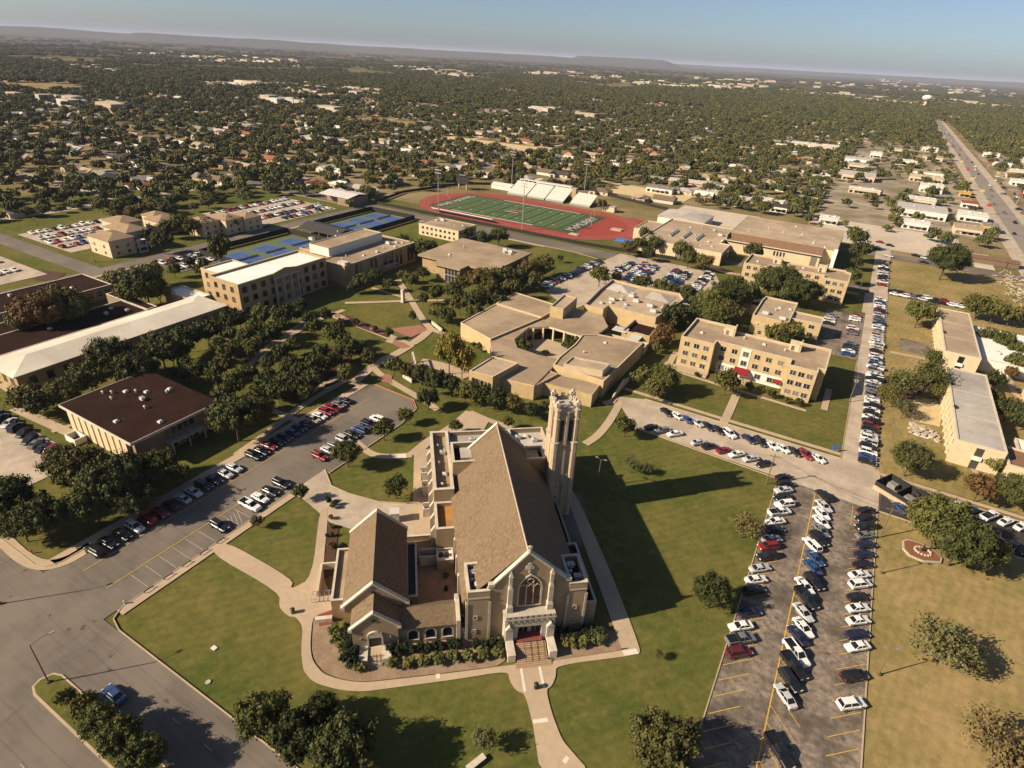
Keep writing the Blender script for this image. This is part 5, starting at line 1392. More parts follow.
mb = MB(); mb.sheet(rect(FX0 + .5, FY0 + 2, FX0 + 8.6, FY1 - 1), .12); mb.sheet(rect(FX1 - 8.6, FY0 + 2, FX1 - .5, FY1 - 1), .12)
struct(mb.obj('end_zone', M['asphalt_new']))
mb = MB()
for k in range(21): xa = FX0 + 9.14 + 4.57 * k; mb.sheet(rect(xa - .09, FY0, xa + .09, FY1), .13)
for k in range(1, 10):
    for yy in (FY0 + 8, FY1 - 9.2): mb.sheet(rect(FX0 + 9.14 * (k + 1) - .9, yy, FX0 + 9.14 * (k + 1) - .2, yy + 1.3), .14); mb.sheet(rect(FX0 + 9.14 * (k + 1) + .2, yy, FX0 + 9.14 * (k + 1) + .9, yy + 1.3), .14)
mb.sheet(rect(FX0 + 18, FY0 - 1.8, FX1 - 28, FY0 - .1), .14); mb.sheet(rect(FX0 + 30, FY1 + .4, FX1 - 18, FY1 + 1.9), .14)
struct(mb.obj('field_lines', M['white_paint']))
mb = MB(); c = ((FX0 + FX1) / 2, (FY0 + FY1) / 2)
mb.sheet([(c[0] + 4.5 * math.cos(R(30 * i)), c[1] + 4.5 * math.sin(R(30 * i))) for i in range(12)], .15)
struct(mb.obj('midfield_mark', pm('maroon_paint', (.16, .02, .02), (.13, .02, .02), 2)))
mb = MB(); mb.sheet(rect(c[0] - 7.5, c[1] - 3.4, c[0] + 3, c[1] - 2.0), .17); mb.sheet(rect(c[0] - 6.5, c[1] + 2.2, c[0] + 4, c[1] + 3.0), .17); struct(mb.obj('midfield_lettering', M['white_paint']))
def text_mesh(s, size, mat, name):
    cu_ = bpy.data.curves.new(name, 'FONT'); cu_.body = s; cu_.size = size; cu_.align_x = 'CENTER'; cu_.align_y = 'CENTER'; cu_.offset = size * .018
    t_ = bpy.data.objects.new(name, cu_); COL.objects.link(t_)
    bpy.context.view_layer.update()
    me = bpy.data.meshes.new_from_object(t_.evaluated_get(bpy.context.evaluated_depsgraph_get()))
    bpy.data.objects.remove(t_); me.materials.clear(); me.materials.append(mat); return me
for x, s_, w_ in ((FX0 + 4.6, 'WAR HAWKS', 44), (FX1 - 4.6, 'McMURRY', 42)):
    me = text_mesh(s_, 8.5, M['white_paint'], 'end_zone_lettering')
    xs = [v.co.x for v in me.vertices]; k = w_ / (max(xs) - min(xs))
    for v in me.vertices: v.co.x *= k
    struct(link('end_zone_lettering', me, None, (x, (FY0 + FY1) / 2, .15), R(90 if x < -200 else 90)))
def stand(x0, x1, y0, depth, h, label, press=False):
    s = empty('grandstand', (x0, y0, 0)); tag(s, label, 'grandstand', 'stadium stands')
    n = 14; mb = MB()
    for k in range(n): mb.box(0, k * depth / n, h * k / n + .9, x1 - x0, (k + 1) * depth / n, h * (k + 1) / n + .9 + .12)
    mb.obj('seating', M['bench_white'], s)
    mb = MB(); mb.box(0, -.2, 0, x1 - x0, 0, 1.4)
    for k in range(int((x1 - x0) / 5) + 1): mb.box(min(k * 5, x1 - x0 - .3), depth - .3, 0, min(k * 5 + .3, x1 - x0), depth, h + 1)
    mb.obj('frame', M['metal'], s)
    mb = MB(); mb.box(0, depth, h + .9, x1 - x0, depth + .1, h + 2.0); mb.obj('back_rail', M['white_metal'], s)
    return s
s1 = stand(-240.5, -224.3, 413.5, 15, 6.4, 'white bleacher block furthest left beside the red track')
s2 = stand(-223.4, -208.4, 413.5, 15, 6.4, 'white bleacher block in the middle, under the press box')
s3 = stand(-207.5, -192.5, 413.5, 15, 6.4, 'white bleacher block third from the left, right of the press box')
s4 = stand(-187, -171, 413.5, 12, 5.2, 'separate lower white bleacher block right of the brick stair tower')
p = empty('press_box', (-239, 429, 0)); tag(p, 'long white press box with dark windows on top of the bleachers', 'press box')
mb = MB(); mb.box(0, .3, 6.0, 45, 4, 9.6); mb.obj('cabin', M['bench_white'], p)
mb = MB()
for k in range(4): mb.box(1 + 3.6 * k, .2, 7.3, 3.9 + 3.6 * k, .32, 9.2)
mb.box(16, .2, 7.6, 44.5, .32, 8.7); mb.pieces('window', M['glass'], p)
mb = MB()
for k in range(10): mb.box(.3 + 4.9 * k, 3.5, 0, .6 + 4.9 * k, 3.8, 6)
mb.obj('leg', M['metal'], p)
p = empty('stair_tower', (-191, 424, 0)); tag(p, 'tan brick stair tower standing between the white bleacher blocks', 'tower')
mb = MB(); mb.box(0, 0, 0, 3.4, 3.4, 9.5); mb.obj('wall', M['orange_brick'], p); mb = MB(); mb.box(-.15, -.15, 9.5, 3.55, 3.55, 9.8); mb.obj('roof', M['stone'], p)
p = empty('scoreboard', (-276, 404, 0)); tag(p, 'dark scoreboard on two posts beyond the left end of the field', 'scoreboard')
mb = MB(); mb.box(-5.5, -.4, 4, 5.5, .4, 10.5); mb.tube((-3, 0, 10.5), (3, 0, 10.5), 1.0, 1.0, 8); mb.obj('panel', M['dark_metal'], p)
for x in (-3.6, 3.6): mb = MB(); mb.box(x - .5, -.5, 0, x + .5, .5, 4); mb.obj('post', M['orange_brick'], p)
p = empty('visitor_stand', (-248, 326.5, 0)); tag(p, 'long low visitor bleachers seen from behind on the near side of the track', 'bleachers')
mb = MB()
for k in range(5): mb.box(0, 4.2 - k * .9, .4 + .45 * k, 48, 5.1 - k * .9, .6 + .45 * k)
mb.obj('seating', M['metal'], p)
mb = MB(); mb.box(0, -.25, 2.6, 48, -.1, 3.2); mb.obj('top_rail', M['bench_white'], p)
b = gb('ticket_booth', -160, 411, 'small cream block booth at the corner of the red track')
mb = MB(); mb.prism(rect(0, 0, 9, 5), 0, 3.6); mb.obj('wall', M['cream_wall'], b); mb = MB(); mb.box(-.3, -.3, 3.6, 9.3, 5.3, 3.9); mb.obj('roof', M['tan_roof_light'], b)
b = gb('equipment_shed', -262, 424, 'small white gabled shed behind the far bend of the track')
mb = MB(); mb.wallprism([(0, 0), (9, 0), (9, 3), (4.5, 4.4), (0, 3)], 'y', 0, 18); mb.obj('wall', M['white_wall'], b)
mb = MB(); mb.wallprism([(-.3, 2.9), (4.5, 4.45), (9.3, 2.9), (9.3, 3.1), (4.5, 4.65), (-.3, 3.1)], 'y', -.3, 18.3); mb.obj('roof', M['metal_roof'], b)
for k, (x, y) in enumerate(((-148.8, 366), (-261.4, 366))):
    g_ = empty('goal_post', (x, y, 0)); tag(g_, 'white goal post at the %s end of the football field' % ('right' if k == 0 else 'left'), 'goal post', 'goal posts')
    mb = MB(); mb.tube((0, 0, 0), (0, 0, 3), .12); mb.tube((0, -2.8, 3), (0, 2.8, 3), .09)
    for s in (-1, 1): mb.tube((0, 2.8 * s, 3), (0, 2.8 * s, 9), .08)
    mb.obj('frame', M['white_metal'], g_)
def light_mast(x, y, h, label):
    g_ = empty('floodlight_mast', (x, y, 0)); tag(g_, label, 'floodlight', 'stadium floodlight masts')
    mb = MB(); mb.tube((0, 0, 0), (0, 0, h), .35, .18, 8); mb.obj('pole', M['metal'], g_)
    mb = MB(); mb.box(-2.4, -.1, h - 2.2, 2.4, .1, h - 2.0); mb.box(-2.4, -.1, h - .3, 2.4, .1, h - .1)
    for k in range(5):
        for q in (0, 1.9): mb.box(-2.2 + k * 1.0, -.5, h - 2.4 + q, -1.7 + k * 1.0, .1, h - 1.9 + q)
    mb.obj('lamp_bank', M['white_metal'], g_)
light_mast(-242, 326, 28, 'tall floodlight mast left of the field on the near side'); light_mast(-178, 326, 28, 'tall floodlight mast near the middle of the field on the near side')
light_mast(-250, 436, 28, 'tall floodlight mast behind the left end of the bleachers'); light_mast(-186, 436, 28, 'tall floodlight mast behind the right end of the bleachers')
mb = MB(); mb.box(-3.5, -2.5, 0, 3.5, 2.5, .7); tag(mb.obj('landing_mat', M['concrete'], None, loc=(-131, 366, .06)), 'pale pole vault landing mat on the red infield', 'mat')
mb = MB(); mb.box(-4.5, -3.5, 0, 4.5, 3.5, .6); mb.box(-3, -2.6, .6, 3, 2.6, .85); tag(mb.obj('high_jump_mat', M['blue_mat'], None, loc=(-118, 344, .06)), 'blue high jump mat at the corner of the red track', 'mat')
mb = MB(); mb.box(-3, -2, 0, 3, 2, .35); mb.box(-2, -1.4, .35, 2, 1.4, .5); tag(mb.obj('jump_pad', M['stone'], None, loc=(-148, 338, .06)), 'grey pad beside the near right end zone', 'mat')
# ------------------------------------------------------------------ trees
def crown_mesh(seed, clumps, per, leaf, flat=.72, lobes=.22, core=True, open_=0.0, lo=.26):
    """crown of many leaf-sized faces on scattered clumps; radius 1, height 1"""
    rnd = random.Random(seed); v = []; f = []
    ico = [(0, 0, 1), (.894, 0, .447), (.276, .851, .447), (-.724, .526, .447), (-.724, -.526, .447), (.276, -.851, .447), (.724, .526, -.447), (-.276, .851, -.447), (-.894, 0, -.447), (-.276, -.851, -.447), (.724, -.526, -.447), (0, 0, -1)]
    icf = [(0, 1, 2), (0, 2, 3), (0, 3, 4), (0, 4, 5), (0, 5, 1), (1, 6, 2), (2, 7, 3), (3, 8, 4), (4, 9, 5), (5, 10, 1), (6, 7, 2), (7, 8, 3), (8, 9, 4), (9, 10, 5), (10, 6, 1), (6, 11, 7), (7, 11, 8), (8, 11, 9), (9, 11, 10), (10, 11, 6)]
    for c in range(clumps):
        while True:
            x, y, z = rnd.uniform(-1, 1), rnd.uniform(-1, 1), rnd.uniform(-.75, 1)
            d = math.sqrt(x * x + y * y + z * z)
            if .35 + .2 * open_ < d < 1: break
        a = math.atan2(y, x); k = 1 - lobes * (.5 + .5 * math.sin(3 * a + seed) * math.cos(2 * a + 2.1 * seed)) - rnd.uniform(0, .12)
        cr = rnd.uniform(.17, .3) * (1.15 if clumps < 20 else 1) * (1 if clumps < 60 else .72)
        k *= (1 - cr * .75)
        cx, cy, cz = x * k, y * k, lo + (1 - lo) * .5 + z * k * (1 - lo) * .5
        if core:
            i0 = len(v); r_ = cr * (.6 - .3 * open_)
            for p in ico: q = r_ * rnd.uniform(.75, 1.15); v.append((cx + p[0] * q, cy + p[1] * q, cz + p[2] * q * flat))
            f += [[i0 + i for i in t] for t in icf]
        for l in range(per):
            t = rnd.uniform(0, 2 * math.pi); w = rnd.uniform(-.6, 1); s_ = math.sqrt(1 - w * w) if w > -1 else 0
            n = Vector((s_ * math.cos(t), s_ * math.sin(t), w)); q = cr * rnd.uniform(.72, 1.18)
            p = Vector((cx, cy, cz)) + Vector((n.x * q, n.y * q, n.z * q * flat))
            n = (n + Vector((rnd.uniform(-.8, .8), rnd.uniform(-.8, .8), rnd.uniform(-.4, .8)))).normalized()
            u = n.orthogonal().normalized(); ww = n.cross(u); ang = rnd.uniform(0, 3.14); u, ww = u * math.cos(ang) + ww * math.sin(ang), ww * math.cos(ang) - u * math.sin(ang)
            sz = leaf * rnd.uniform(.6, 1.3); i0 = len(v)
            v += [tuple(p - u * sz), tuple(p + ww * sz * .7), tuple(p + u * sz), tuple(p - ww * sz * .7)]
            f.append([i0, i0 + 1, i0 + 2, i0 + 3])
    return v, f

def to_mesh(name, v, f, mats, mi=None):
    me = bpy.data.meshes.new(name); me.from_pydata(v, [], f)
    for m in mats: me.materials.append(m)
    if mi: me.polygons.foreach_set('material_index', mi)
    me.update(); return me

def trunk_mb(seed, lo=.3, r=.05, limbs=5, spread=.55):
    rnd = random.Random(seed); mb = MB(); mb.tube((0, 0, -.02), (.01, .01, lo + .06), r, r * .7, 7)
    for k in range(limbs):
        t = 2 * math.pi * k / limbs + rnd.uniform(-.4, .4); s = rnd.uniform(.6, 1) * spread; z = rnd.uniform(.5, .75)
        m_ = (s * .5 * math.cos(t), s * .5 * math.sin(t), lo + (z - lo) * .6)
        mb.tube((0, 0, lo), m_, r * .55, r * .35, 5); mb.tube(m_, (s * math.cos(t), s * math.sin(t), z), r * .35, r * .12, 5)
        mb.tube(m_, (s * .8 * math.cos(t + .6), s * .8 * math.sin(t + .6), z + .08), r * .25, r * .08, 4)
    return mb
CROWN = {}
def crown(kind, k, mat):
    key = (kind, k, mat)
    if key in CROWN: return CROWN[key]
    P = {'near': (130, 60, .028), 'mid': (44, 34, .062), 'low': (20, 14, .12), 'sparse': (44, 34, .034), 'shrub': (20, 60, .075)}[kind]
    v, f = crown_mesh(11 * k + len(kind), *P, open_=.9 if kind == 'sparse' else 0, lobes=.4 if kind == 'sparse' else .24, lo=.02 if kind == 'shrub' else .24, core=True)
    CROWN[key] = to_mesh('crown', v, f, [M[mat]]); return CROWN[key]
TRUNK = {}
def trunk(k, kind):
    key = (k, kind)
    if key not in TRUNK: TRUNK[key] = trunk_mb(k, .26, .035 if kind != 'sparse' else .03, 5 if kind != 'sparse' else 7, .6).mesh('trunk', [M['bark']])
    return TRUNK[key]
TREES = []          # (object, px, base label) so that rows can be numbered from the left
rt = random.Random(3)
def add_tree(px, py, wpx, phrase, group, mat='leaf_oak', kind=None, hf=1.0, name='oak_tree', gp=None):
    """a tree whose crown is centred on this spot of the photograph; wpx is its width there"""
    dist = math.hypot(math.hypot(*G(px, py)), CAM_H); r_ = wpx / 2 * dist / FOCAL
    if mat == 'leaf_mesquite': hf *= .72
    h = r_ * 1.45 * hf + 1.2
    x, y = gp or G(px, py, h * .58)
    k = rt.randrange(4)
    if mat == 'leaf_oak': mat = rt.choice(('leaf_oak', 'leaf_oak', 'leaf_oak', 'leaf_oak', 'leaf_oak', 'leaf_olive', 'leaf_bright'))
    kd = kind or ('near' if wpx > 30 else 'mid' if wpx > 12 else 'low')
    t = empty(name, (x, y, 0), rt.uniform(0, 6.28)); t.scale = (r_, r_, h)
    link('trunk', trunk(k, kd), t); link('crown', crown(kd, k, mat), t)
    TREES.append((t, px, phrase, group)); return t
def flush_labels(L, side='from the left', noun=''):
    """number the members of each row from left to right in the picture"""
    rows = {}
    for t in L: rows.setdefault(t[2], []).append(t)
    for ph, ts in rows.items():
        ts.sort(key=lambda t: t[1])
        for i, (o, px, _, g_) in enumerate(ts):
            lab = ph if len(ts) == 1 else '%s, %s %s' % (ph, ordn(i + 1), side)
            tag(o, lab, o.get('category') or ('shrub' if 'shrub' in o.name else 'tree'), g_)

def trees(lst, phrase, group, **kw):
    for a in lst:
        k2 = dict(kw)
        if len(a) > 3: k2['mat'] = a[3]
        add_tree(a[0], a[1], a[2], phrase, group, **k2)
trees([(262, 714, 52), (300, 734, 56), (345, 750, 66), (322, 708, 34)], 'dark oak at the bottom edge between street and church lawn', 'oaks at the bottom edge')
trees([(664, 742, 70)], 'broad dark oak at the bottom of the east lawn beside the car park', 'lawn trees')
trees([(713, 591, 42)], 'round dense oak on the east lawn touching the car park kerb', 'lawn trees')
trees([(745, 525, 40)], 'sparse mesquite at the car park edge by the tower shadow tip', 'lawn trees', mat='leaf_mesquite', kind='sparse', name='mesquite_tree')
trees([(486, 738, 34)], 'small thin mesquite on the grass below the church steps', 'lawn trees', mat='leaf_mesquite', kind='sparse', name='mesquite_tree')
trees([(632, 464, 24), (646, 468, 16)], 'small sparse cedar on the lawn behind the tower', 'lawn trees', mat='leaf_mesquite', kind='sparse', name='cedar_tree')
trees([(658, 654, 12)], 'tiny sapling on the lawn right of the church corner', 'lawn trees', mat='leaf_mesquite', kind='sparse', name='sapling')
trees([(944, 642, 62), (962, 655, 44)], 'wide low mesquite on the dry lawn east of the car park', 'dry lawn trees', mat='leaf_mesquite', kind='sparse', name='mesquite_tree')
trees([(1003, 748, 66)], 'sparse mesquite in the bottom right corner', 'dry lawn trees', mat='leaf_mesquite', kind='sparse', name='mesquite_tree')
trees([(66, 697, 18), (84, 707, 26), (98, 722, 36), (120, 738, 38), (142, 756, 42)], 'bushy bright oak on the planted median', 'median trees', mat='leaf_bright')
trees([(944, 522, 58), (962, 540, 54), (985, 549, 38), (924, 514, 32)], 'big dark oak overhanging the black car park', 'oaks by the black car park')
trees([(912, 458, 36)], 'round oak on the grass across from the black enclosure', 'lawn trees')
trees([(981, 487, 28, 'leaf_red')], 'reddish crape myrtle left of the white kerb walk', 'lawn trees', kind='mid', name='crape_myrtle')
trees([(1014, 490, 34, 'leaf_bright')], 'green tree at the right edge beside the front path', 'lawn trees')
trees([(975, 453, 12), (994, 462, 18, 'leaf_shrub')], 'round shrub against the end wall of the grey-roofed slab', 'slab shrubs', kind='mid', name='shrub')
trees([(905, 384, 36, 'leaf_bright'), (930, 376, 38, 'leaf_bright'), (888, 394, 26, 'leaf_bright'), (939, 390, 22, 'leaf_bright')], 'spreading green mesquite beside the sand court', 'trees by the sand court', kind='sparse', name='mesquite_tree')
trees([(905, 408, 26, 'leaf_mesquite')], 'leaning thin-leaved tree left of the sand court', 'trees by the sand court', kind='sparse', name='mesquite_tree')
trees([(921, 312, 28, 'leaf_bright')], 'rounded tree left of the tan slab', 'trees by the slabs'); trees([(934, 357, 17, 'leaf_bright')], 'small tree at the corner between the two slabs', 'trees by the slabs')
trees([(988, 335, 18), (1004, 340, 20), (1016, 350, 16), (996, 380, 19), (1012, 372, 13, 'leaf_red'), (1010, 408, 24), (1021, 418, 22), (995, 397, 13), (1019, 362, 20, 'leaf_bright')], 'garden tree in the planted court right of the slabs', 'garden court trees')
trees([(980, 306, 24), (996, 309, 24), (1012, 314, 20), (1021, 318, 16)], 'dark oak at the far edge of the dry field', 'trees by the dry field')
trees([(948, 259, 34)], 'lone broad oak on the kerb of the far field', 'lone oaks')
trees([(66, 462, 42), (84, 470, 50), (108, 482, 58), (128, 470, 40), (92, 500, 46), (136, 500, 40)], 'large lit oak in front of the ribbed brown-roofed hall', 'oaks by the brown-roofed hall')
trees([(160, 462, 34), (152, 484, 34), (178, 474, 24)], 'dark oak between the brown-roofed hall and parked cars', 'oaks by the brown-roofed hall')
trees([(4, 498, 46), (42, 518, 44), (20, 524, 34), (30, 505, 30)], 'dark oak at the left edge above the street corner', 'oaks by the street corner')
trees([(234, 417, 52), (256, 408, 36), (224, 402, 30)], 'dark oak right of the brown-roofed hall', 'oaks by the brown-roofed hall')
trees([(24, 396, 30), (42, 402, 30), (62, 392, 34), (88, 376, 38), (109, 356, 46), (134, 368, 44), (160, 348, 40), (186, 336, 30), (206, 330, 26)], 'oak between the long white roof and the brown roof', 'oaks behind the brown roof')
rr = random.Random(5)
pts = []
def in_poly(x, y, P):
    c = False
    for i in range(len(P)):
        x1, y1 = P[i - 1]; x2, y2 = P[i]
        if (y1 > y) != (y2 > y) and x < (x2 - x1) * (y - y1) / (y2 - y1) + x1: c = not c
    return c
FP = [(170, 352), (215, 322), (262, 312), (322, 306), (346, 330), (352, 352), (330, 372), (318, 385), (300, 396), (268, 404), (232, 398), (205, 384), (182, 376)]
for _ in range(6000):
    if len(pts) > 44: break
    x, y = rr.uniform(165, 355), rr.uniform(300, 410)
    if in_poly(x, y, FP) and all(math.hypot(x - a, (y - b) * 1.6) > 14 for a, b in pts): pts.append((x, y))
trees([(x, y, rr.uniform(18, 28), 'leaf_oak' if rr.random() < .7 else 'leaf_bright') for x, y in pts], 'oak in the dense grove below the main hall', 'oaks of the dense grove')
trees([(346, 371, 22), (325, 364, 24), (312, 381, 24), (347, 349, 24), (359, 348, 18), (370, 356, 22), (296, 388, 24)], 'small oak along the brick mall walk', 'oaks along the mall walk')
trees([(389, 333, 12), (413, 316, 12), (423, 298, 15), (437, 312, 22), (447, 315, 22), (388, 284, 15), (363, 282, 22), (375, 275, 18), (411, 279, 20), (423, 273, 16), (437, 292, 20), (454, 291, 24), (464, 282, 22), (404, 275, 16), (353, 286, 14)], 'lawn oak on the quad', 'oaks on the quad')
trees([(482, 278, 32, 'leaf_bright'), (474, 301, 30), (488, 291, 34), (500, 276, 30), (514, 276, 28), (528, 268, 26), (543, 264, 26), (460, 302, 26), (498, 300, 24), (474, 312, 22), (534, 280, 24), (512, 288, 26)], 'oak in the thick row between library and student centre', 'oaks behind the library')
trees([(449, 350, 36, 'leaf_gold'), (462, 360, 28, 'leaf_gold')], 'golden-green tree by the student centre west wall', 'golden trees', hf=1.5, name='elm_tree')
trees([(394, 365, 24), (421, 373, 24), (435, 380, 30), (451, 384, 28), (466, 390, 28), (481, 394, 28), (497, 399, 28), (512, 403, 24), (531, 410, 20), (545, 406, 16), (407, 370, 20)], 'oak in the row in front of the student centre', 'oaks before the student centre')
trees([(428, 397, 27), (406, 415, 20), (384, 429, 25), (347, 452, 34, 'leaf_bright'), (396, 486, 29)], 'oak scattered on the lawns north of the church', 'oaks north of the church')
trees([(456, 426, 16), (509, 422, 14)], 'small clipped oak behind the church', 'oaks behind the church')
trees([(300, 492, 17), (258, 521, 15, 'leaf_mesquite')], 'small oak on the triangular lawn beside the church drive', 'oaks north of the church')
trees([(626, 425, 26)], 'dense dark oak behind the tower beside parked cars', 'lawn trees')
trees([(645, 376, 30, 'leaf_bright'), (664, 378, 36), (655, 388, 26)], 'wide oak on the lawn left of the awning dormitory', 'dormitory lawn oaks')
trees([(728, 381, 30)], 'round dark oak at the awning dormitory path', 'dormitory lawn oaks')
trees([(600, 275, 24), (616, 277, 14)], 'oak in the student centre car park', 'car park oaks'); trees([(642, 283, 24), (660, 287, 22), (672, 291, 20), (686, 292, 22)], 'low oak between parked cars and the tan rooftops', 'car park oaks')
trees([(689, 258, 20), (705, 261, 20), (682, 249, 22)], 'oak before the field house entry', 'field house oaks')
trees([(646, 234, 18), (630, 247, 18), (649, 253, 16), (656, 243, 20), (640, 243, 16)], 'oak at the corner of the track and field house', 'field house oaks')
trees([(711, 300, 34), (728, 294, 38), (700, 314, 26), (717, 316, 34), (734, 284, 24), (673, 315, 30), (688, 318, 22), (704, 326, 22), (742, 300, 26), (735, 312, 24), (748, 292, 26), (722, 308, 28), (697, 303, 20)], 'tall oak in the thick wood between student centre and dormitories', 'oaks between the dormitories')
trees([(664, 333, 26, 'leaf_red'), (656, 340, 16, 'leaf_red')], 'rust-coloured tree at the student centre service yard', 'rust-coloured trees', name='red_oak_tree')
trees([(657, 347, 12)], 'clipped small tree by the service yard wall', 'field house oaks')
trees([(771, 281, 36), (786, 277, 30), (799, 290, 34), (812, 292, 26), (786, 291, 26), (760, 275, 20)], 'oak hiding the front of the cream dormitory', 'oaks before the cream dormitory')
trees([(753, 251, 22)], 'oak against the gymnasium wall', 'gymnasium oaks'); trees([(861, 250, 22), (853, 275, 18), (857, 262, 14), (858, 236, 22, 'leaf_bright')], 'oak by the street right of the gymnasium', 'gymnasium oaks')
trees([(774, 334, 24, 'leaf_bright'), (790, 331, 26, 'leaf_bright'), (783, 338, 20)], 'oak between the awning dormitory and rounded hall', 'oaks behind the awning dormitory')
trees([(300, 305, 17), (296, 314, 14), (246, 347, 16)], 'small oak before the main hall steps', 'main hall oaks')
trees([(219, 248, 22)], 'dark conical juniper at the back corner of the main hall', 'junipers', hf=1.5, name='juniper_tree')
trees([(37, 312, 40, 'leaf_red'), (58, 303, 40), (72, 308, 34), (22, 320, 28, 'leaf_bright')], 'mixed tree growing in the dark-roofed courtyard', 'courtyard trees')
trees([(116, 277, 26, 'leaf_mesquite'), (144, 283, 40), (132, 292, 30), (158, 292, 24), (150, 272, 26)], 'tree behind the long white roof', 'trees behind the long white roof')
trees([(178, 221, 20), (162, 241, 22), (150, 236, 18), (193, 226, 20), (206, 224, 18, 'leaf_bright'), (168, 228, 18), (230, 222, 18)], 'tree on the apartment lawn', 'apartment lawn trees')
trees([(174, 269, 14), (199, 270, 12), (190, 262, 12), (204, 263, 12, 'leaf_bright')], 'small tree beside the street parking', 'street parking trees')
trees([(602, 204, 12), (560, 258, 8), (766, 206, 14)], 'young tree near the stadium', 'stadium trees')
trees([(417, 248, 24), (431, 246, 18), (404, 243, 22), (499, 236, 22), (484, 238, 20), (468, 232, 14)], 'oak between the office block and the library', 'library oaks')

# foundation planting round the church: round grasses in front, dark hollies behind
def shrub(u, v, r_, h, mat, phrase, name='shrub'):
    r_ *= 1.75 if mat == 'leaf_shrub' else 1.5; h *= 1.3
    x, y = cpt(u, v); t = empty(name, (x, y, 0), rt.uniform(0, 6.28)); t.scale = (r_, r_, h)
    me = crown('shrub', rt.randrange(3), mat); link('foliage', me, t); st = TRUNK.get('stem')
    if st is None: q = MB(); q.tube((0, 0, 0), (0, 0, .4), .06, .04, 5); st = TRUNK['stem'] = q.mesh('stem', [M['bark']])
    link('stem', st, t); TREES.append((t, W(x, y, .5)[0], phrase, 'church planting')); return t
for k in range(6): shrub(-33.4 + .9 * k - (.5 if k < 3 else 0), 7.6 - 1.75 * k if k < 4 else 1.6 - .8 * (k - 4) - 1.2, .95, 1.5, 'leaf_shrub', 'round yellow-green grass clump left of the chapel steps')
for k in range(8): shrub(-23.0 + 2.65 * k, -.5 - .1 * (k % 2), .98, 1.6, 'leaf_shrub', 'round yellow-green grass clump in the front pebble bed')
for u in (9.0, 11.6, 14.6): shrub(u, -.3 if u < 14 else .4, 1.0 if u < 14 else 1.5, 1.6, 'leaf_shrub', 'yellow-green shrub in the pebble bed right of the steps')
for k in range(8): shrub(-31.2 + (k % 2) * 1.1, 7.6 - 1.05 * k, .95, 2.0, 'leaf_holly', 'dark holly in the double row left of the chapel door')
for k in range(10): shrub(-23.4 + 1.32 * k, 2.3 - .5 * (k % 2), .85, 1.6, 'leaf_holly', 'dark holly under the cloister windows')
for k in range(4): shrub(-8.2 + 1.5 * k, 1.7 - .5 * (k % 2), .9, 1.6, 'leaf_holly', 'dark holly left of the church steps')
for k in range(8): shrub(7.0 + 1.2 * k, 1.9 - .9 * (k % 2), .95, 1.7, 'leaf_holly', 'dark holly right of the church steps')
for k, (px, py, w_, m_) in enumerate([(328, 499, 9, 'leaf_holly'), (336, 502, 8, 'leaf_holly'), (333, 505, 8, 'leaf_shrub'), (331, 516, 7, 'leaf_red'), (331, 525, 7, 'leaf_shrub'), (327, 535, 5, 'leaf_holly'), (332, 534, 6, 'leaf_holly'), (332, 545, 11, 'leaf_red'), (343, 545, 9, 'leaf_holly'), (443, 545, 9, 'leaf_bright'), (445, 560, 7, 'leaf_bright'), (446, 575, 8, 'leaf_bright'), (446, 588, 7, 'leaf_holly')]):
    d_ = math.hypot(math.hypot(*G(px, py)), CAM_H); r_ = w_ / 2 * d_ / FOCAL; x, y = G(px, py, r_)
    t = empty('shrub', (x, y, 0), k); t.scale = (r_, r_, r_ * 1.7); link('foliage', crown('shrub', k % 3, m_), t); link('stem', TRUNK['stem'], t)
    TREES.append((t, px, 'shrub in the planted strip beside the drive' if px < 400 else 'courtyard shrub against the church flank', 'drive and courtyard shrubs'))
for k, (px, py, w_) in enumerate([(750, 386, 11), (762, 388, 9), (771, 392, 12), (788, 399, 9), (799, 401, 10), (697, 374, 6), (480, 345, 8), (486, 347, 7), (474, 344, 8), (481, 349, 6), (571, 341, 22), (522, 346, 22), (513, 341, 16), (546, 352, 8), (356, 321, 10), (375, 328, 9), (341, 321, 10)]):
    d_ = math.hypot(math.hypot(*G(px, py)), CAM_H); r_ = w_ / 2 * d_ / FOCAL; x, y = G(px, py, r_)
    t = empty('shrub', (x, y, .1), k); t.scale = (r_, r_, r_ * 1.7); link('foliage', crown('shrub', k % 3, 'leaf_oak' if k % 3 else 'leaf_bright'), t); link('stem', TRUNK['stem'], t)
    TREES.append((t, px, 'shrub at the foot of the awning dormitory' if px > 690 else 'shrub in or beside the student centre court' if px > 460 else 'shrub in the mulched mall bed', 'campus shrubs'))

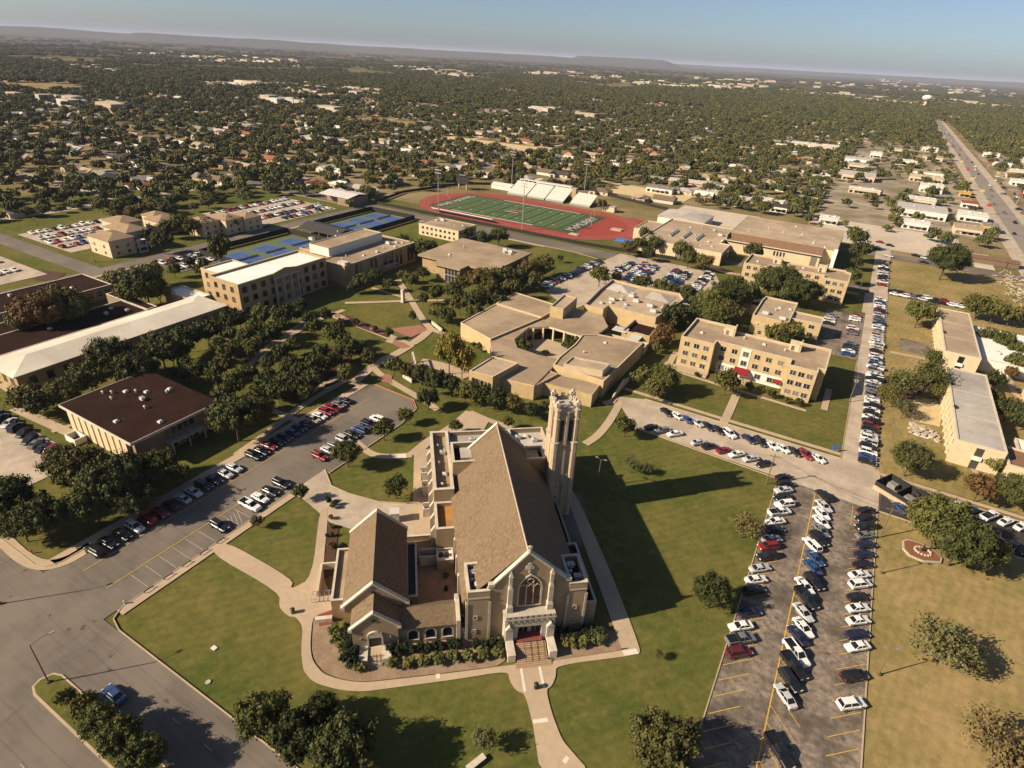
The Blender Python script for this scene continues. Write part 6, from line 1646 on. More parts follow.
# ------------------------------------------------------------------ cars
def car_meshes():
    out = {}
    specs = {   # length, width, hood z, roof z, stations of the lower body (x, top z, half width), cabin (x0, x1, roof x0, roof x1)
        'sedan': (4.8, 1.82, [(-2.4, .62, .74), (-2.3, .92, .84), (-1.5, .97, .9), (0, .95, .91), (1.2, .93, .9), (2.15, .78, .85), (2.4, .55, .7)], (-1.75, 1.15, -1.0, .35), 1.43),
        'suv': (4.9, 1.92, [(-2.42, .7, .82), (-2.36, 1.05, .9), (-1.5, 1.08, .95), (0, 1.06, .96), (1.2, 1.05, .95), (2.2, .92, .9), (2.44, .6, .8)], (-2.3, 1.15, -2.0, .45), 1.76),
        'pickup': (5.8, 2.0, [(-2.9, .75, .92), (-2.86, 1.08, .97), (-1.2, 1.1, .99), (0, 1.1, .99), (1.5, 1.1, .98), (2.7, 1.0, .94), (2.92, .6, .86)], (-.75, 1.55, -.55, .75), 1.85)}
    for kind, (L, w, st, cab, rz_) in specs.items():
        body = MB(); z0 = .3
        secs = [[(x, -hw * .94, z0), (x, -hw, .55), (x, -hw * .98, zt - .1), (x, -hw * .86, zt), (x, hw * .86, zt), (x, hw * .98, zt - .1), (x, hw, .55), (x, hw * .94, z0)] for x, zt, hw in st]
        body.loft(secs)
        hw = w / 2; x0, x1, r0, r1 = cab; zt = st[3][1] - .02
        body.loft([[(r0, -hw * .66, rz_ - .03), (r1, -hw * .66, rz_ - .04), (r1, hw * .66, rz_ - .04), (r0, hw * .66, rz_ - .03)], [(r0 + .08, -hw * .6, rz_ + .02), (r1 - .08, -hw * .6, rz_), (r1 - .08, hw * .6, rz_), (r0 + .08, hw * .6, rz_ + .02)]])
        for x in ((r0, r1) if kind != 'pickup' else (r1,)):
            xb = x0 if x == r0 else x1
            for s in (-1, 1): body.tube((xb, s * hw * .86, zt), (x, s * hw * .66, rz_ - .03), .05, .05, 4)
        for s in (-1, 1): body.tube(((x0 + x1) / 2 - .1, s * hw * .87, zt), ((r0 + r1) / 2, s * hw * .67, rz_ - .03), .05, .05, 4); body.box(x1 - .35, s * (hw + .02) - .1, .95, x1 - .15, s * (hw + .02) + .1, 1.1)
        if kind == 'pickup':
            for s in (-1, 1): body.box(-2.88, s * hw * .95 - .06, 1.05, -.8, s * hw * .95 + .06, 1.3)
            body.box(-2.9, -hw * .95, 1.05, -2.8, hw * .95, 1.3)
        glass = MB()
        glass.loft([[(x0, -hw * .85, zt), (x1, -hw * .85, zt), (x1, hw * .85, zt), (x0, hw * .85, zt)], [(r0, -hw * .66, rz_ - .03), (r1, -hw * .66, rz_ - .04), (r1, hw * .66, rz_ - .04), (r0, hw * .66, rz_ - .03)]])
        if kind == 'pickup': glass.face([(-2.8, -hw * .88, 1.12), (-.8, -hw * .88, 1.12), (-.8, hw * .88, 1.12), (-2.8, hw * .88, 1.12)])
        wh = MB()
        wh.tube((0, -.12, 0), (0, .12, 0), .34, .34, 12, 0); rim = MB(); rim.tube((0, -.13, 0), (0, .13, 0), .2, .2, 8, 0)
        lamp = MB(); lamp.box(-.06, -.22, -.07, .04, .22, .07)
        one = MB()
        for src, mi in ((body, 0), (glass, 1)):
            n = len(one.v); one.v += src.v; one.f += [[i + n for i in f_] for f_ in src.f]; one.m += [mi] * len(src.f)
        for x in (st[0][0] + .85, st[-1][0] - .9):
            for s in (-1, 1): one.tube((x, s * hw * .95 - .1, .34), (x, s * hw * .95 + .1, .34), .34, .34, 8, 2)
        out[kind] = dict(body=body.mesh('body', [M['paint']]), glass=glass.mesh('windows', [M['car_glass']]), wheel=wh.mesh('wheel', [M['tyre']]), rim=rim.mesh('rim', [M['rim']]),
                         head=lamp.mesh('headlight', [M['lamp_white']]), tail=lamp.mesh('tail_light', [M['lamp_red']]), one=one.mesh('parked_car', [M['paint'], M['car_glass'], M['tyre']]), one_mb=one,
                         wx=(st[0][0] + .85, st[-1][0] - .9), hw=hw, ends=(st[0][0], st[-1][0]), zt=.72 if kind == 'sedan' else .85)
    return out
CAR = car_meshes()
COLS = {'w': ('white', (.66, .65, .62)), 'k': ('black', (.012, .012, .014)), 's': ('silver', (.42, .42, .42)), 'g': ('grey', (.14, .14, .145)), 'r': ('red', (.2, .012, .012)), 'b': ('blue', (.022, .055, .15)),
        'n': ('navy', (.012, .018, .05)), 't': ('tan', (.4, .32, .22)), 'm': ('maroon', (.1, .012, .015))}
KN = {'d': 'sedan', 'u': 'suv', 'p': 'pickup'}
ALLC = []
rc = random.Random(21)
def park(row, end, specs, pos, rz, group, jit=.25, cap=None):
    """specs: list like 'wd' (colour, kind); pos: ground points; numbering starts at `end` of the row"""
    for i, (s, p) in enumerate(zip(specs, pos)):
        a = rz + rc.uniform(-.03, .03) + (math.pi if rc.random() < .3 else 0)
        d = math.hypot(p[0], p[1], CAM_H); ALLC.append((d, s, (p[0] + rc.uniform(-jit, jit) * .4, p[1] + rc.uniform(-jit, jit) * .3), a, row, end, i, group))
def rnd_spec(n, w='kkkkkwwwwsssgggbnnrt'):
    return [rc.choice(w) + rc.choice('dddduuup') for _ in range(n)]
def run(a, b_, n, skip=()): return [(a[0] + (b_[0] - a[0]) * i / max(n - 1, 1), a[1] + (b_[1] - a[1]) * i / max(n - 1, 1)) for i in range(n) if i not in skip]
PX = lambda L: [G(x, y, .7) for x, y in L]
park('west row of the long car park', 'from the far end', ['kd', 'ku', 'sd', 'kd', 'wu', 'wp', 'wd', 'kd', 'sd', 'ru', 'ku', 'sd', 'wd', 'ku', 'nd', 'wd', 'gp', 'mu'],
     PX([(784, 477), (785, 484), (784, 490), (783, 497), (784, 504), (780, 512), (775, 521), (775, 530), (772, 539), (768, 546), (767, 556), (760, 568), (756, 579), (754, 590), (749, 612), (740.5, 626), (740.5, 639), (739, 652)]), R(43), 'cars in the west row of the long car park')
park('middle row of the long car park', 'from the far end', ['ku', 'sd', 'wd', 'wd', 'gd', 'ku', 'wu', 'bd', 'bd', 'ku', 'wd', 'kp', 'sd', 'wd', 'nd', 'wp', 'kp', 'ku', 'sd', 'kp'],
     PX([(824, 495.5), (824, 505.6), (821.5, 513), (821, 521.6), (820.7, 530), (819, 538.6), (812.6, 545), (815, 557.7), (812.6, 566.5), (813.6, 581.5), (805, 586), (807, 598), (803, 612), (803, 627), (797.6, 634.7), (797, 653), (794, 665.6), (789.6, 679.5), (786, 696), (779, 750)]), R(-45), 'cars in the angled middle row')
park('east row of the long car park', 'from the far end', ['kd', 'kd', 'ku', 'gd', 'nd', 'nd', 'kd', 'wd', 'wu', 'kd', 'wd', 'wd', 'nd', 'wd', 'ku', 'wu'],
     PX([(866.6, 510), (865, 518), (865, 526.5), (866, 535), (866.6, 544.5), (864.6, 554), (863, 564), (859.4, 574), (860, 584), (858.4, 596.5), (858, 607.4), (859, 620), (857, 633.7), (857.4, 646), (854.4, 675.5), (851.8, 703.8)]), R(41), 'cars in the east row of the long car park')
cs = ['kd', 'bd', 'wu', 'ku', 'su', 'wu', 'sd', 'ku', 'ru', 'ku', 'wd', 'ku', 'wd', 'ku', 'wd', 'wd']
park('street row east of the awning dormitory', 'from the near end', cs + rnd_spec(14), run((21.0, 169.2), (20.6, 250), 30), R(2), 'cars parked along the campus street')
park('far street row beside the dry lawn', 'from the near end', rnd_spec(24), run((20.4, 256), (20.0, 325), 24), R(2), 'cars parked along the campus street')
park('short street row right of the gymnasium', 'from the near end', rnd_spec(10), run((20.0, 352), (19.8, 400), 10), R(2), 'cars parked beyond the gymnasium')
park('row by the dormitory lawn', 'from the left', ['kd', 'wd', 'bd', 'sd', 'kd', 'kd', 'wu'] + ['nd', 'ku', 'wd', 'wd', 'kd', 'ru', 'wd'], run((-34.4, 162.6), (-15.0, 161.3), 7) + run((-9.4, 161.8), (8.8, 162.8), 7), R(-35), 'cars at the dormitory lawn kerb')
park('row above the tower lawn', 'from the left', ['kd', 'gd', 'wd', 'sd', 'kd', 'rd', 'wd', 'sd', 'kd'], PX([(652, 427), (663, 430), (674.5, 433.5), (698.5, 442), (709.5, 446), (724, 450), (737, 454), (751, 458.5), (764, 463.5)]), R(49), 'cars at the tower lawn kerb')
park('grove-side row of the side street', 'from the near end', ['ku', 'kd', 'kd', 'su', 'ru', 'rd', 'kd', 'sd', 'sd', 'ku', 'kd', 'sd', 'sd', 'ku', 'kd', 'rd', 'kd', 'kd', 'bd', 'kd', 'kd', 'tu', 'wd', 'ru', 'rp', 'gd', 'kd'],
     run((-117.6, 38), (-118.0, 72), 13) + run((-118.4, 78), (-119.0, 112), 14), R(3), 'cars along the grove side of the side street')
park('church-side row of the side street', 'from the near end', ['ku', 'wp', 'wd', 'kd', 'ku', 'ru', 'sd', 'gd', 'su', 'kd', 'bu', 'ku', 'wu'], [(-102.9, 56.5), (-103.2, 64.8), (-103.4, 67.8), (-103.5, 70.8), (-103.5, 74), (-104.2, 87.3), (-104.2, 90.6), (-104.4, 93.4), (-104.4, 96.4), (-104.5, 99.5), (-104.3, 102.6), (-104.2, 106), (-104.0, 109.6)], R(1), 'cars along the church side of the side street')
park('car park left of the ribbed hall', 'from the left', ['kd', 'ku', 'sd', 'ku', 'kd', 'kd', 'gd', 'nd', 'ru'], run((-192, 52), (-176, 51.8), 5) + run((-171.5, 51), (-161.5, 51), 4), R(118), 'cars left of the ribbed hall')
park('lower row left of the ribbed hall', 'from the left', ['sd', 'kd'], [(-178, 40.5), (-174.8, 40.5)], R(118), 'cars left of the ribbed hall')
park('upper kerb of the black car park', 'from the left', ['ku', 'kd', 'wu', 'nd', 'wp', 'wd', 'wd', 'kd'], [(33.6, 160.6), (38.6, 160.6), (41.8, 160.6), (45, 160.5), (48.6, 160.6), (52, 160.4), (55.2, 160.4), (58.6, 160.5)], R(56), 'cars in the black car park')
park('lower kerb of the black car park', 'from the left', ['bd', 'sd', 'kd', 'wd', 'kd'], [(29.3, 151.2), (33.6, 151), (44, 150.6), (49.5, 150.6), (53, 150.6)], R(-57), 'cars in the black car park')
park('car line along the dry field', 'from the left', ['kp', 'ku', 'rd', 'kd', 'wu', 'kd', 'ru', 'sd', 'kd', 'gd', 'kd', 'gd', 'wd', 'sd'], run((25.5, 343.5), (73, 343.5), 14), R(0), 'cars parked nose to tail by the dry field')
park('kerb line behind the tan slab', 'from the left', ['wd', 'wu', 'gd', 'sd', 'kd', 'kd', 'wd', 'wd'], run((26, 339.6), (54, 339.6), 8), R(0), 'cars parked behind the tan slab')
park('dormitory back lot row', 'from the near end', ['bd', 'wd', 'kd', 'kd', 'gd'] + ['gd', 'rd', 'wu', 'wd', 'wd', 'rd'], run((11.0, 246), (11.0, 258), 5) + [(11, 270), (11, 273), (11, 276), (11, 288), (11, 291), (11, 294)], R(8), 'cars in the dormitory back lot')
park('row against the rounded hall back lot', 'from the near end', ['kd', 'wu', 'sd', 'gd'], [(1.5, 276), (1.5, 279), (1.5, 283), (2, 287)], R(5), 'cars in the dormitory back lot')
SCs = 'wwwskkkgrbs'
for nm, a, b_, n in (('first car row behind the student centre', (-118.3, 242), (-112.8, 294), 19), ('second car row behind the student centre', (-99.4, 281), (-98.0, 303), 9), ('third car row behind the student centre', (-90.6, 275), (-90.8, 306), 12),
                     ('fourth car row behind the student centre', (-85.8, 277), (-86, 306), 11), ('fifth car row behind the student centre', (-73.5, 280), (-74, 307), 10), ('sixth car row behind the student centre', (-68.8, 283), (-69, 307), 9), ('seventh car row behind the student centre', (-58.6, 280), (-58.6, 312), 12)):
    park(nm, 'from the near end', rnd_spec(n, SCs), run(a, b_, n), R(8), 'cars behind the student centre')
for nm, a, b_, n in (('left row of the apartment car park', (-374, 146), (-373, 182), 11), ('second row of the apartment car park', (-361, 144), (-360, 182), 12), ('third row of the apartment car park', (-350, 143), (-349.5, 182), 12), ('fourth row of the apartment car park', (-338.5, 143), (-338, 160), 6)):
    park(nm, 'from the near end', rnd_spec(n, 'wwwsskgrb'), run(a, b_, n), R(0), 'cars in the apartment car park')
park('street row beside the apartment lawn', 'from the near end', rnd_spec(8, 'wwskr'), run((-279, 157), (-278.6, 177), 8), R(0), 'cars beside the apartment lawn')
park('second street row beside the apartment lawn', 'from the near end', rnd_spec(6, 'wwsk'), run((-267, 157), (-267, 174), 6), R(0), 'cars beside the apartment lawn')
park('row in the far left car park', 'from the near end', rnd_spec(8, 'wwskrb'), run((-352, 92), (-351.5, 117), 8), R(0), 'cars in the far left car park')
park('second row in the far left car park', 'from the near end', rnd_spec(7, 'wwskb'), run((-336, 92), (-336, 114), 7), R(0), 'cars in the far left car park')
park('corner row of the far left car park', 'from the near end', rnd_spec(6, 'wsskb'), run((-318, 95), (-318, 113), 6), R(0), 'cars in the far left car park')
for nm, a, b_, n in (('first row of the north car park', (-344, 232), (-344, 288), 17), ('second row of the north car park', (-329, 232), (-329, 288), 17), ('third row of the north car park', (-314, 240), (-314, 290), 15), ('fourth row of the north car park', (-304, 252), (-304, 288), 10)):
    park(nm, 'from the near end', rnd_spec(n, 'wwwsskgrb'), run(a, b_, n), R(0), 'cars in the north car park')
park('frontage road', 'from the left', ['kd', 'sd', 'rd', 'kd', 'kd', 'su', 'ru', 'gp', 'kd'], [(15, 432), (22, 418), (16, 452), (22, 447), (36, 431), (41, 428), (46, 425), (52, 458), (40, 417)], R(-10), 'cars about the frontage road')
for k in range(28):
    y = 430 + 42 * k + rc.uniform(-8, 8); ALLC.append((math.hypot(100, y), rnd_spec(1)[0], (rc.choice((98.7, 101.6, 104.5, 107.3)), y), R(90), 'traffic on the highway', 'from the near end', k, 'cars on the highway'))
for k in range(70):
    x, y = (rc.uniform(113, 170), rc.uniform(450, 900)); ALLC.append((math.hypot(x, y), rnd_spec(1)[0], (x, y), rc.choice((0, R(90))), 'forecourts right of the highway', 'from the near end', k, 'cars on the highway forecourts'))
ALLC.append((100, 'bd', G(114, 694, .7), R(180), None, None, 0, 'moving cars'))
ALLC = [c for c in ALLC if -20 < W(*c[2], .7)[0] < 1044 and -10 < W(*c[2], .7)[1] < 790]
ALLC.sort(key=lambda c: math.hypot(c[2][0], c[2][1]))
rowcount = {}
far = MB(); farcol = []
for n, (d, s, p, a, row, end, i, grp) in enumerate(ALLC):
    cn, cc = COLS[s[0]]; kd = KN[s[1]]; C_ = CAR[kd]
    if n >= 296: farcol.append((s[0], kd, p, a)); continue
    if row is None: lab = 'blue car driving past the planted median on the main street'
    else: lab = '%s %s, %s %s of the %s' % (cn, 'suv' if kd == 'suv' else 'pickup' if kd == 'pickup' else 'sedan', ordn(i + 1), end, row)
    near = math.hypot(*p) < 175 or row is None
    if near:
        t = empty('parked_car', (p[0], p[1], .05), a)
        b_ = link('body', C_['body'], t); b_.color = (*cc, 1); link('windows', C_['glass'], t)
        for x in C_['wx']:
            for sd in (-1, 1): w_ = link('wheel', C_['wheel'], t, (x, sd * (C_['hw'] * .93), .34)); link('rim', C_['rim'], w_)
        for sd in (-1, 1): link('headlight', C_['head'], t, (C_['ends'][1] - .1, sd * C_['hw'] * .68, C_['zt'] - .08)); link('tail_light', C_['tail'], t, (C_['ends'][0] + .05, sd * C_['hw'] * .72, C_['zt']))
    else:
        t = link('parked_car', C_['one'], None, (p[0], p[1], .05), a); t.color = (*cc, 1)
    tag(t, lab, 'pickup' if kd == 'pickup' else 'car', grp)
if farcol:      # the cars that show smallest, as one mass
    fm = MB(); cm = {k: i for i, k in enumerate(COLS)}
    for c, kd, p, a in farcol:
        src = CAR[kd]['one_mb']; n = len(fm.v); ca, sa = math.cos(a), math.sin(a)
        fm.v += [(p[0] + x * ca - y * sa, p[1] + x * sa + y * ca, z + .05) for x, y, z in src.v]; fm.f += [[i + n for i in f_] for f_ in src.f]; fm.m += [cm[c] if q == 0 else 9 for q in src.m]
    tag(fm.obj('distant_cars', [pm('far_' + v[0], v[1], v[1], 1, .4) for v in COLS.values()] + [M['car_glass']]), 'crowd of small far parked cars beyond the nearer car parks', 'cars', None, 'stuff')
# ------------------------------------------------------------------ suburb: houses, shops, canopy
def house_mesh(k):
    rnd = random.Random(40 + k); w, l = rnd.uniform(12, 19), rnd.uniform(8, 11); h = 2.9
    wl = MB(); rf = MB()
    wl.prism(rect(-w / 2, -l / 2, w / 2, l / 2), 0, h)
    if k % 3 == 0: hip(rf, -w / 2, -l / 2, w / 2, l / 2, h, 2.0)
    else:
        wl.wallprism([(-l / 2, h), (l / 2, h), (0, h + 2.1)], 'y', -w / 2, w / 2)
        rf.wallprism([(-l / 2 - .6, h - .25), (0, h + 2.15), (0, h + 2.35), (-l / 2 - .6, h - .05)], 'y', -w / 2 - .5, w / 2 + .5)
        rf.wallprism([(0, h + 2.15), (l / 2 + .6, h - .25), (l / 2 + .6, h - .05), (0, h + 2.35)], 'y', -w / 2 - .5, w / 2 + .5)
    s = 1 if k % 2 else -1; ex = s * (w / 2 - 3.2)
    wl.prism(rect(ex - 2.8, -l / 2 - 4.2, ex + 2.8, -l / 2 + .1), 0, h - .1)
    rf.wallprism([(ex - 3.3, h - .3), (ex, h + 1.5), (ex, h + 1.7), (ex - 3.3, h - .1)], 'x', -l / 2 - 4.7, 0); rf.wallprism([(ex, h + 1.5), (ex + 3.3, h - .3), (ex + 3.3, h - .1), (ex, h + 1.7)], 'x', -l / 2 - 4.7, 0)
    gl = MB()
    for x in (-w * .3, 0, w * .3):
        if abs(x - ex) > 2.6 or x * s < 0: gl.box(x - .7, -l / 2 - .06, .9, x + .7, -l / 2 + .02, 2.1)
    gl.box(ex - 1.2, -l / 2 - 4.26, .1, ex + 1.2, -l / 2 - 4.18, 2.1); gl.box(w / 2 - .02, -1, .9, w / 2 + .06, 1, 2.1); gl.box(-w / 2 - .06, -1, .9, -w / 2 + .02, 1, 2.1)
    return wl, rf, gl
HM = []
for k in range(6):
    wl, rf, gl = house_mesh(k); gp = []
    for i in range(0, len(gl.v), 8): q = MB(); q.v = gl.v[i:i + 8]; q.f = [[j - i for j in f_] for f_ in gl.f if i <= f_[0] < i + 8]; q.m = [0] * len(q.f); gp.append(q.mesh('window', [M['glass']]))
    HM.append((wl.mesh('wall', [M['wall_any']]), rf.mesh('roof', [M['roof_any']]), gp, wl, rf))
RC = [('white-roofed', (.58, .54, .48)), ('pale grey-roofed', (.36, .335, .3)), ('grey-roofed', (.22, .2, .18)), ('tan-roofed', (.34, .26, .18)), ('brown-roofed', (.16, .11, .075)), ('dark-roofed', (.06, .052, .045)), ('red-brown-roofed', (.25, .1, .055))]
RW = [6, 7, 8, 8, 5, 4, 3]
WC = [(.5, .45, .37), (.6, .56, .49), (.4, .27, .17), (.5, .42, .3), (.33, .2, .13)]
rs = random.Random(77)
def campus_zone(x, y):
    if -400 < x < -294 and y < 300 and (y > 180 or y < 141): return not (x < -352 and y > 186) if y > 180 else True
    return (-294 < x < 95 and y < (446 if x < -120 else 475)) or (-405 < x < -290 and 60 < y < 300) or (x > 20 and y < 475)
OPEN = [(-700, 690, -560, 760), (-1500, 560, -1250, 700), (-480, 620, -330, 672), (-1240, 960, -980, 1040), (-186, 478, -122, 518)]
def in_open(x, y): return any(a < x < c and b_ < y < d for a, b_, c, d in OPEN)
def visible(x, y, z=0, m=14):
    u = W(x, y, z); return u[2] > 1 and -m < u[0] < 1024 + m and -m < u[1] < 768 + m
lots = []
for i, x0 in enumerate(range(-2600, 700, 18)):
    for j, y0 in enumerate(range(-100, 2600, 44)):
        x = x0 + rs.uniform(-3, 3); y = y0 + rs.uniform(-5, 5)
        if campus_zone(x, y) or in_open(x, y) or (-30 < x < 240 and y < 1250) or rs.random() < .3 or (x < -294 and y < 330 and (x - -900) % 105 < 20): continue
        if 82 < x < 125: continue
        if not visible(x, y): continue
        d = math.hypot(x, y)
        if d > 2500 or (d > 850 and rs.random() < .4): continue
        if (x % 105) < 12 and d < 800: continue
        lots.append((d, x, y, rs.choice((0, 0, 0, math.pi / 2, math.pi)), rs.randrange(6), rs.choices(range(7), RW)[0], rs.randrange(5)))
lots.sort()
# places of houses the photograph shows clearly
SECT = [(-9e9, 90, 'at the far left'), (90, 200, 'beyond the tan apartment houses'), (200, 330, 'beyond the north car park'), (330, 440, 'beyond the metal shed'), (440, 560, 'behind the running track'), (560, 700, 'behind the right stadium corner'), (700, 860, 'behind the gymnasium'), (860, 9e9, 'beyond the pale yard')]
def sector(x, y):
    u = W(x, y, 0)[0]
    for a, b_, s in SECT:
        if a <= u < b_: return s
cnt = {}; house_xy = []
for n, (d, x, y, a, k, rcx, wcx) in enumerate(lots):
    house_xy.append((x, y))
    if n < 290:
        se = sector(x, y); key = (RC[rcx][0], se); cnt[key] = cnt.get(key, 0) + 1
        h = empty('house', (x, y, -.15), a); me = HM[k]
        w_ = link('wall', me[0], h); w_.color = (*WC[wcx], 1)
        for q in (me[2] if n < 110 else ()): link('window', q, w_)
        r_ = link('roof', me[1], h); r_.color = (*RC[rcx][1], 1)
        tag(h, '%s %s house, the %s nearest such one %s' % ('small' if k % 2 else 'low', RC[rcx][0], ordn(cnt[key]), se), 'house', 'houses of the suburb')
fm = MB()
for n, (d, x, y, a, k, rcx, wcx) in enumerate(lots[290:]):
    ca, sa = math.cos(a), math.sin(a)
    for src, mi in ((HM[k][3], 7 + wcx), (HM[k][4], rcx)):
        n0 = len(fm.v); fm.v += [(x + p[0] * ca - p[1] * sa, y + p[0] * sa + p[1] * ca, p[2] - .15) for p in src.v]; fm.f += [[i + n0 for i in f_] for f_ in src.f]; fm.m += [mi] * len(src.f)
tag(fm.obj('distant_houses', [pm('far_roof_%d' % i, tuple(q * .8 for q in c[1]), None, 1) for i, c in enumerate(RC)] + [pm('far_wall_%d' % i, tuple(q * .8 for q in c), None, 1) for i, c in enumerate(WC)]), 'mass of small distant houses among the trees towards the horizon', 'houses', None, 'stuff')

# shops and sheds between the pale yard and the highway
shops = []
spec = [(28, 512, 26, 14, 5, 'white', 'white'), (60, 520, 30, 16, 4.5, 'cream', 'tan'), (78, 540, 12, 14, 5, 'yellow', 'grey'), (24, 560, 38, 32, 6, 'white', 'pale grey'), (66, 575, 22, 20, 5, 'white', 'white'),
        (-24, 485, 12, 10, 4, 'white', 'white'), (30, 620, 40, 18, 4.5, 'cream', 'white'), (-15, 640, 34, 14, 4, 'cream', 'white'), (72, 640, 16, 10, 4, 'white', 'red'), (42, 700, 26, 24, 6.5, 'white', 'white'), (74, 700, 10, 10, 4, 'yellow', 'yellow'),
        (-30, 720, 60, 30, 5.5, 'cream', 'pale grey'), (34, 770, 34, 16, 5, 'cream', 'cream'), (36, 815, 36, 18, 5, 'white', 'tan'), (-30, 810, 42, 18, 5, 'cream', 'pale grey'), (-34, 860, 46, 26, 6, 'white', 'pale grey'), (60, 860, 22, 14, 4.5, 'yellow', 'tan'),
        (20, 905, 30, 20, 5, 'white', 'white'), (-10, 950, 24, 18, 6, 'white', 'white'), (-110, 960, 60, 26, 7, 'cream', 'white'), (50, 985, 30, 18, 5, 'cream', 'tan'), (10, 1040, 34, 16, 5, 'cream', 'cream'), (-60, 1060, 34, 16, 5, 'white', 'tan'), (52, 1110, 28, 18, 5, 'white', 'white'),
        (128, 520, 30, 18, 5, 'white', 'white'), (132, 580, 36, 24, 6, 'cream', 'white'), (130, 650, 26, 16, 5, 'cream', 'tan'), (128, 710, 30, 14, 4.5, 'yellow', 'tan'), (132, 760, 34, 20, 5, 'white', 'cream'), (128, 830, 24, 16, 5, 'white', 'white'), (130, 890, 18, 12, 4.5, 'cream', 'tan'), (134, 930, 36, 18, 5, 'cream', 'white'),
        (170, 700, 30, 20, 5, 'white', 'pale grey'), (176, 800, 34, 22, 5, 'cream', 'tan'), (130, 1010, 34, 18, 5, 'white', 'grey'), (170, 1080, 60, 20, 6, 'cream', 'tan'), (128, 1120, 24, 16, 5, 'white', 'white'), (-160, 505, 22, 12, 4, 'white', 'grey'), (-120, 520, 16, 12, 4, 'white', 'pale grey'), (-95, 498, 14, 10, 4, 'white', 'white'),
        (-78, 520, 34, 12, 4.5, 'white', 'white'), (-60, 500, 12, 11, 4, 'white', 'dark'), (-480, 700, 40, 18, 5, 'cream', 'tan'), (-640, 420, 36, 16, 4.5, 'cream', 'grey'), (-560, 500, 40, 18, 4.5, 'cream', 'pale grey'), (-700, 520, 34, 20, 5, 'cream', 'tan'), (-520, 330, 34, 14, 4.2, 'cream', 'grey'), (-560, 290, 44, 16, 4.2, 'white', 'dark')]
CW = {'white': (.6, .56, .5), 'cream': (.5, .41, .3), 'yellow': (.45, .3, .1), 'red': (.3, .05, .04), 'tan': (.36, .28, .19), 'grey': (.22, .2, .18), 'pale grey': (.42, .39, .35), 'dark': (.06, .05, .045)}
sc = {}
for x, y, w, l, h, wc, rc_ in spec:
    if x > -100 and y > 500: w *= .55 + .4 * ((x * 7 + y * 3) % 10) / 10; l *= .7 + .3 * ((x + y) % 7) / 7
    if not visible(x, y): continue
    key = (wc, rc_, x > 110); sc[key] = sc.get(key, 0) + 1
    b = empty('shop_building', (x, y, 0)); side = 'right of the highway' if x > 110 else 'left of the highway' if x > -40 else 'beyond campus'
    tag(b, '%s-walled %s-roofed low commercial building, %s nearest such one %s' % (wc, rc_, ordn(sc[key]), side), 'shop', 'commercial buildings')
    mb = MB(); mb.prism(rect(0, 0, w, l), 0, h); q = mb.obj('wall', M['wall_any'], b); q.color = (*CW[wc], 1)
    mb = MB(); mb.box(-.4, -.4, h, w + .4, l + .4, h + .5); mb.box(w * .3, l * .4, h + .5, w * .3 + 2, l * .4 + 2, h + 1.4); mb.box(w * .7, l * .6, h + .5, w * .7 + 1.6, l * .6 + 2, h + 1.3); q = mb.obj('roof', M['roof_any'], b); q.color = (*CW[rc_], 1)
    mb = MB()
    for k in range(int(w / 4)): mb.box(1 + 4 * k, -.08, .5, 3.4 + 4 * k, .02, 2.6)
    mb.pieces('window', M['glass'], b)
    mb = MB(); mb.box(w * .2, -2.6, 2.8, w * .8, -.02, 3.1); q = mb.obj('canopy', M['roof_any'], b); q.color = (*CW[wc], 1)
# tall signs by the highway
for k, (x, y, c) in enumerate(((88, 620, 'red'), (90, 700, 'yellow'), (88, 780, 'yellow'), (90, 860, 'red'), (89, 940, 'yellow'), (118, 700, 'red'), (118, 860, 'yellow'), (119, 960, 'red'))):
    s_ = empty('pole_sign', (x, y, 0)); tag(s_, '%s pole sign at the highway edge, %s from the near end of the signs' % (c, ordn(k + 1)), 'sign', 'highway signs')
    mb = MB(); mb.tube((0, 0, 0), (0, 0, 8), .3, .25, 6); mb.obj('pole', M['metal'], s_); mb = MB(); mb.box(-1.6, -.3, 6.2, 1.6, .3, 8.6); q = mb.obj('panel', M['wall_any'], s_); q.color = (*CW[c], 1)

# substation-like clutter of pale branches at the right: a bare scrap yard
yd = empty('scrap_heap', (84, 372, 0)); tag(yd, 'heap of pale grey scrap and branches at the right edge past the dry field', 'scrap heap')
mb = MB(); rq = random.Random(9)
for k in range(260):
    x, y = rq.uniform(-9, 16), rq.uniform(-8, 42); z = rq.uniform(0, 4.5)
    mb.tube((x, y, z), (x + rq.uniform(-3, 3), y + rq.uniform(-3, 3), z + rq.uniform(-1, 2)), .25, .12, 4)
mb.obj('branches', M['stone'], yd)
b = gb('brown_fence', 62, 440, 'low brown roofed pen with dark openings beyond the pale yard', 'pen')
mb = MB(); mb.box(0, 0, 0, 26, 7, 3.0); mb.obj('wall', M['wood'], b); mb = MB(); mb.box(-.5, -.5, 3, 26.5, 8, 3.3); mb.obj('roof', M['brown_roof'], b)

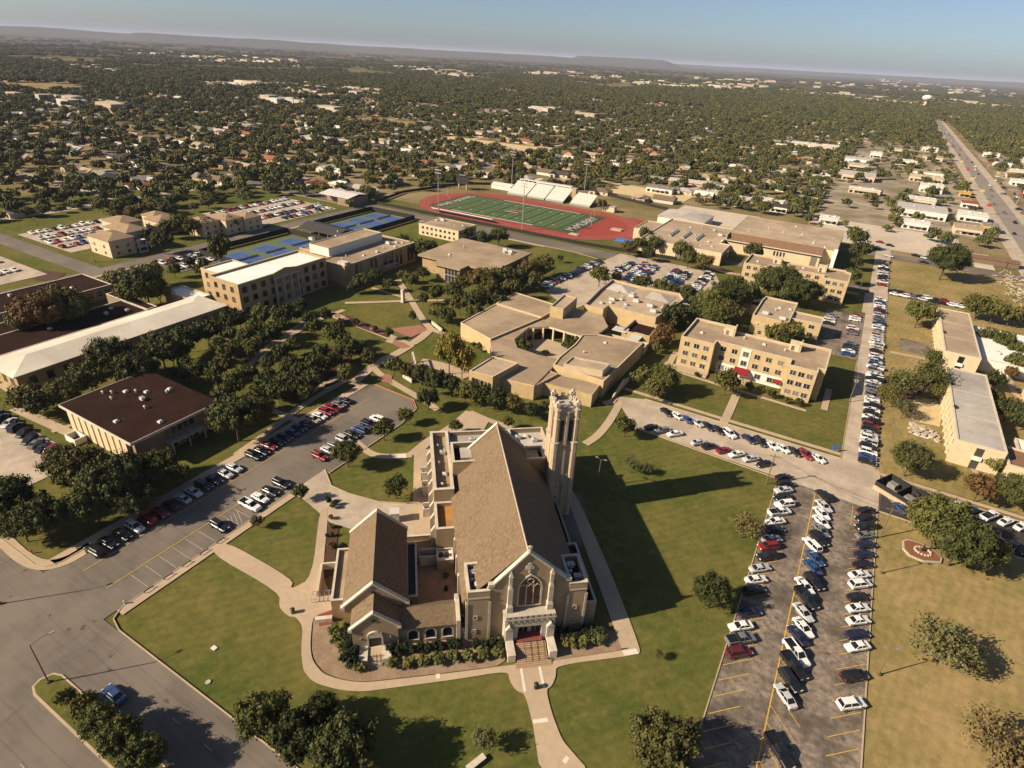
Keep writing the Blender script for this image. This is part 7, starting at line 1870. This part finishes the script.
# ---- canopy ----
tall = []
def near_house(x, y, cells={}):
    if not cells:
        for a, b_ in house_xy: cells.setdefault((int(a // 20), int(b_ // 20)), []).append((a, b_))
        cells[None] = []
    cx, cy = int(x // 20), int(y // 20)
    for i in (-1, 0, 1):
        for j in (-1, 0, 1):
            for a, b_ in cells.get((cx + i, cy + j), ()):
                if abs(a - x) < 8 and abs(b_ - y + 3) < 6.5: return True
    return False
def canopy_points():
    out = []
    def ring(r0, r1, sp, dens, smin, smax):
        n = int(1.75 * (r1 * r1 - r0 * r0) / 2 / (sp * sp) * dens)
        for _ in range(n):
            r_ = math.sqrt(rs.uniform(r0 * r0, r1 * r1)); t = math.pi / 2 + YAW + rs.uniform(-.86, .86)
            x, y = r_ * math.cos(t), r_ * math.sin(t)
            if campus_zone(x, y) or not visible(x, y, 0, 24): continue
            if r_ < 1900:
                if 84 < x < 124 or in_open(x, y): continue
                if r_ < 1000 and near_house(x, y): continue
                if -30 < x < 240 and y < 1150 and rs.random() < (.78 if x < 112 or y > 900 else .72): continue
                if (x < 60) and ((x + 1500) % 105) < 10 and rs.random() < .8: continue
            dn = noise.noise(Vector((x * .0035, y * .0035, 4))) + .5 * noise.noise(Vector((x * .011, y * .011, 9)))
            lim = -.42 if r_ < 2600 else -.02 + .3 * min(1, (r_ - 2600) / 3000)
            if y > 900 and x > -600 and r_ < 3300: lim = -.6
            if dn < lim: continue
            s_ = rs.uniform(smin, smax); out.append((r_, x, y, s_, s_ * rs.uniform(1.15, 1.6) if s_ < 9 else rs.uniform(9, 14)))
    ring(230, 1300, 10.6, 1.0, 3.4, 7.0); ring(1300, 2700, 11.5, 1.0, 5, 9); ring(2700, 5200, 24, 1.0, 9, 17); ring(5200, 9000, 46, .8, 16, 30)
    return out
canopy = canopy_points()
canopy.sort()
budget = max(40, 297 - len([t for t in TREES if 'tree' in t[0].name or 'sapling' in t[0].name]))
scn = {}
LOWK = [crown('low', k, 'leaf_far') for k in range(4)]; MIDK = [crown('mid', k, 'leaf_far') for k in range(4)]
for n, (d, x, y, s_, h) in enumerate(canopy[:budget]):
    t = empty('shade_tree', (x, y, -.1), rs.uniform(0, 6.28)); t.scale = (s_, s_, h)
    link('trunk', trunk(n % 4, 'mid'), t); link('crown', MIDK[n % 4], t)
    se = sector(x, y); scn[se] = scn.get(se, 0) + 1
    tag(t, 'street-side shade tree, the %s nearest one %s' % (ordn(scn[se]), se), 'tree', 'trees of the suburb')
# all the rest as one canopy: points that carry crowns
src = []
for k in range(4): src.append(LOWK[k])
me = bpy.data.meshes.new('urban_forest'); rest = canopy[budget:]
me.from_pydata([(c[1], c[2], -.2) for c in rest], [], [])
at = me.attributes.new('tscale', 'FLOAT_VECTOR', 'POINT'); at.data.foreach_set('vector', [q for c in rest for q in (c[3], c[3], c[4])])
at = me.attributes.new('tvar', 'INT', 'POINT'); at.data.foreach_set('value', [rs.randrange(4) for c in rest])
at = me.attributes.new('trot', 'FLOAT_VECTOR', 'POINT'); at.data.foreach_set('vector', [q for c in rest for q in (0, 0, rs.uniform(0, 6.28))])
forest = link('urban_forest', me); tag(forest, 'continuous green canopy of the town running to the horizon', 'trees', None, 'stuff')
# crowns to repeat: the crowns of four of the street-side trees, in a low-detail cut
srcs = []
for k in range(4):
    t = empty('shade_tree', (canopy[-1 - k][1], canopy[-1 - k][2], -.1)); t.scale = (20, 20, 24)
    tag(t, '%s of four far-off shade trees on the plain before the horizon' % ordn(k + 1), 'tree', 'far trees on the plain')
    c_ = link('crown', LOWK[k], t); link('trunk', trunk(k, 'mid'), t); srcs.append(c_)
ng = bpy.data.node_groups.new('canopy', 'GeometryNodeTree')
ng.interface.new_socket('Geometry', in_out='INPUT', socket_type='NodeSocketGeometry'); ng.interface.new_socket('Geometry', in_out='OUTPUT', socket_type='NodeSocketGeometry')
gi = ng.nodes.new('NodeGroupInput'); go = ng.nodes.new('NodeGroupOutput'); ip = ng.nodes.new('GeometryNodeInstanceOnPoints'); jn = ng.nodes.new('GeometryNodeJoinGeometry')
m2p = ng.nodes.new('GeometryNodeMeshToPoints')
for c_ in reversed(srcs):
    oi = ng.nodes.new('GeometryNodeObjectInfo'); oi.transform_space = 'ORIGINAL'; oi.inputs['Object'].default_value = c_; oi.inputs['As Instance'].default_value = True
    ng.links.new(oi.outputs['Geometry'], jn.inputs[0])
def named(nm, ty):
    a = ng.nodes.new('GeometryNodeInputNamedAttribute'); a.data_type = ty; a.inputs['Name'].default_value = nm; return a.outputs['Attribute']
ng.links.new(gi.outputs[0], m2p.inputs[0]); ng.links.new(m2p.outputs[0], ip.inputs['Points']); ng.links.new(jn.outputs[0], ip.inputs['Instance'])
ip.inputs['Pick Instance'].default_value = True; ng.links.new(named('tvar', 'INT'), ip.inputs['Instance Index'])
ng.links.new(named('tscale', 'FLOAT_VECTOR'), ip.inputs['Scale']); ng.links.new(named('trot', 'FLOAT_VECTOR'), ip.inputs['Rotation'])
ng.links.new(ip.outputs[0], go.inputs[0])
md = forest.modifiers.new('canopy', 'NODES'); md.node_group = ng
print('canopy', len(rest), 'budget', budget, 'lots', len(lots), 'cars', len(ALLC))

# far commercial strips and sheds on the plain, too many and small to tell apart
mb = MB(); rf_ = random.Random(13)
for (px0, py0, px1, py1, n, s) in ((130, 52, 260, 62, 60, 30), (50, 64, 120, 72, 30, 30), (200, 58, 330, 66, 60, 34), (390, 68, 470, 74, 60, 36), (235, 84, 380, 95, 60, 26), (520, 70, 700, 88, 110, 34), (700, 84, 925, 104, 150, 36), (925, 100, 1024, 108, 60, 36), (690, 78, 960, 92, 80, 40), (880, 80, 1024, 96, 60, 44), (255, 100, 330, 110, 16, 22), (530, 112, 600, 120, 14, 20), (10, 96, 120, 110, 20, 20)):
    for k in range(int(n * .7)):
        t = rf_.random(); px = px0 + (px1 - px0) * t; py = py0 + (py1 - py0) * t + rf_.gauss(0, 1.6)
        x, y = G(px, py); 
        if y < 0 or in_open(x, y): continue
        w, l, h = s * rf_.uniform(.5, 2.0), s * rf_.uniform(.4, 1.0), rf_.uniform(5, 11); mb.prism(rect(x - w / 2, y - l / 2, x + w / 2, y + l / 2), -.2, h, rf_.choice((0, 1, 1, 2)), rf_.choice((0, 1, 2, 1, 3)))
tag(mb.obj('distant_warehouses', [pm('far_white', (.5, .46, .4), (.4, .37, .32), .05), pm('far_cream', (.42, .35, .26), (.34, .28, .2), .05), M['concrete'], M['grey_roof']]), 'pale warehouses and sheds strung along the far plain', 'warehouses', None, 'stuff')
x, y = G(924, 108)
wt = empty('water_tower', (x, y, 0)); tag(wt, 'pale bulb-shaped water tower near the end of the highway', 'water tower')
mb = MB(); hh = .8 * math.hypot(x, y) / FOCAL
mb.tube((0, 0, 0), (0, 0, 7 * hh), 1.6 * hh, 1.2 * hh, 14); mb.obj('shaft', M['cream_wall'], wt)
mb = MB(); mb.loft([[(r_ * hh * math.cos(R(24 * i)), r_ * hh * math.sin(R(24 * i)), z * hh) for i in range(15)] for r_, z in ((1.3, 6), (3.2, 7), (4.4, 8.4), (4.2, 9.8), (2.8, 10.9), (1, 11.3))]); mb.obj('tank', M['white_wall'], wt)

# ------------------------------------------------------------------ street furniture and small things
def lamp(px, py, h, label, arm=2.2, rz=0, double=False, grp='street lamps'):
    x, y = G(px, py); l = empty('street_lamp', (x, y, 0), rz); tag(l, label, 'street lamp', grp)
    mb = MB(); mb.tube((0, 0, 0), (0, 0, h), .13, .08, 7); mb.box(-.25, -.25, 0, .25, .25, .5); mb.obj('pole', M['wood'], l)
    for s in ((1, -1) if double else (1,)):
        mb = MB(); mb.tube((0, 0, h - .2), (s * arm * .5, 0, h + .35), .05); mb.tube((s * arm * .5, 0, h + .35), (s * arm, 0, h + .4), .05); a = mb.obj('arm', M['wood'], l)
        mb = MB(); mb.box(s * arm - .35, -.16, h + .28, s * arm + .4, .16, h + .45); mb.obj('lamp_head', M['metal'], a)
lamp(49, 683, 9.5, 'tall street lamp with curved arm at the tip of the median', 3.0, R(75))
lamp(878, 675, 7, 'lamp post with twin heads at the kerb of the dry lawn, nearer one', 1.0, R(20), True); lamp(881, 573, 7, 'lamp post with twin heads at the kerb of the dry lawn, farther one', 1.0, R(20), True)
lamp(597, 487, 8.5, 'lamp post with clustered floodlights on the shaded lawn right of the tower', 1.2, R(0), True)
lamp(95, 262, 9, 'street lamp on the corner by the hip-roofed apartments', 2); lamp(41, 236, 9, 'street lamp among cars of the apartment car park', 1.4, 0, True); lamp(245, 280, 6, 'short lamp on the lawn before the main hall', .8)
lamp(0, 604, 9, 'street lamp at the left edge of the main street', 2.5, R(60)); lamp(208, 247, 7, 'lamp by the juniper behind the main hall', 1)
def utility(px, py, h, label, bars=1):
    x, y = G(px, py); u = empty('utility_pole', (x, y, 0), R(10)); tag(u, label, 'utility pole', 'utility poles')
    mb = MB(); mb.tube((0, 0, 0), (0, 0, h), .17, .11, 7); mb.obj('pole', M['wood'], u)
    for k in range(bars):
        mb = MB(); mb.box(-1.2, -.07, h - .8 - k * 1.0, 1.2, .07, h - .65 - k * 1.0)
        for q in (-1.05, -.4, .4, 1.05): mb.tube((q, 0, h - .65 - k), (q, 0, h - .45 - k), .05)
        mb.obj('crossarm', M['wood'], u)
    if bars > 1: mb = MB(); mb.tube((.35, 0, h - 2.6), (.35, 0, h - 1.6), .28); mb.tube((-.35, 0, h - 2.6), (-.35, 0, h - 1.6), .28); mb.obj('transformer', M['metal'], u)
    return (x, y, h)
u1 = utility(766, 484, 9.5, 'wooden utility pole at the corner of the tower lawn and car park', 1); u2 = utility(849, 402, 10, 'wooden utility pole with transformer beside the campus street', 2)
u3 = utility(880, 537, 9, 'leaning utility pole at the entrance of the black car park', 1); u4 = utility(856, 300, 10, 'wooden utility pole beside the dormitory shadow', 1)
utility(1001, 268, 9, 'utility pole near the scrap heap', 1); utility(990, 262, 9, 'utility pole before the scrap heap', 1); utility(955, 244, 9, 'utility pole at the pen beyond the pale yard', 1); utility(886, 232, 9, 'utility pole standing on the pale yard', 1)
wr = empty('power_line', (u1[0], u1[1], 9)); tag(wr, 'thin overhead cable strung between the wooden poles of the campus street', 'cable')
mb = MB((u1[0], u1[1]))
def cable(a, b_, sag=1.2):
    pr = None
    for i in range(11):
        t = i / 10; p = (a[0] + (b_[0] - a[0]) * t, a[1] + (b_[1] - a[1]) * t, a[2] + (b_[2] - a[2]) * t - sag * 4 * t * (1 - t) - 9)
        if pr: mb.tube(pr, p, .025, .025, 3)
        pr = p
for o_ in (-.6, .6): cable((u1[0] + o_, u1[1], 9.4), (u3[0] + o_, u3[1], 8.9)); cable((u3[0] + o_, u3[1], 8.9), (u2[0] + o_, u2[1], 9.8)); cable((u2[0] + o_, u2[1], 9.8), (u4[0] + o_, u4[1], 9.8))
mb.obj('cable', M['dark_metal'], wr)

# black screened enclosure at the street end
e_ = empty('screened_enclosure', (24.9, 158.6, 0), R(-31)); tag(e_, 'black mesh-fenced equipment enclosure with pale low front wall', 'enclosure')
mb = MB(); mb.box(-1, -2.2, 0, 9.4, -1.9, 1.2); mb.obj('front_wall', M['concrete'], e_)
mb = MB(); mb.box(-1, -1.8, 0, -.9, 5, 2.5); mb.box(9.3, -1.8, 0, 9.4, 5, 2.5); mb.box(-1, 4.9, 0, 9.4, 5.0, 2.5); mb.box(-1, -1.8, 0, 9.4, -1.7, 2.3); mb.box(4.4, -1.7, 0, 4.5, 4.9, 2.4); mb.obj('mesh_screen', M['black_fence'], e_)
mb = MB(); mb.box(-.9, -1.7, .05, 9.3, 4.9, .1); mb.obj('floor', M['asphalt_new'], e_)
mb = MB(); mb.box(.2, 2, .1, 2.2, 3.8, 1.5); mb.box(5.6, 0, .1, 7.8, 2.0, 1.6); mb.box(2.8, -1, .1, 4, .6, 1.3); mb.pieces('equipment', M['metal'], e_)
# flower bed
f_ = empty('flower_bed', (33.8, 136.6, 0)); tag(f_, 'shield-shaped stone-edged mulch bed with small statue on the dry lawn', 'flower bed')
sh = [(-4.0, 1.8), (-3.9, -1.2), (-2.6, -3.0), (.2, -3.4), (3.6, -1.6), (3.9, .2), (2.2, 2.4), (-.8, 3.2), (-3.0, 2.8)]
sh = sh if sum(sh[i - 1][0] * sh[i][1] - sh[i][0] * sh[i - 1][1] for i in range(len(sh))) > 0 else sh[::-1]
mb = MB(); mb.prism(sh, 0, .4); mb.obj('stone_edge', M['stone'], f_); mb = MB(); mb.prism(inset(sh, .35), .3, .46); mb.obj('mulch', pm('red_mulch', (.2, .085, .04), (.15, .065, .035), 4), f_)
mb = MB()
for k in range(14): t = R(24 * k + 20); mb.box(1.6 * math.cos(t) - .2, 1.3 * math.sin(t) - .2, .46, 1.6 * math.cos(t) + .2, 1.3 * math.sin(t) + .2, .8)
mb.obj('stones', M['stone_white'], f_); mb = MB(); mb.box(-.3, .1, .46, .3, .7, 1.1); mb.tube((0, .4, 1.1), (0, .4, 2.0), .3, .16, 8); mb.obj('statue', M['dark_metal'], f_)
# monument, wall signs on the mall
p_ = empty('monument', (*G(425, 303.5)[:2], 0)); tag(p_, 'white stone pillar monument where the quad walks cross', 'monument')
p_.location = (*G(403, 302), 0); mb = MB(); mb.box(-.9, -.9, 0, .9, .9, .5); mb.box(-.6, -.6, .5, .6, .6, 5.6); mb.obj('pillar', M['stone_white'], p_)
for k, (a, c, lab) in enumerate((((432, 324), (442, 332), 'low curved white wall at the end of the quad walk'), ((403, 377), (412, 383), 'small white wall sign beside the brick forecourt'))):
    x, y = G(*a); x2, y2 = G(*c); w_ = empty('garden_wall', (x, y, 0), math.atan2(y2 - y, x2 - x)); tag(w_, lab, 'wall'); mb = MB(); L_ = math.hypot(x2 - x, y2 - y); mb.box(0, -.2, 0, L_, .2, 1.2); mb.box(-.1, -.28, 1.2, L_ + .1, .28, 1.35); mb.obj('wall', M['stone_white'], w_)
g_ = empty('pergola', (*G(412, 362), 0), R(-45)); tag(g_, 'small stone gateway of square columns on the mall', 'gateway')
mb = MB()
for x in (0, 4, 8): mb.box(x, 0, 0, x + .7, .7, 3.4)
mb.obj('column', M['stone'], g_); mb = MB(); mb.box(-.3, .1, 3.4, 9, .6, 3.8); mb.obj('beam', M['stone_white'], g_)
# bins, benches, racks, utility boxes
def small(name, px, py, label, cat, boxes, rz=0):
    t = empty(name, (*G(px, py), 0), rz); tag(t, label, cat)
    for nm, mt, bl in boxes:
        mb = MB()
        for q in bl: mb.box(*q) if len(q) == 6 else mb.tube(*q)
        (mb.pieces if nm in ('post', 'leg') else mb.obj)(nm, M[mt], t)
small('litter_bin', 536, 688, 'dark round litter bin on the walk below the church steps', 'bin', [('body', 'dark_metal', [((0, 0, .08), (0, 0, 1.1), .4, .42, 10)]), ('lid', 'dark_metal', [((0, 0, 1.1), (0, 0, 1.3), .46, .2, 10)])])
small('litter_bin', 293, 613, 'green litter bin on the walk left of the chapel plaza', 'bin', [('body', 'green_court', [((0, 0, .08), (0, 0, 1.1), .4, .42, 10)]), ('lid', 'dark_metal', [((0, 0, 1.1), (0, 0, 1.3), .46, .2, 10)])])
small('bench', 476, 764, 'white stone bench on the grass at the bottom edge', 'bench', [('seat', 'stone_white', [(-.5, -1.6, .45, .5, 1.6, .6)]), ('leg', 'stone_white', [(-.4, -1.3, 0, .4, -1.0, .45), (-.4, 1.0, 0, .4, 1.3, .45)])], R(-20))
small('bicycle_rack', 323, 598, 'grey bicycle racks on the plaza left of the chapel', 'bicycle rack', [('rack', 'metal', [((-2 + k * .8, -1, .06), (-2 + k * .8, -1, .9), .05, .05, 5) for k in range(6)] + [((-2 + k * .8, 1, .06), (-2 + k * .8, 1, .9), .05, .05, 5) for k in range(6)] + [((-2 + k * .8, -1, .9), (-2 + k * .8, 1, .9), .05, .05, 5) for k in range(6)] + [((-2, -1, .9), (2, -1, .9), .05, .05, 5), ((-2, 1, .9), (2, 1, .9), .05, .05, 5)])], R(39))
small('utility_cabinet', 395, 520, 'tall grey service cabinet standing behind the chapel roof', 'cabinet', [('body', 'metal', [(-1, -1, .05, 1, 1, 2.6)]), ('cap', 'white_metal', [(-1.1, -1.1, 2.6, 1.1, 1.1, 2.75)])], CA)
small('manhole_cover', 214, 648, 'small square cover set in the front lawn', 'cover', [('plate', 'white_concrete', [(-.5, -.4, 0, .5, .4, .06)])]); small('manhole_cover', 208, 682, 'grey round cover near the street in the front lawn', 'cover', [('plate', 'stone', [((0, 0, 0), (0, 0, .06), .45, .45, 10)])])
small('fire_hydrant', 125, 604, 'small white-topped hydrant at the lawn corner by the street', 'hydrant', [('body', 'white_metal', [((0, 0, .1), (0, 0, .8), .16, .14, 8)]), ('cap', 'white_metal', [((0, 0, .8), (0, 0, .95), .2, .08, 8)])])
small('fire_hydrant', 32, 553, 'red hydrant on the left street corner', 'hydrant', [('body', 'red_paint', [((0, 0, .1), (0, 0, .8), .16, .14, 8)]), ('cap', 'red_paint', [((0, 0, .8), (0, 0, .95), .2, .08, 8)])])
small('street_sign', 850, 298, 'small cantilevered sign shelter at the street corner by the gymnasium', 'shelter', [('roof', 'tan_roof_light', [(-3, -1.5, 2.6, 3, 1.5, 2.9)]), ('post', 'metal', [(-2.8, -1.3, 0, -2.6, -1.1, 2.6), (2.6, -1.3, 0, 2.8, -1.1, 2.6)])])
small('notice_sign', 834, 452, 'blue notice sign on the dormitory lawn corner', 'sign', [('panel', 'blue_mat', [(-.9, -.05, 1.0, .9, .05, 2.4)]), ('post', 'metal', [(-.8, -.03, 0, -.7, .03, 1.0), (.7, -.03, 0, .8, .03, 1.0)])], R(30))
for k in range(5):
    t_ = (k + .5) / 5; x, y = -99.15, 36 + t_ * 20
    o_ = empty('bench_rail', (x, y, 0)); tag(o_, 'low dark rail on the side-street walk, %s from the main street' % ordn(k + 1), 'rail', 'low rails on the side-street walk')
    mb = MB(); mb.box(-.05, -1, .5, .05, 1, .6); mb.obj('rail', M['dark_metal'], o_); mb = MB(); mb.box(-.05, -.9, 0, .05, -.8, .5); mb.box(-.05, .8, 0, .05, .9, .5); mb.pieces('post', M['dark_metal'], o_)
# rocks and tangled structure by the pond right of the street
rk = empty('rock_garden', (*G(920, 432), 0)); tag(rk, 'small rock garden with pale boulders beside the grey-roofed slab', 'rock garden')
mb = MB(); rq = random.Random(3)
for k in range(46):
    x, y, s_ = rq.uniform(-3, 5), rq.uniform(-4, 4), rq.uniform(.3, .9); mb.loft([[(x + s_ * rq.uniform(.7, 1.1) * math.cos(R(60 * i)), y + s_ * rq.uniform(.7, 1.1) * math.sin(R(60 * i)), z) for i in range(6)] for z in (-.05, s_ * .5, s_ * .9)])
mb.obj('boulders', M['stone'], rk); mb = MB(); mb.sheet([(-2, -3), (2, -3.5), (3.5, 0), (1, 2.5), (-1.5, 1)], .06); mb.obj('pond', M['metal_roof'], rk)
flush_labels(TREES)

# ------------------------------------------------------------------ haze
mb = MB(); mb.box(-88000, -88000, -2.5, 88000, 88000, 215)
hz = mb.obj('haze', []); tag(hz, 'thin dusty air over the whole town', 'haze', None, 'stuff')
m = bpy.data.materials.new('haze_air'); m.use_nodes = True; nt = m.node_tree; nt.nodes.clear()
ou = nt.nodes.new('ShaderNodeOutputMaterial'); pv = nt.nodes.new('ShaderNodeVolumePrincipled')
pv.inputs['Color'].default_value = (.56, .62, .8, 1); pv.inputs['Density'].default_value = 4e-5; pv.inputs['Anisotropy'].default_value = 0
nt.links.new(pv.outputs[0], ou.inputs['Volume']); hz.data.materials.append(m)
